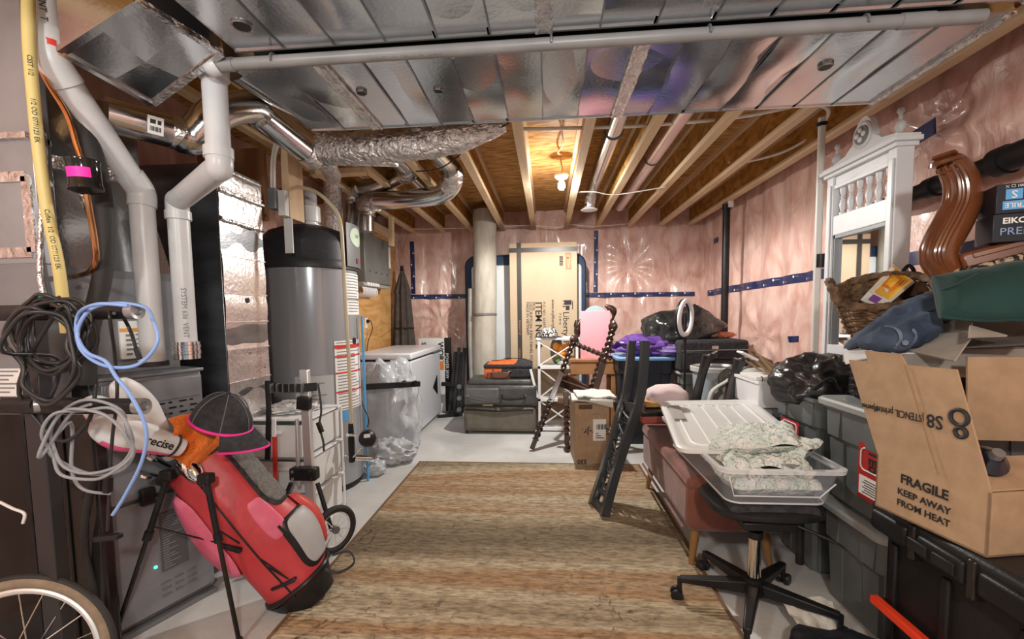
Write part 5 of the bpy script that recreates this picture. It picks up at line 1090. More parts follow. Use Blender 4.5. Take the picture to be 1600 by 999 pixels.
def cloth(m, corners, amp, seed, thick=.02, nu=30, nv=20):
    a, b, c, d = [Vector(p) for p in corners]
    def f(u, v, k): 
        p = (a*(1-u)+b*u)*(1-v)+(d*(1-u)+c*u)*v
        return p+Vector((0,0,k*(.6+.4*min(1, 8*min(u,1-u,v,1-v)))+amp*noise.noise(Vector((u*3+seed, v*3, seed)))+amp*.6*(.5-abs(noise.noise(Vector((u*6, v*4+seed, 1)))))))
    m.grid(lambda u, v: f(u, v, thick), nu, nv); m.grid(lambda u, v: f(u, v, 0), nu, nv)
    m.grid(lambda u, v: f(u, 0, thick*v), nu, 2); m.grid(lambda u, v: f(u, 1, thick*v), nu, 2); m.grid(lambda u, v: f(0, u, thick*v), nv, 2); m.grid(lambda u, v: f(1, u, thick*v), nv, 2)
    return m
TW = mat('towel_white', (.62,.61,.57), .9, 0, (.70,.69,.65), 30, bump=.3, bscale=120)
m = MB(); z = bz+.012; cloth(m, [(bx0-.03,by-.02,z),(bx1+.06,by-.03,z),(bx1+.05,by+.33,z),(bx0-.02,by+.33,z)], .012, 3, .022); cloth(m, [(bx0+.02,by-.025,z+.03),(bx1+.07,by-.035,z+.03),(bx1+.05,by+.3,z+.03),(bx0+.0,by+.3,z+.03)], .014, 6, .022)
m.grid(lambda u, v: Vector((bx0+.12+(bx1-bx0)*.7*u, by-.035-.012*math.sin(v*PI), z+.03-.075*v*(.4+.6*u))), 12, 6)
tag(m.build('towel', TW, smooth=70), 'folded white towel on top of the upside-down cardboard box', 'towel')
# ------------------------------------------------------------------ far right pile
def tote(name, label, x0, x1, y0, y1, z0, z1, body, lidm=None, taper=.045, group=None, sticker=None, cat='tote', lid=True, ribs=False):
    t = thing(name, label, cat, ((x0+x1)/2,(y0+y1)/2,z0), 0, group); cxm, cym = (x0+x1)/2, (y0+y1)/2; hx, hy = (x1-x0)/2, (y1-y0)/2; h = z1-z0
    def ring(k, z, r=.05): return [Vector((cxm+p[0]*1., cym+p[1]*1., z)) for p in rrect(-hx+k, hx-k, -hy+k, hy-k, r, 5)]
    def loft(m, rings):
        n = len(rings[0])
        for a, b in zip(rings, rings[1:]): m.add(a+b, [(i,(i+1)%n,n+(i+1)%n,n+i) for i in range(n)])
        return m
    m = MB(); rs = [ring(taper+.012, z0), ring(taper, z0+.01), ring(taper*.45+.012, z0+h*.62), ring(taper*.45-.002, z0+h*.63), ring(.012, z0+h*.90), ring(.0, z0+h*.90), ring(.0, z0+h*.93)]
    m.add(rs[0], [tuple(range(len(rs[0])))[::-1]]); loft(m, rs); loft(m, [ring(.0, z0+h*.93), ring(.02, z0+h*.93), ring(taper+.02, z0+.03)]); m.add(ring(taper+.02, z0+.03), [tuple(range(len(rs[0])))])
    if ribs:
        for q in (-.3,.0,.3):
            m.box((x0+.004,cym+q*hy*1.6-.012,z0+h*.35),(x0+.035,cym+q*hy*1.6+.012,z0+h*.9)); m.box((cxm+q*hx*1.6-.012,y0+.004,z0+h*.35),(cxm+q*hx*1.6+.012,y0+.035,z0+h*.9))
    def kk(f): return taper*(1-f/.62)+(taper*.45+.012)*(f/.62) if f < .62 else taper*.45
    for fa, fb, e in ((.04,.60,.006),(.64,.88,.010)):
        ka, kb = kk(fa)-e, kk(fb)-e; za, zb2 = z0+h*fa, z0+h*fb; d_ = .05
        for ya_, yb_ in ((y0+.06,y0+.13),(y1-.13,y1-.06)): m.hexa([(x0+ka,ya_,za),(x0+ka+d_,ya_,za),(x0+ka+d_,yb_,za),(x0+ka,yb_,za),(x0+kb,ya_-.01,zb2),(x0+kb+d_,ya_-.01,zb2),(x0+kb+d_,yb_+.01,zb2),(x0+kb,yb_+.01,zb2)])
        for xa_, xb_ in ((x0+.06,x0+.13),(x1-.13,x1-.06)): m.hexa([(xa_,y0+ka,za),(xb_,y0+ka,za),(xb_,y0+ka+d_,za),(xa_,y0+ka+d_,za),(xa_-.01,y0+kb,zb2),(xb_+.01,y0+kb,zb2),(xb_+.01,y0+kb+d_,zb2),(xa_-.01,y0+kb+d_,zb2)])
    m.build('tub', body, t, W=True)
    if lid:
        m = MB(); r_ = [ring(-.012, z1-h*.075), ring(-.014, z1-h*.03), ring(-.006, z1-h*.01), ring(.02, z1-.0), ring(.05, z1-.012)]
        m.add(r_[0], [tuple(range(len(r_[0])))[::-1]]); loft(m, r_); m.add(r_[-1], [tuple(range(len(r_[0])))])
        m.build('lid', lidm or body, t, W=True)
    return t
DN = mat('tote_dark', (.02,.024,.035), .4, 0, (.03,.034,.045), 5); BL = mat('lid_blue', (.20,.42,.75), .4)
def px_x(px, Y): return P(px, 520, Y=Y).x
ux0, ux1 = px_x(966,4.25), px_x(1058,4.25); uz = P(1010,558,Y=4.25).z
tote('storage_tote', 'dark storage tote standing on the floor under the blue-lidded tote', ux0+.01, ux1-.01, 4.26, 4.72, 0, uz*.48, DN)
tote('storage_tote', 'dark storage tote with bright blue lid holding the purple bag', ux0, ux1, 4.25, 4.73, uz*.48, uz, DN, BL)
PU = mat('purple_bag', (.09,.035,.24), .3, 0, (.17,.08,.36), 8, bump=.6, bscale=12, coat=.3)
pc = P(1000,545,Y=4.4)
o = MB().blob((px_x(1010,4.45),4.47,uz+.09),((ux1-ux0)*.52,.21,.10),.35,2.6,3,44,28,flat=.85,ridge=.3).build('purple_bag', PU, smooth=60); tag(o, 'shiny purple bag lying on the blue tote lid', 'bag')
tag(MB().blob((px_x(1050,4.35),4.36,uz+.055),(.2,.12,.06),.35,3,9,36,22,flat=.85,ridge=.3).build('purple_bag', mat('purple_pale', (.30,.22,.50), .4, 0, (.14,.07,.3), 9, bump=.5, bscale=14), smooth=60), 'smaller pale purple bag at the right end of the blue tote lid', 'bag')
GB = mat('garbage_bag', (.012,.014,.014), .2, 0, (.03,.032,.032), 6, bump=.8, bscale=7, coat=.5, dist=1)
gc = P(1065,518,Y=4.5)
o = MB().blob(gc+Vector((0,0,.02)), (.36,.24,.21), .22, 1.6, 14, 60, 36, pw=.9, ridge=.12)
for i, v in enumerate(o.v):
    if v.x > gc.x+.12: k = (v.x-gc.x-.12)/.25; v.y = gc.y+(v.y-gc.y)*(1-.6*min(1,k)); v.z = gc.z+.03+(v.z-gc.z)*(1-.55*min(1,k)); v.x += .05*k
    if v.z < gc.z-.12: v.z = gc.z-.12
tag(o.build('garbage_bag', GB, smooth=70), 'black plastic garbage bag pulled to a point, on the pile by the back wall', 'bag')
# black suitcase on grey totes
bx0_, bx1_ = px_x(1062,4.12), px_x(1172,4.12); bz0 = P(1110,582,Y=4.12).z; bz1 = P(1110,532,Y=4.12).z
tote('storage_tote', 'dull grey tote on the floor under the flat black suitcase', bx0_+.05, bx1_-.05, 4.2, 4.66, 0, bz0*.55, mat('tote_dull', (.09,.10,.10), .5))
tote('storage_tote', 'pale grey tote directly under the flat black suitcase', bx0_+.02, bx1_-.05, 4.16, 4.68, bz0*.55, bz0, mat('tote_pale', (.17,.19,.19), .4), mat('tote_lid_pale', (.42,.44,.44), .4))
t = thing('suitcase', 'flat black suitcase lying on grey totes beneath the ring light', 'suitcase', ((bx0_+bx1_)/2,4.4,bz0))
MB().box((bx0_,4.12,bz0),(bx1_,4.68,bz1)).build('shell', BLACKF, t, .03, W=True, seg=3)
MB().tube([(bx0_+.02,4.115,(bz0+bz1)/2+.05),(bx1_-.02,4.115,(bz0+bz1)/2+.06)], .006, 8).build('zip_line', STEELD, t, W=True)
MB().tube(spl([(bx1_-.4,4.12,bz0+.12),(bx1_-.38,4.08,bz0+.13),(bx1_-.2,4.08,bz0+.13),(bx1_-.18,4.12,bz0+.12)],5), .011, 8).build('handle', BLACK, t, W=True)
MB().box((bx0_+.03,4.10,bz0+.02),(bx1_-.35,4.13,bz1-.10)).build('front_pocket', BLACKF, t, .012, W=True)
MB().box((bx0_+.28,4.095,bz1-.08),(bx0_+.34,4.10,bz1-.05)).build('zip_tag', CHROME, t, W=True)
tag(MB().blob((px_x(1112,4.4),4.45,bz1+.035),(.07,.07,.035),.4,4,3,24,14,flat=.9).build('cloth_bundle', mat('bundle_beige', (.45,.33,.22), .8, 0, (.10,.09,.08), 20)), 'small beige patterned bundle on the black suitcase', 'cloth')
tag(MB().blob((px_x(1138,4.4),4.5,bz1+.028),(.10,.06,.03),.3,4,5,24,14,flat=.9).build('orange_cloth', mat('cloth_coral', (.75,.26,.14), .8)), 'flat coral cloth on the black suitcase beside the beige bundle', 'cloth')
# ring light
rc_ = P(1071,497,Y=3.85); 
t = thing('ring_light', 'white ring light on a thin black stand in front of the black garbage bag', 'ring light', (rc_.x,3.85,0))
hx = Vector((.62,.785,.0)).normalized()
hv = Vector((.04,0,1)).normalized()
rg = [rc_+hx*math.cos(2*PI*k/48)*.14+hv*math.sin(2*PI*k/48)*.145 for k in range(48)]
MB().tube(rg, .020, 14, closed=True).build('ring_diffuser', WPLAST, t, W=True)
MB().tube([p+hx.cross(hv)*-.016 for p in rg], .0205, 12, closed=True).build('ring_housing', BLACK, t, W=True)
rb_ = rc_-Vector((0,0,.16))
MB().tube([rb_+Vector((0,0,.02)), rb_-Vector((0,0,.05))], .013, 10).build('swivel', BLACK, t, W=True)
MB().tube([rb_-Vector((0,0,.04)), Vector((rb_.x,3.85,.25))], .010, 10).build('pole', BLACK, t, W=True)
MB().bar(rc_-hv*.12, rc_+hv*.02, .025, .01).build('phone_holder', BLACK, t, W=True)
for k in range(3): MB().tube([(rb_.x,3.85,.42),(rb_.x+.26*math.cos(2.1*k+.4),3.85+.26*math.sin(2.1*k+.4),.012)], .009, 8).build('leg', BLACK, t, W=True)
# white-blue bin
q = P(1120,600,Y=3.7); bzz = P(1120,573,Y=3.7).z
t = thing('waste_bin', 'pale blue-grey plastic bin behind the black curved legs', 'bin', (q.x,3.75,0))
MB().lathe([(.0001,0),(.13,0),(.175,bzz-.03),(.165,bzz-.03),(.12,.02),(.0001,.02)], 32).build('tub', mat('bin_blue', (.36,.42,.47), .4), t)
MB().lathe([(.165,bzz-.045),(.192,bzz-.04),(.195,bzz-.005),(.18,bzz),(.165,bzz-.02)], 32).build('rim', mat('bin_rim', (.55,.57,.57), .4), t)
# ------------------------------------------------------------------ black upside-down dining chair
BW = mat('black_wood', (.012,.013,.016), .35, 0, (.022,.023,.026), 10, (1,1,.2), coat=.3)
t = thing('dining_chair', 'black lattice-back dining chair upside down, its back resting on the rug edge', 'chair', (.42,2.85,0))
b1 = [P(944,806,Z=.022), P(962,740,Y=2.80), P(988,660,Y=2.88), P(1000,620,Y=2.92), P(1006,570,Y=2.94), P(1008,533,Y=2.95)]
b0 = [P(932,792,Z=.022)+Vector((-.02,.04,0)), P(945,730,Y=2.98), P(966,655,Y=3.06), P(978,615,Y=3.10), P(984,570,Y=3.12), P(987,533,Y=3.13)]
for pts in (b0, b1):
    s_ = spl(pts, 8); m = MB()
    for i in range(len(s_)-1): 
        m.bar(s_[i], s_[i+1]+(s_[i+1]-s_[i])*.12, .05, .07, (0,1,0))
    m.build('back_stile', BW, t, W=True)
for f, w in ((.04,.05),(.10,.03),(.52,.06)):
    i = f*(len(b0)-1)*8; sa, sb = spl(b0, 8), spl(b1, 8); MB().bar(sa[int(i)], sb[int(i)], .03, w).build('back_rail', BW, t, .003, W=True)
sa, sb = spl(b0, 8), spl(b1, 8); m = MB()
for k in range(5):
    i0, i1 = 4+3*k, 7+3*k
    m.tube(spl([sa[i0], (sa[i0]+sb[i1])/2+Vector((.01,0,0)), sb[i1]],4), .008, 6); m.tube(spl([sb[i0], (sb[i0]+sa[i1])/2-Vector((.01,0,0)), sa[i1]],4), .008, 6)
    c = (sa[i0]+sb[i1])/2; m.tube([c+(sb[i0]-sa[i0])*.3*math.cos(g)+(sa[i1]-sa[i0])*.4*math.sin(g) for g in [2*PI*q/14 for q in range(14)]], .006, 6, closed=True)
m.build('lattice_splat', BW, t, W=True)
s00 = P(990,632,Y=3.08); s01 = P(1003,645,Y=2.90); s10 = P(1092,628,Y=3.25); s11 = P(1140,640,Y=2.95)
m = MB(); dn = Vector((0,0,-.03)); m.hexa([s00+dn, s01+dn, s11+dn, s10+dn, s00, s01, s11, s10]); m.build('seat_frame', BW, t, .004, W=True)
m = MB(); m.hexa([s00+dn*2.6, s01+dn*2.6, s11+dn*2.6, s10+dn*2.6, s00+dn*1.01, s01+dn*1.01, s11+dn*1.01, s10+dn*1.01]); m.build('seat_pad', mat('seat_red', (.35,.08,.06), .8), t, .01, W=True)
for pts in ([P(1083,640,Y=3.15), P(1092,605,Y=3.16), P(1100,575,Y=3.16), P(1106,556,Y=3.15)], [P(1136,645,Y=2.95), P(1142,605,Y=2.96), P(1150,580,Y=2.96), P(1156,562,Y=2.95)]):
    s_ = spl(pts, 6); m = MB(); m.tube(s_, [.038-.012*abs(math.sin(PI*k/(len(s_)-1)))+.004 for k in range(len(s_))], 10); lg = m.build('front_leg', BW, t, W=True)
    MB().bar(pts[-1]-Vector((.0,0,.012)), pts[-1]+Vector((.055,.02,.002)), .05, .04).build('foot', BW, lg, .008, W=True)
    MB().tube([pts[-1]+Vector((.03,0,.015)), pts[-1]+Vector((.06,-.01,.035))], .012, 10).build('silver_cap', CHROME, lg, W=True)
q = P(1045,620,Y=3.05)
tag(MB().blob((q.x,3.1,q.z-.01),(.14,.13,.085),.08,2,4,40,24,flat=.75,pw=.85).build('pillow', mat('pillow_pink', (.66,.52,.54), .85, 0, (.72,.60,.60), 6, bump=.15, bscale=14), smooth=80), 'pale pink pillow lying on wooden tray beside the black chair', 'pillow')
q2 = P(1044,632,Y=3.0); 
t = thing('wooden_tray', 'flat wooden tray with an orange-brown edge under the pink pillow', 'tray', (q2.x,3.1,q2.z))
MB().box((q2.x-.15,2.99,q2.z-.02),(q2.x+.15,3.24,q2.z+.012)).build('board', mat('tray_wood', (.45,.24,.07), .5, 0, (.55,.31,.11), 6, (.2,1,1)), t, .003, W=True)
MB().box((q2.x-.15,3.01,q2.z-.05),(q2.x+.13,3.22,q2.z-.02)).build('underside', mat('tray_pale', (.40,.33,.26), .7), t, .003, W=True)
# ------------------------------------------------------------------ rust velvet bench
VEL = mat('rust_velvet', (.12,.036,.024), .75, 0, (.24,.085,.058), 5, (1,1,.5), .2, 40, sheen=.25)
n0, n1 = .69, 1.14; y0, y1 = 2.16, 3.22
t = thing('velvet_bench', 'rust velvet storage bench on slim wooden legs under the clear bin', 'bench', ((n0+n1)/2,2.7,0))
MB().box((n0,y0,.19),(n1,y1,.45)).build('upholstered_body', VEL, t, .05, W=True, seg=5)
MB().box((n0-.004,y0-.004,.41),(n1+.004,y1+.004,.485)).build('seat_lid', VEL, t, .03, W=True, seg=4)
MB().tube([(n0-.004,y0+.06,.195),(n0-.004,y1-.05,.195)], .008, 8).build('piping', VEL, t, W=True)
LW = mat('leg_walnut', (.20,.10,.035), .35, 0, (.32,.17,.06), 8, (1,1,.2))
for x, sx in ((n0+.06,-1),(n1-.06,1)):
    for y, sy in ((y0+.07,-1),(y1-.07,1)):
        MB().tube([(x,y,.195),(x+sx*.03,y+sy*.03,.0)], [.026,.012], 16).build('leg', LW, t, W=True)
# ------------------------------------------------------------------ office chair
ox, oy = .88, 1.88
t = thing('office_chair', 'black office chair with chrome column on five castors, carrying the clear bin', 'office chair', (ox,oy,0))
MB().box((ox-.14,oy-.10,.44),(ox+.22,oy+.22,.505)).build('seat', BLACKF, t, .03, W=True, seg=4)
MB().blob((ox+.035,oy+.06,.465),(.225,.185,.028),.02,1,1,40,16,pw=.6).build('seat_shell', BLACK, t, W=True)
MB().tube([(ox,oy,.16),(ox,oy,.36)], .026, 20).build('gas_column', CHROME, t, W=True)
MB().tube([(ox,oy,.35),(ox,oy,.43)], .015, 16).build('piston', CHROME, t, W=True)
MB().tube([(ox,oy,.33),(ox,oy,.36)], .030, 20).build('column_collar', BLACK, t, W=True)
MB().box((ox-.09,oy-.1,.405),(ox+.12,oy+.08,.44)).build('tilt_plate', BLACK, t, .006, W=True)
MB().tube([(ox+.1,oy-.02,.42),(ox+.17,oy-.06,.40),(ox+.26,oy-.1,.37)], .007, 8).build('lever', BLACK, t, W=True)
MB().tube([(ox+.18,oy+.0,.43),(ox+.185,oy+.0,.22)], .016, 12).build('back_upright', BLACK, t, W=True)
MB().lathe([(.0001,.085),(.045,.085),(.05,.10),(.04,.15),(.0001,.165)], 24, at=(ox,oy,0)).build('hub', BLACK, t, W=True)
tips = [P(1066,905,Z=.10), P(1112,872,Z=.10), P(1240,868,Z=.10), P(1320,965,Z=.10), P(1168,985,Z=.09)]
for p in tips:
    d = Vector((p.x-ox, p.y-oy, 0)); d.normalize(); e = Vector((ox,oy,.10))+d*.30
    sdv = Vector((-d.y,d.x,0)); a = Vector((ox,oy,.12))+d*.03
    m = MB(); up = Vector((0,0,1))
    m.hexa([a-sdv*.026-up*.035, a+sdv*.026-up*.035, e+sdv*.015-up*.012, e-sdv*.015-up*.012, a-sdv*.026+up*.02, a+sdv*.026+up*.02, e+sdv*.015+up*.012, e-sdv*.015+up*.012])
    lg = m.build('base_leg', BLACK, t, .006, W=True)
    cpt = e-up*.0; ca = sdv
    for s in (-1, 1): MB().lathe([(.0001,-.009),(.024,-.009),(.027,-.003),(.027,.003),(.024,.009),(.0001,.009)], 20, axis=ca, at=tuple(Vector((e.x,e.y,.0275))+ca*s*.016+d*.012)).build('castor_wheel', BLACK, lg, W=True)
    MB().tube([e+up*.005, Vector((e.x,e.y,.03))], .011, 10).build('castor_stem', BLACK, lg, W=True)
# ------------------------------------------------------------------ clear under-bed bin, lid, blanket
t = thing('clear_bin', 'shallow clear plastic storage bin set on the office chair and velvet bench', 'storage bin', (.93,2.2,.515))
r0, r1, q0_, q1_ = .685, 1.165, 1.745, 2.66; zb0, zb1 = .515, .675
def rl(k, z, r=.05): return [Vector((p[0], p[1], z)) for p in rrect(r0+k, r1-k, q0_+k, q1_-k, r, 6)]
def loft(m, rings):
    n = len(rings[0])
    for a, b in zip(rings, rings[1:]): m.add(a+b, [(i,(i+1)%n,n+(i+1)%n,n+i) for i in range(n)])
    return m
m = MB(); R0 = rl(.045, zb0); m.add(R0, [tuple(range(len(R0)))[::-1]]); loft(m, [R0, rl(.04,zb0+.008), rl(.012,zb1-.02)])
m.build('tub', CLEAR, t, W=True, smooth=50)
m = MB(); loft(m, [rl(.012,zb1-.022), rl(-.006,zb1-.018), rl(-.008,zb1-.002), rl(.0,zb1), rl(.010,zb1)]); m.build('rim', mat('clear_rim', (.85,.89,.93), .12, 0, alpha=.6), t, W=True, smooth=50)
m = MB(); m.tube(rl(.046,zb0+.004), .004, 6, closed=True).tube([(r0+.012+.02,q0_+.012,zb1-.03),(r0+.06,q0_+.03,zb0+.04),(r1-.09,q0_+.03,zb0+.04),(r1-.04,q0_+.018,zb1-.06)], .003, 6); m.build('moulded_edge', mat('clear_edge', (.9,.93,.97), .15, 0, alpha=.65), t, W=True)
LM = Matrix.Translation((.92,2.37,.715)) @ Euler((R(2.5), R(-3.0), R(-9))).to_matrix().to_4x4()
t = thing('bin_lid', 'frosted white plastic lid lying loosely across the clear bin', 'lid', (.92,2.37,.715), rot=LM)
def ll(k, z, r=.06): return [Vector((p[0], p[1], z)) for p in rrect(-.275+k, .275-k, -.45+k, .45-k, r, 6)]
m = MB(); A_ = ll(0,-.018); loft(m, [ll(.006,-.02), ll(0,-.018), ll(.0,0), ll(.012,.006), ll(.03,.006), ll(.045,-.006), ll(.055,-.006)]); q = ll(.055,-.006); m.add(q, [tuple(range(len(q)))])
m.build('panel', mat('lid_frost', (.70,.71,.70), .35, 0, (.76,.77,.76), 4, alpha=.93), t, smooth=40)
m = MB()
for x in (-.12,-.04,.04,.12): m.tube([(x,-.36,-.003),(x,.30,-.003)], .004, 6); m.tube(arcpts((x,.33,-.004),(.02,0,0),(0,.02,0),0,PI,8), .004, 6)
m.tube([(p[0],p[1],-.003) for p in rrect(-.2,.2,-.38,.37,.05,5)], .006, 6, closed=True)
m.build('moulded_ribs', mat('lid_rib', (.82,.83,.82), .4), t)
MB().box((-.235,.02,.004),(-.17,.30,.0085)).build('grey_label', mat('lid_label', (.34,.33,.31), .6), t, .002)
BK = mat('blanket_mint', (.62,.70,.65), .9, 0, (.78,.79,.75), 22, bump=1.6, bscale=42, detail=2, lo=.42, hi=.6)
bc = P(1175,715,Y=1.98)
t = thing('blanket', 'folded white and mint textured blanket lying in the clear bin', 'blanket', tuple(bc))
def blk(m, x0, x1, ya, yb, z0, z1, sd):
    def f(u, v, top):
        x = x0+(x1-x0)*u; y = ya+(yb-ya)*v; e = min(1, 6*min(u,1-u), 6*min(v,1-v)); k = math.sqrt(max(0,1-(1-e)**2))
        ro = .008*(math.sin(u*34)*math.sin(v*26))
        return Vector((x+.02*noise.noise(Vector((v*3,sd,0))), y+.02*noise.noise(Vector((u*3,sd,2))), (z0+(z1-z0)*(.5+.5*k)+ro*k+.018*noise.noise(Vector((u*3,v*3,sd)))) if top else z0+(z1-z0)*.5*(1-k)))
    m.grid(lambda u, v: f(u,v,1), 46, 36); m.grid(lambda u, v: f(u,v,0), 14, 12); return m
m = MB(); blk(m,.76,1.11,1.81,2.16,zb0+.012,zb0+.10,1); blk(m,.74,1.08,1.84,2.24,zb0+.09,zb0+.17,4); m.build('lower_folds', BK, t, W=True, smooth=80)
m = MB(); m.M = TR((.93,2.02,zb0+.175), 0, -10, -25); blk(m,-.17,.17,-.16,.16,0,.065,7); m.M = TR((1.02,1.95,zb0+.15), -12, -20, 30); blk(m,-.10,.10,-.13,.15,0,.055,9)
m.build('top_fold', BK, t, W=True, smooth=80)
m = MB()
for c, a in (((.86,1.835,zb0+.10),1),((1.06,1.85,zb0+.12),-1)):
    m.tube([(c[0]+.034*(1-k/34)*math.cos(k*.45*a), c[1]-.002*k/30, c[2]+.034*(1-k/34)*math.sin(k*.45*a)) for k in range(32)], .008, 6)
m.build('rolled_edge', BK, t, W=True)
# ------------------------------------------------------------------ right totes
RS = mat('sticker_red', (.45,.03,.03), .4)
GL = mat('tote_lid_grey', (.30,.325,.33), .42)
ax0 = P(1240,700,Y=2.3).x; az = P(1275,620,Y=2.05).z
def sticker(t, x, ya, yb, za, zb):
    MB().box((x-.003,ya,za),(x,yb,zb)).build('red_label', RS, t, W=True)
    m = MB().box((x-.0045,ya+.01,za+(zb-za)*.08),(x-.003,yb-.01,za+(zb-za)*.42)); m.build('white_panel', PAPER, t, W=True)
    cz_ = za+(zb-za)*.73; hh = (zb-za)*.20; hw = (yb-ya)*.40
    r_ = MB(); r_.tube([(x-.004,(ya+yb)/2+p[0],cz_+p[1]) for p in rrect(-hw,hw,-hh,hh,hh*.5,6)], .003, 6, closed=True); r_.build('white_outline', PAPER, t, W=True)
    text('1E0', hh*1.3, frame((x-.0045,(ya+yb)/2,cz_), (0,0,-1), (0,-1,0)), INK, t, W=True, bold=.03)
    m = MB()
    for k in range(6): m.box((x-.0055,ya+.02,za+(zb-za)*(.12+.045*k)),(x-.004,yb-.03-.01*(k%2),za+(zb-za)*(.135+.045*k)))
    m.build('fine_print', INK, t, W=True)
tote('grey_tote', 'large grey tote on the floor below the tote with the black leather bag', ax0, 1.54, 2.12, 2.50, 0, az*.5, GREYTOTE, GL)
ta = tote('grey_tote', 'large open grey tote holding the black leather bag on its rim', ax0-.01, 1.55, 2.10, 2.52, az*.5, az, GREYTOTE, GL, lid=False)
sticker(ta, ax0+.012, 2.28, 2.44, az*.62, az*.80)
bx0 = P(1322,700,Y=1.88).x; bzt = P(1330,640,Y=1.75).z
tote('grey_tote', 'grey tote on the floor behind the black trunk', bx0, 1.78, 1.66, 2.06, 0, bzt*.5, GREYTOTE, GL)
tb = tote('grey_tote', 'grey lidded tote with red label beside the printed FRAGILE box', bx0-.005, 1.78, 1.65, 2.07, bzt*.5, bzt, GREYTOTE, GL)
sticker(tb, bx0+.012, 1.67, 1.82, bzt*.60, bzt*.84)
# white drawer box and things left of the bag tote
wx0_, wx1_ = P(1185,620,Y=2.62).x, P(1255,620,Y=2.62).x; wz1 = P(1215,596,Y=2.62).z
tote('grey_tote', 'grey tote on the floor under the white plastic organiser', wx0_-.02, wx1_+.1, 2.64, 3.0, 0, wz1-.16, GREYTOTE, GL)
t = thing('organiser_box', 'white plastic organiser box between grey totes', 'box', ((wx0_+wx1_)/2,3.0,wz1-.16))
MB().box((wx0_,2.62,wz1-.16),(wx1_,3.0,wz1-.02)).build('case', WPLAST, t, .006, W=True)
MB().box((wx0_-.008,2.61,wz1-.02),(wx1_+.008,3.01,wz1)).build('lid', WHITE, t, .004, W=True)
MB().box((wx1_-.10,2.605,wz1-.11),(wx1_-.06,2.62,wz1-.05)).build('latch', STEEL, t, .004, W=True)
t = thing('notebook', 'white spiral-bound notebook on the organiser box', 'notebook', ((wx0_+wx1_)/2,3.0,wz1))
MB().box((wx0_-.01,2.63,wz1+.001),(wx1_+.03,2.85,wz1+.022)).build('pages', PAPER, t, .002, W=True)
m = MB()
for k in range(8): m.tube(arcpts((wx0_+.02+.035*k,2.63,wz1+.012),(0,.014,0),(0,0,.014),0,2*PI,12), .0025, 6)
m.build('spiral', BLACK, t, W=True)
t = thing('dried_branches', 'bundle of dry brown branches and paper fanned over the organiser box', 'branches', ((wx0_+wx1_)/2,2.98,wz1))
rn = random.Random(11)
for k in range(11):
    e = P(1252-rn.uniform(0,12), 596+rn.uniform(-12,4), Y=2.70+.02*k); s = P(1160+rn.uniform(0,28), 548+rn.uniform(-3,18), Y=2.90+.02*k); md = (e+s)/2+Vector((0,0,-.03-rn.uniform(0,.03)))
    MB().tube(spl([s,md,e],6), .0055, 6).build('branch', mat('twig', (.34,.23,.12), .7) if k == 0 else bpy.data.materials['twig'], t, W=True)
MB().bar(P(1156,550,Y=2.86), P(1180,562,Y=2.86), .09, .012).build('paper_tag', PAPER, t, W=True)
tag(MB().bar(P(1168,590,Y=3.35), P(1262,584,Y=3.30), .12, .035).build('brown_book', mat('book_red', (.22,.05,.035), .5)), 'flat dark red board behind the dry branches', 'board')
# grey backpack / bag
q = P(1160,610,Y=3.05)
t = thing('grey_bag', 'dark grey ribbed bag slumped behind the bin lid', 'bag', tuple(q))
MB().blob(q+Vector((.02,.05,-.10)), (.17,.16,.24), .16, 2.4, 5, 40, 30, pw=.8, ridge=.12).build('body', mat('bag_grey', (.10,.10,.10), .7, 0, (.16,.16,.155), 4, (6,6,1), .3, 30), t, W=True, smooth=80)
MB().tube(spl([P(1105,640,Y=2.95),P(1112,612,Y=2.95),P(1135,596,Y=2.98),P(1150,585,Y=3.05)],6), .022, 10, flat=.4).build('pale_strap', mat('strap_pale', (.50,.50,.48), .7), t, W=True)
MB().blob(P(1180,588,Y=3.0), (.10,.07,.055), .2, 3, 9, 24, 14).build('pale_lining', mat('lining', (.50,.49,.47), .8), t, W=True)
tag(MB().box((q.x-.18,2.95,0),(q.x+.22,3.38,q.z-.28)).build('grey_crate', GREYTOTE, bevel=.01), 'grey crate on the floor under the dark grey bag', 'crate')
# black leather bag
q = P(1290,602,Y=2.30)
t = thing('leather_bag', 'black leather bag slumped on the open grey tote', 'bag', tuple(q))
LB = mat('black_leather', (.014,.014,.014), .3, 0, (.03,.03,.03), 5, bump=.6, bscale=9, coat=.3)
MB().blob(q+Vector((0,.05,0)), (.19,.18,.14), .25, 2.2, 21, 60, 36, flat=.7, pw=.85, ridge=.22).build('body', LB, t, W=True, smooth=70)
MB().tube(spl([q+Vector((-.14,-.13,.0)),q+Vector((-.08,-.17,.06)),q+Vector((-.02,-.16,-.02)),q+Vector((.06,-.15,.05)),q+Vector((.14,-.12,.0))],6), .011, 8, flat=.6).build('strap', LB, t, W=True)
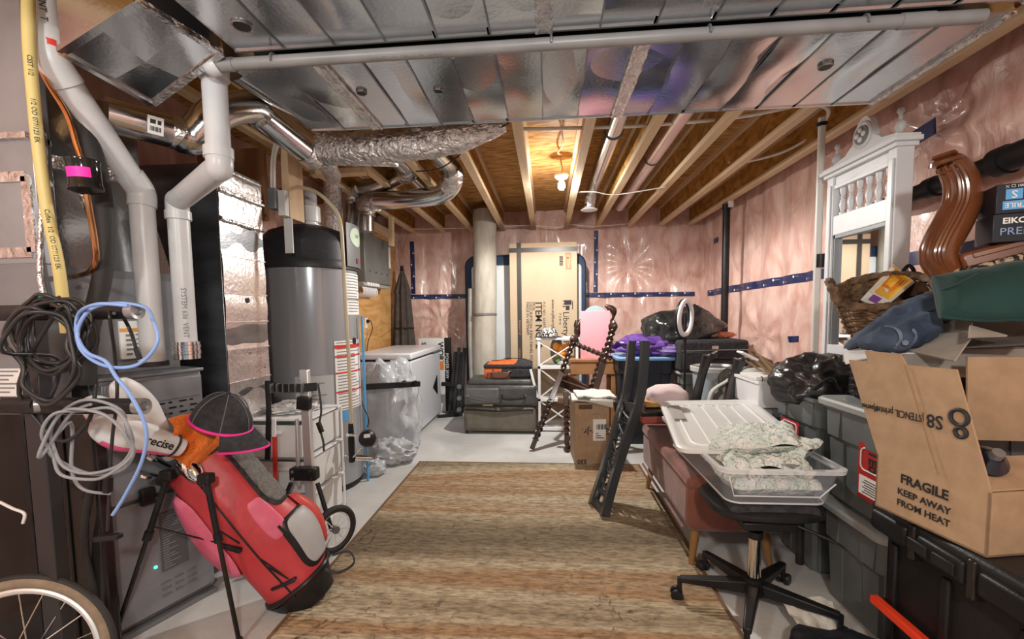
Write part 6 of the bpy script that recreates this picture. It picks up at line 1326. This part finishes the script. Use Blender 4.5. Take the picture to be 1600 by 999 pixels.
# ------------------------------------------------------------------ black trunk
t0x = P(1345,800,Y=1.62).x; t0x = 1.165
TX0, TX1, TY0, TY1, TZ = 1.165, 1.86, 1.03, 1.615, .625
t = thing('storage_chest', 'big black plastic storage trunk with ridged lid, lower right corner', 'trunk', ((TX0+TX1)/2,(TY0+TY1)/2,0))
TK = mat('trunk_black', (.008,.008,.0085), .42, 0, (.014,.014,.015), 6, bump=.08, bscale=120, spec=.35)
MB().box((TX0+.02,TY0+.02,0),(TX1,TY1-.02,TZ-.10)).build('body', TK, t, .03, W=True, seg=4)
m = MB(); m.box((TX0-.012,TY0-.012,TZ-.115),(TX1+.01,TY1+.012,TZ)); m.build('lid', TK, t, .025, W=True, seg=4)
for a, b in ((TY0+.02,TY0+.19),(TY0+.23,TY1-.20),(TY1-.16,TY1-.01)):
    MB().box((TX0-.022,a,TZ-.10),(TX0+.02,b,TZ-.03)).build('lid_panel', TK, t, .012, W=True, seg=3)
for y in (TY0+.21, TY1-.18): MB().box((TX0-.020,y-.012,TZ-.125),(TX0+.02,y+.012,TZ-.012)).build('latch', BLACKG, t, .006, W=True)
m = MB()
for y in (TY0+.25,TY0+.34): m.box((TX0-.028,y,TZ-.085),(TX0,y+.07,TZ-.05))
m.build('latch_ribs', BLACK, t, .003, W=True)
for y in (TY0+.08, TY0+.30, TY1-.09): MB().box((TX0+.008,y,.05),(TX0+.03,y+.03,TZ-.13)).build('body_rib', TK, t, .006, W=True)
MB().bar((TX0-.012,TY1-.03,.27),(TX0-.012,TY0+.10,.27),.03,.03).build('red_handle', mat('handle_red', (.85,.06,.02), .4), t, .006, W=True)
MB().box((TX0-.012,TY1-.07,.262),(TX0+.03,TY1-.04,.278)).box((TX0-.012,TY0+.12,.262),(TX0+.03,TY0+.15,.278)).build('handle_mount', BLACK, t, W=True)
# ------------------------------------------------------------------ FRAGILE box on the trunk
X0 = P(1365,790,Y=1.55).x; fA = Vector((P(1367,790,Z=TZ+.002).x, P(1367,790,Z=TZ+.002).y, TZ+.002)); fB = Vector((P(1541,872,Z=TZ+.002).x, P(1541,872,Z=TZ+.002).y, TZ+.002))
bh = P(1545,770,Y=fB.y).z-TZ
d1 = (fA-fB).normalized(); d2 = Vector((d1.y,-d1.x,0))
if d2.x < 0: d2 = -d2
FMx = Matrix((d1, d2, Vector((0,0,1)))).transposed().to_4x4()
if FMx.determinant() < 0: FMx = Matrix((d1, d2*-1, Vector((0,0,1)))).transposed().to_4x4(); sgy = -1
else: sgy = 1
FMx.translation = fB; LW_ = (fA-fB).length; DW = .40*sgy; th = .006
t = thing('cardboard_box', 'open brown cardboard box printed FRAGILE with flaps up on the black trunk', 'box', tuple(fB), rot=FMx)
m = MB(); s = th*sgy
m.box((0,min(0,s),0),(LW_,max(0,s),bh)).box((0,min(DW,DW-s),0),(LW_,max(DW,DW-s),bh)).box((0,min(0,DW),0),(th,max(0,DW),bh*.98)).box((LW_-th,min(0,DW),0),(LW_,max(0,DW),bh)).box((0,min(0,DW),0),(LW_,max(0,DW),th))
m.build('carton_body', CARD, t)
def flap(name, pts, m_=CARD, off=(0,0,th)):
    pts = [FMx.inverted() @ Vector(p) for p in pts]; o_ = FMx.inverted().to_3x3() @ Vector(off); n = len(pts)
    m = MB(); m.add(pts+[p+o_ for p in pts], [tuple(range(n))[::-1], tuple(range(n,2*n))]+[(k,(k+1)%n,n+(k+1)%n,n+k) for k in range(n)]); return m.build(name, m_, t)
tA = fA+Vector((0,0,bh)); tB = fB+Vector((0,0,bh))
gA = P(1326,563,Y=1.66); gB = P(1494,578,Y=1.27)
pn = (tA-tB).cross(gA-tB); dr_ = P(1494,578,Y=1)-Vector((0,0,CAMH)); gB = Vector((0,0,CAMH))+dr_*((tB-Vector((0,0,CAMH))).dot(pn)/dr_.dot(pn))
fn = Vector((.97,.2,.12))*th
f1 = flap('side_flap', [tB, tA, gA, gB], off=fn)
g0, g1 = gA+(gB-gA)*.22, gA+(gB-gA)*.60; ups = (gA-tA).normalized()
flap('tuck_tab', [g0, g1, g1+ups*.035-(gB-gA)*.03, g0+ups*.04+(gB-gA)*.0], off=fn)
xa = (gA-gB).normalized(); nrm = (gB-gA).cross(tA-gA).normalized()
if nrm.x > 0: nrm = -nrm
def onflap(u, v): return gB+(gA-gB)*u+(tB-gB)*v*(1-u)+(tA-gA)*v*u+nrm*.003      # u: 0 right .. 1 left, v: 0 top .. 1 bottom
xr = (gA-gB).normalized(); yd = (tB-gB).normalized()
text('S8', .058, frame(onflap(.285,.50), xr, yd), INK, t, W=True, bold=.008, sx=.85)
text('|STENCIL printer|', .034, frame(onflap(.62,.50), xr, yd), INK, t, W=True, bold=.002, sx=.66)
text('8 series', .026, frame(onflap(.91,.50), xr, yd), INK, t, W=True, bold=.02, sx=.75)
m = MB(); c = onflap(.085,.47); M_ = frame(c, xr, yd); m.M = M_
m.tube(arcpts((0,-.016,0),(.022,0,0),(0,.022,0),0,2*PI,24)[:-1], .0055, 6, closed=True); m.tube(arcpts((-.004,.026,0),(.014,0,0),(0,.014,0),0,2*PI,20)[:-1], .0055, 6, closed=True)
m.build('ring_logo', INK, t, W=True)
MB().tube([onflap(.40,.0), onflap(.385,1.)], .0012, 4).build('crease', mat('crease', (.36,.22,.11), .8), t, W=True)
# rear and end flaps
rA = fA+d2*.40+Vector((0,0,bh))
pA = P(1512,558,Y=1.50); pB = P(1512,678,Y=1.50)
flap('rear_flap', [Vector((pB.x,1.50,pB.z-.02)), Vector((pB.x+.42,1.47,pB.z-.02)), Vector((pA.x+.42,1.47,pA.z)), Vector((pA.x,1.50,pA.z))], off=(0,th,0))
ec0, ec1 = tB.copy(), tB+d2*.40
flap('end_flap', [tB+Vector((.004,0,0)), tB+d2*.40, tB+d2*.40+Vector((.03,.13,.04)), tB+d2*.03+Vector((.02,.12,.045))])
ff = frame(fB+d1*LW_*.52+d2*-.002+Vector((0,0,bh*.70)), -d1, (0,0,1))
text('FRAGILE', .040, ff, INK, t, W=True, bold=.03, sx=.95)
text('KEEP AWAY', .029, frame(fB+d1*LW_*.52+d2*-.002+Vector((0,0,bh*.46)), -d1, (0,0,1)), INK, t, W=True, bold=.02)
text('FROM HEAT', .029, frame(fB+d1*LW_*.52+d2*-.002+Vector((0,0,bh*.26)), -d1, (0,0,1)), INK, t, W=True, bold=.02)
q = P(1545,715,Y=1.30)
t = thing('glass_bottle', 'dark shiny bottle poking out of the FRAGILE box', 'bottle', tuple(q))
MB().tube([q+Vector((.03,.12,-.10)), q+Vector((.0,.0,-.01)), q+Vector((-.004,-.02,.01))], [.045,.045,.02], 20).build('body', mat('bottle_glass', (.006,.008,.018), .1, 0, coat=.3), t, W=True)
MB().tube([q+Vector((-.004,-.02,.01)), q+Vector((-.008,-.035,.025))], [.016,.014], 14).build('cap', STEELD, t, W=True)
# ------------------------------------------------------------------ woven crate, torn carton, jeans, basket
wx = P(1335,600,Y=1.98).x; cz0 = bzt+.001; cz1 = P(1340,570,Y=1.85).z-.02
t = thing('woven_crate', 'black woven crate on the grey tote, behind the FRAGILE box', 'crate', (1.6,1.85,cz0))
m = MB()
wl = 1.36
for k in range(9):
    z = cz0+.012+(cz1-cz0-.024)*k/8
    m.tube([(wl+.006*(j%2)*(1 if k%2 else -1),1.64+.42*j/16,z) for j in range(17)], .010, 6); m.tube([(wl+.5*j/18,1.64+.006*(j%2)*(1 if k%2 else -1),z) for j in range(19)], .010, 6)
m.build('weave', BLACK, t, W=True)
MB().box((wl+.012,1.65,cz0),(wl+.5,2.05,cz1-.01)).build('inner_wall', BLACK, t, W=True)
# torn open carton
oz = cz1; TC = mat('carton_grey', (.33,.30,.26), .75, 0, (.40,.37,.33), 12); TWh = mat('carton_white', (.72,.72,.70), .6, 0, (.78,.78,.76), 12)
t = thing('torn_carton', 'torn white-lined carton with ragged flaps beneath the jeans', 'carton', (1.6,1.85,oz))
def plate(name, pts, m_, thk=.006, W=True):
    pts = [Vector(p) for p in pts]; n = len(pts); nn = (pts[1]-pts[0]).cross(pts[2]-pts[0]).normalized()*thk
    m = MB(); m.add(pts+[p+nn for p in pts], [tuple(range(n))[::-1], tuple(range(n,2*n))]+[(k,(k+1)%n,n+(k+1)%n,n+k) for k in range(n)]); return m.build(name, m_, t, W=W)
MB().box((1.36,1.62,oz),(1.88,2.12,oz+.10)).build('carton_body', TC, t, .003, W=True)
plate('white_flap', [P(1318,548,Y=1.80),P(1322,570,Y=1.72),P(1372,556,Y=1.64),P(1452,552,Y=1.56),P(1462,540,Y=1.58),P(1400,530,Y=1.80)], TWh)
plate('grey_flap', [P(1420,550,Y=1.60),P(1492,566,Y=1.45),P(1518,530,Y=1.48),P(1520,505,Y=1.60),P(1480,500,Y=1.72)], TC)
plate('torn_flap', [P(1516,508,Y=1.50),P(1575,524,Y=1.46),P(1514,526,Y=1.44)], TC)
plate('dark_flap', [P(1500,545,Y=1.56),P(1600,540,Y=1.50),P(1640,500,Y=1.62),P(1520,505,Y=1.66)], mat('carton_dark', (.10,.09,.08), .8))
# jeans
JE = mat('denim', (.022,.036,.07), .9, 0, (.075,.105,.155), 7, bump=1.3, bscale=7, bstretch=(1,.5,1)); JS = mat('denim_pale', (.17,.23,.32), .9, 0, (.07,.10,.16), 20)
t = thing('jeans', 'crumpled blue jeans lying on the torn carton below the basket', 'jeans', tuple(P(1390,520,Y=1.75)))
jp = [P(1322,545,Y=1.80),P(1360,523,Y=1.78),P(1400,505,Y=1.76),P(1440,488,Y=1.74),P(1475,478,Y=1.75),P(1520,470,Y=1.80)]
def jfold(i, g):
    c, q = math.cos(g), math.sin(g)
    return 1+.22*noise.noise(Vector((i*.12, c*1.5, q*1.5)))+.35*(.3-abs(noise.noise(Vector((i*.13, c*2.2, 8+q*2.2)))))+.22*(.3-abs(noise.noise(Vector((i*.32, c*3.5, 3+q*3.5)))))
MB().tube(spl(jp, 10), [.012+.062*min(1,k/22) for k in range(51)], 40, rfun=jfold, flat=.75).build('legs', JE, t, W=True, smooth=80)
m = MB()
m.tube(spl([P(1345,538,Y=1.68),P(1372,533,Y=1.63),P(1402,529,Y=1.61),P(1428,520,Y=1.61),P(1452,506,Y=1.63)],8), [.016+.030*min(1,k/10) for k in range(33)], 20, rfun=lambda i, g: 1+.28*noise.noise(Vector((i*.3, g*2, 5)))); m.build('waistband_folds', JE, t, W=True, smooth=80)
m = MB()
for a in (0, 1):
    cpt = [P(1385+26*a,510,Y=1.62),P(1402+24*a,515,Y=1.575),P(1408+22*a,530,Y=1.565),P(1398+20*a,544,Y=1.58)]
    m.tube(spl(cpt,6), .007, 8, flat=.5)
m.build('belt_loops', JS, t, W=True)
MB().disc(.009, 14, tuple(P(1414,536,Y=1.56)), (-.4,-.9,.2), .005).build('button', JS, t, W=True)
# wicker basket
bc_ = P(1385,522,Y=2.00); WK = mat('wicker', (.085,.045,.022), .7, 0, (.20,.12,.065), 30)
br = .155; bb = bc_.z-.03; bt = bb+.125
t = thing('wicker_basket', 'dark wicker basket with looped handles holding papers, beside the mirror', 'basket', (bc_.x,2.02,bb), rot=Matrix.Translation((bc_.x,2.02,bb+.065)) @ Matrix.Rotation(R(26), 4, Vector((.76,-.65,0))))
m = MB(); nb = 12; H_ = .155
for k in range(nb):
    z = H_*k/(nb-1); r_ = br*(.78+.24*k/(nb-1)); e_ = 1 if k % 2 else 0
    m.tube([((r_+.005*math.sin(20*g+e_*PI))*math.cos(g)*1.05, (r_+.005*math.sin(20*g+e_*PI))*math.sin(g), z) for g in [2*PI*j/80 for j in range(80)]], .0085, 6, closed=True, rfun=lambda i, g: 1+.4*math.cos(2*g+i*.9))
m.build('woven_wall', WK, t)
MB().prism([(br*.78*math.cos(2*PI*k/28), br*.76*math.sin(2*PI*k/28)) for k in range(28)], 0, .012).build('bottom', WK, t)
MB().lathe([(br*.74,.0),(br*.97,H_-.005)], 36).build('inner_lining', WK, t)
m = MB(); m.tube([((br*1.03)*math.cos(g)*1.05, br*1.03*math.sin(g), H_+.012) for g in [2*PI*j/80 for j in range(80)]], .016, 8, closed=True, rfun=lambda i, g: 1+.3*math.cos(3*g+i*1.1)); m.build('braided_rim', WK, t)
for s, a in ((1,-.5),(1,2.7)):
    u = Vector((math.cos(a),math.sin(a),0)); v_ = Vector((-u.y,u.x,0)); m = MB(); m.tube(arcpts(u*br*1.03+Vector((0,0,H_+.01)), v_*.075, Vector((0,0,.07))+u*.02, 0, PI, 30), .016, 8, rfun=lambda i, g: 1+.3*math.cos(3*g+i*1.1)); m.build('handle', WK, t)
t2 = thing('paper_pack', 'orange and white printed packet tilted in the wicker basket', 'packet', tuple(P(1385,455,Y=2.02)))
a_, b_, c_, d_ = P(1345,470,Y=2.05), P(1375,484,Y=1.92), P(1428,440,Y=1.98), P(1396,414,Y=2.10)
YO = mat('packet_yellow', (.85,.42,.03), .3, 0, (.90,.50,.06), 5)
nn = (b_-a_).cross(d_-a_).normalized()
def pk(name, u0, u1, v0, v1, k, m_):
    def f(u, v): return (a_*(1-u)+b_*u)*(1-v)+(d_*(1-u)+c_*u)*v
    ps = [f(u0,v0),f(u1,v0),f(u1,v1),f(u0,v1)]; m = MB(); s_ = nn*k; e_ = nn*-.006; m.hexa([p+e_ for p in ps]+[p+s_ for p in ps]); return m.build(name, m_, t2, W=True)
pk('packet_body', 0,1,0,1,.004,PAPER); pk('yellow_band', 0.02,.98,.30,.98,.0055,YO); pk('orange_frame', .28,.75,.50,.88,.0065,mat('packet_orange', (.75,.22,.02), .3)); pk('inner_frame', .36,.66,.56,.82,.0075,YO); pk('purple_spot', .3,.7,.08,.24,.0060,mat('packet_purple', (.25,.08,.35), .4))
pk('window', .06,.22,.25,.95,.0065,mat('packet_window', (.80,.78,.72), .1))
t2 = thing('calendar', 'spiral-bound dark booklet leaning inside the wicker basket', 'booklet', tuple(P(1420,460,Y=2.05)))
a_, b_, c_, d_ = P(1398,492,Y=1.98), P(1420,480,Y=1.96), P(1445,440,Y=2.05), P(1425,448,Y=2.10)
nn = (b_-a_).cross(d_-a_).normalized(); pk('cover', 0,1,0,1,.006,BLACK)
MB().tube(spl([P(1410,425,Y=2.14),P(1420,415,Y=2.14),P(1428,425,Y=2.12),P(1424,445,Y=2.10)],5), .008, 8).build('carry_loop', BLACK, t2, W=True)
tag(MB().box((1.42,1.92,oz+.103),(1.66,2.10,bb+.005)).build('brown_carton', CARD, bevel=.004), 'brown carton under the wicker basket', 'carton')
# ------------------------------------------------------------------ carved settee end, green cushion, glove boxes
sy = 1.72
t = thing('carved_settee', 'carved wooden settee end with leopard-print upholstery stacked on the cartons', 'settee', tuple(P(1480,415,Y=sy)))
cp = [P(1478,256,Y=sy),P(1490,262,Y=sy),P(1502,285,Y=sy),P(1503,315,Y=sy),P(1490,345,Y=sy),P(1474,375,Y=sy),P(1466,400,Y=sy),P(1478,425,Y=sy)]
s_ = spl(cp, 10); N_ = len(s_)
MB().tube(s_, [.036+.010*math.sin(PI*k/N_)+.012*(k/N_) for k in range(N_)], 24, flat=1.1).build('scroll_arm', CWOOD, t, W=True, smooth=80)
m = MB()
for k in range(4):
    an = R(172+24*k); m.tube([p+Vector((math.cos(an),math.sin(an),0))*(.036+.010*math.sin(PI*i/N_)+.012*i/N_) for i, p in enumerate(s_) if i > 8], .0085, 8)
m.build('fluting', CWOOD, t, W=True)
MB().lathe([(.0001,.03),(.03,.028),(.036,.018),(.026,.012),(.045,.004),(.048,-.008),(.03,-.014)], 24, at=tuple(P(1477,252,Y=sy)), axis=(-.25,0,1)).build('turned_cap', CWOOD, t, W=True)
ra = P(1497,412,Y=sy-.02); rb2 = P(1600,386,Y=1.62); ext = (rb2-ra)*1.5
MB().bar(ra, ra+ext, .10, .06, (0,0,1)).build('top_rail', CWOOD, t, .012, W=True)
MB().bar(ra+Vector((0,-.05,.02)), ra+ext+Vector((0,-.05,.02)), .02, .02).build('rail_moulding', CWOOD, t, .004, W=True)
LEO = mat('leopard', (.02,.014,.010), .8, 0, (.46,.35,.23), 30, lo=.47, hi=.53, dist=1.5)
la = ra+Vector((-.02,-.0,-.055)); MB().bar(la, la+ext*1.05, .13, .06, (0,0,1)).build('leopard_upholstery', LEO, t, .015, W=True)
MB().box((ra.x+.06,1.70,oz+.102),(ra.x+.42,1.95,ra.z-.09)).build('seat_base', BLACKF, t, .01, W=True)
GC = mat('green_velvet', (.004,.026,.024), .85, 0, (.009,.045,.041), 4, bump=.2, bscale=12, sheen=.1)
t = thing('green_cushion', 'large dark green velvet cushion hanging below the leopard-print edge', 'cushion', tuple(P(1520,460,Y=1.5)))
def gcf(u, v, k):
    top = P(1456+190*u, 432-34*u, Y=1.60-.12*u); bot = P(1468+185*u, 497+6*math.sin(u*3), Y=1.52-.14*u)
    p = top*(1-v)+bot*v; bul = math.sin(PI*min(1,v*1.02))**.6*min(1,6*u+.25)
    return p+Vector((-.4,-.9,.1))*k*(.015+.055*bul)+Vector((0,0,.006*noise.noise(Vector((u*6,v*3,2)))))
m = MB(); m.grid(lambda u, v: gcf(u,v,1), 40, 24); m.grid(lambda u, v: gcf(u,v,-.6), 40, 24); m.grid(lambda u, v: gcf(0,u,1-1.6*v), 24, 4); m.grid(lambda u, v: gcf(u,1,1-1.6*v), 40, 3); m.grid(lambda u, v: gcf(u,0,1-1.6*v), 40, 3); m.grid(lambda u, v: gcf(1,u,1-1.6*v), 24, 3)
m.build('body', GC, t, W=True, smooth=80)
MB().tube([gcf(.03+.3*k/12, .38-.22*k/12, 1.03) for k in range(13)], .004, 6).build('seam', GC, t, W=True)
MB().tube([gcf(k/24, .98, 1.0) for k in range(25)], .006, 8).build('piping', GC, t, W=True)
# glove boxes
gz0 = ra.z+.033+(rb2.z-ra.z)*.9
gy = 1.60
def gbox(label, pxl, z0, z1, dy, lines):
    x0 = P(pxl,340,Y=gy).x; M = Matrix.Translation((x0,gy+dy,z0)) @ Matrix.Rotation(R(-22), 4, 'Z'); t = thing('glove_box', label, 'box', (x0,gy,z0), rot=M, group='stacked glove boxes')
    MB().box((0,0,0),(.24,.12,z1-z0)).build('carton_body', mat('glove_black', (.018,.02,.03), .35), t, .002)
    for s, x, zf, size, m_, b, up in lines:
        text(s, size, frame((x,-.0015,(z1-z0)*zf), (1,0,0) if up else (-1,0,0), (0,0,1) if up else (0,0,-1)), m_, t, align='LEFT' if up else 'RIGHT', bold=b)
    return t
gzb = ra.z+.045; h = .092
BLU = mat('glove_blue', (.12,.38,.72), .4)
t = gbox('black glove box printed EIKON PREMIUM NITRILE, lower of the two', 1552, gzb+.012, gzb+.012+h, 0, [('EIKON',.022,.74,.026,PAPER,.03,True),('PREMIUM',.016,.36,.034,mat('ink_steel', (.25,.35,.55), .4),.0,True),('NITRILE',.155,.36,.034,PAPER,.02,True)])
t = gbox('black glove box with blue S panel, upside down on the lower glove box', 1557, gzb+.014+h, gzb+.014+h*2.05, .005, [('GLOVES',.19,.60,.036,PAPER,.03,False)])
MB().box((.022,-.002,.045),(.062,0,.078)).box((.016,-.002,.012),(.10,0,.04)).build('blue_panel', BLU, t)
text('S', .034, frame((.042,-.0035,.062), (-1,0,0), (0,0,-1)), PAPER, t, bold=.01); text('NITRILE', .022, frame((.058,-.0035,.026), (-1,0,0), (0,0,-1)), PAPER, t, bold=.01)
MB().lathe([(.012,0),(.02,.0),(.02,.0015),(.012,.0015)], 24, axis=(0,-1,0), at=(.088,-.0005,.062)).build('ring_icon', ALU, t)
text('\u2715 \u25a1 100 GLOVES', .012, frame((.02,-.0015,.087), (1,0,0), (0,0,1)), PAPER, t, align='LEFT')
# ------------------------------------------------------------------ white standing mirror
MX = 1.60; MY0, MY1 = 2.18, 2.68
MZ = P(1408,207,Y=MY0-.02).z; zg0 = P(1400,345,Y=MY0+.05).z
t = thing('standing_mirror', 'tall white framed mirror with arched crest and spindles by the right wall', 'mirror', (MX,(MY0+MY1)/2,0))
mw = MY1-MY0; x0, x1 = MX, MX+.075; WM = mat('mirror_white', (.68,.71,.74), .4, 0, (.74,.77,.79), 6)
for y in (MY0, MY1-.055): MB().box((x0,y,0),(x1,y+.055,MZ-.05)).box((x0-.008,y+.012,.1),(x0,y+.043,MZ-.1)).build('side_post', WM, t, .003, W=True)
MB().box((x0-.015,MY0-.012,MZ-.055),(x1+.01,MY1+.012,MZ-.035)).box((x0-.03,MY0-.028,MZ-.035),(x1+.015,MY1+.028,MZ-.012)).box((x0-.02,MY0-.02,MZ-.012),(x1+.01,MY1+.02,MZ)).build('cornice', WM, t, .003, W=True)
zt1 = MZ-.055; zs1 = P(1385,262,Y=MY0+.08).z; zs0 = P(1385,312,Y=MY0+.08).z
MB().box((x0+.01,MY0+.05,zs1),(x1-.02,MY1-.05,zt1)).box((x0+.004,MY0+.05,zs1),(x0+.01,MY1-.05,zs1+.02)).build('frieze', WM, t, .002, W=True)
MB().box((x0+.005,MY0+.05,zg0),(x1-.02,MY1-.05,zs0)).build('middle_rail', WM, t, .004, W=True)
for k in range(6):
    y = MY0+.085+(mw-.17)*k/5; h = zs1-zs0
    MB().lathe([(.016,0),(.016,h*.10),(.009,h*.14),(.012,h*.2),(.018,h*.38),(.012,h*.56),(.008,h*.62),(.014,h*.66),(.008,h*.72),(.013,h*.78),(.016,h*.9),(.016,h)], 14, at=(x0+.035,y,zs0)).build('spindle', WM, t, W=True)
zlow = P(1295,537,Y=MY1).z; 
MB().box((x0+.03,MY0+.05,zlow),(x0+.036,MY1-.05,zg0)).build('glass', MIRRORM, t, W=True)
MB().box((x0+.01,MY0+.05,zlow),(x0+.03,MY0+.068,zg0)).box((x0+.01,MY1-.068,zlow),(x0+.03,MY1-.05,zg0)).box((x0+.01,MY0+.05,zg0-.018),(x0+.03,MY1-.05,zg0)).build('glass_bead', mat('bead_grey', (.25,.27,.29), .4), t, W=True)
MB().box((x0+.038,MY0+.03,.2),(x0+.06,MY1-.03,zt1-.15-.0)).build('back_board', WM, t, W=True) if False else MB().box((x0+.04,MY0+.03,.2),(x0+.06,MY1-.03,zg0)).build('back_board', WM, t, W=True)
MB().box((x0+.0,MY0+.05,zlow-.05),(x1-.02,MY1-.05,zlow)).build('lower_rail', WM, t, .003, W=True)
MB().box((x0+.01,MY0+.06,zlow-.22),(x1-.02,MY1-.06,zlow-.06)).build('drawer_panel', WM, t, .004, W=True)
m = MB()
for k in range(3): m.tube(arcpts((x0+.008,MY1-.12,zlow-.14),(0,.02+.014*k,0),(0,0,.02+.014*k),0,2*PI,18)[:-1], .003, 5, closed=True)
m.build('carved_motif', INKG, t, W=True)
# crest
yc = (MY0+MY1)/2; poly = []
for k in range(25): 
    u = -1+2*k/24; hh = .02+.035*max(0,1-abs(u)/.95)+.0
    if abs(u) < .55: hh = .02+.12*math.cos(u/.55*PI/2)**.8*.4+.02
    if abs(u) < .30: hh = .085+.10*math.sqrt(max(0,1-(u/.30)**2))
    poly.append((yc+u*mw*.44, MZ+hh))
poly = [(yc-mw*.44, MZ)]+poly+[(yc+mw*.44, MZ)]
m = MB(); m.M = Matrix(((0,0,1,0),(1,0,0,0),(0,1,0,0),(0,0,0,1))); m.prism(poly, x0+.015, x0+.045); m.build('arched_crest', WM, t, W=True)
rz = MZ+.095
MB().lathe([(.062,0),(.066,.006),(.058,.012),(.052,.008),(.0001,.004)], 32, axis=(-1,0,0), at=(x0+.016,yc,rz)).build('rosette_ring', WM, t, W=True)
RG = mat('rosette_grey', (.20,.21,.21), .6)
MB().lathe([(.0001,.001),(.046,.001),(.046,.0095),(.0001,.0095)], 28, axis=(-1,0,0), at=(x0+.013,yc,rz)).build('rosette_recess', RG, t, W=True)
for k in range(4):
    a = PI/2*k; MB().blob((x0-.0,yc+.024*math.cos(a),rz+.024*math.sin(a)),(.008,.014,.014),.1,2,k,14,10).build('rosette_petal', WM, t, W=True)
for y in (MY0+.03, MY1-.03):
    MB().lathe([(.022,0),(.022,.01),(.012,.018),(.024,.04),(.022,.06),(.009,.075),(.008,.10),(.015,.112),(.013,.125),(.0001,.132)], 18, at=(x0+.03,y,MZ)).build('finial', mat('finial_grey', (.50,.51,.51), .5) if y < MY0+.1 else bpy.data.materials['finial_grey'], t, W=True)
# ------------------------------------------------------------------ pipes on the right wall
pv = P(1285,180,Y=2.77); pl_ = P(1272,590,Y=2.77)
t = thing('white_pipe', 'upright white plastic pipe strapped to the outer joist beside the mirror', 'pipe', (pv.x,2.77,0))
MB().tube([(pl_.x+.0,2.77,.0),(pv.x,2.77,ZJ-.002)], .020, 18).build('pipe_run', mat('pipe_white', (.66,.65,.61), .4), t, W=True)
MB().tube([(pv.x,2.77,ZJ-.05),(pv.x,2.77,ZJ-.03)], .030, 18).build('strap', BLACK, t, W=True)
MB().tube([(pl_.x+.012,2.77,1.55),(pl_.x+.012,2.77,1.63)], .033, 18).build('coupling', BLACK, t, W=True)
bs = P(1152,300,Y=4.5)
t = thing('black_standpipe', 'upright black pipe against the far right wall rising behind the suitcase', 'pipe', (bs.x,4.5,0))
MB().tube([(bs.x,4.75,0),(bs.x,4.75,2.35)], .036, 18).build('pipe_run', BLACK, t, W=True)
MB().tube([(bs.x,4.75,2.35),(bs.x,4.75,2.40)], .042, 18).build('cap', BLACK, t, W=True)
MB().box((bs.x+.0,4.70,2.36),(bs.x+.05,4.72,2.42)).build('white_tag', PAPER, t, W=True)
dp = [P(1640,222,X=1.93), P(1530,272,X=1.93), P(1420,306,X=1.95), P(1330,335,X=1.96)]
t = thing('drain_line', 'thick black drain pipe running along the right wall behind the mirror', 'pipe', tuple(dp[0]))
MB().tube([Vector((1.93,.4,1.99)), Vector((1.94,3.0,1.88))], .042, 22).build('pipe_run', BLACK, t, W=True)
MB().tube([Vector((1.93,.4,1.99)), Vector((1.934,2.06,1.92))], .055, 24).build('large_sleeve', BLACK, t, W=True)
for y in (2.06, 2.40): 
    k = (y-.4)/2.6; c = Vector((1.93+.01*k,y,1.99-.11*k)); MB().tube([c-Vector((0,.025,-.001)), c+Vector((0,.025,-.001))], .062 if y < 2.2 else .052, 22).build('coupling', BLACK, t, W=True)
# ------------------------------------------------------------------ floor things near the office chair
o = MB().blob((1.02,1.50,.06),(.17,.17,.075),.25,2.4,31,40,24,flat=.75,ridge=.2).build('black_bag', mat('bag_navy', (.012,.016,.022), .4, 0, (.03,.035,.045), 9, bump=.4, bscale=20), smooth=70); tag(o, 'dark navy bag on the floor under the office chair base', 'bag')
m = MB(); cloth(m, [P(1205,950,Z=.004)+Vector((0,0,.09)), P(1300,965,Z=.004)+Vector((0,0,.06)), P(1318,1010,Z=.004)+Vector((0,0,.02)), P(1250,1010,Z=.004)+Vector((0,0,.06))], .02, 4, .004)
tag(m.build('white_paper', TW, smooth=70), 'crumpled white sheet lying over the dark navy bag on the floor', 'paper')
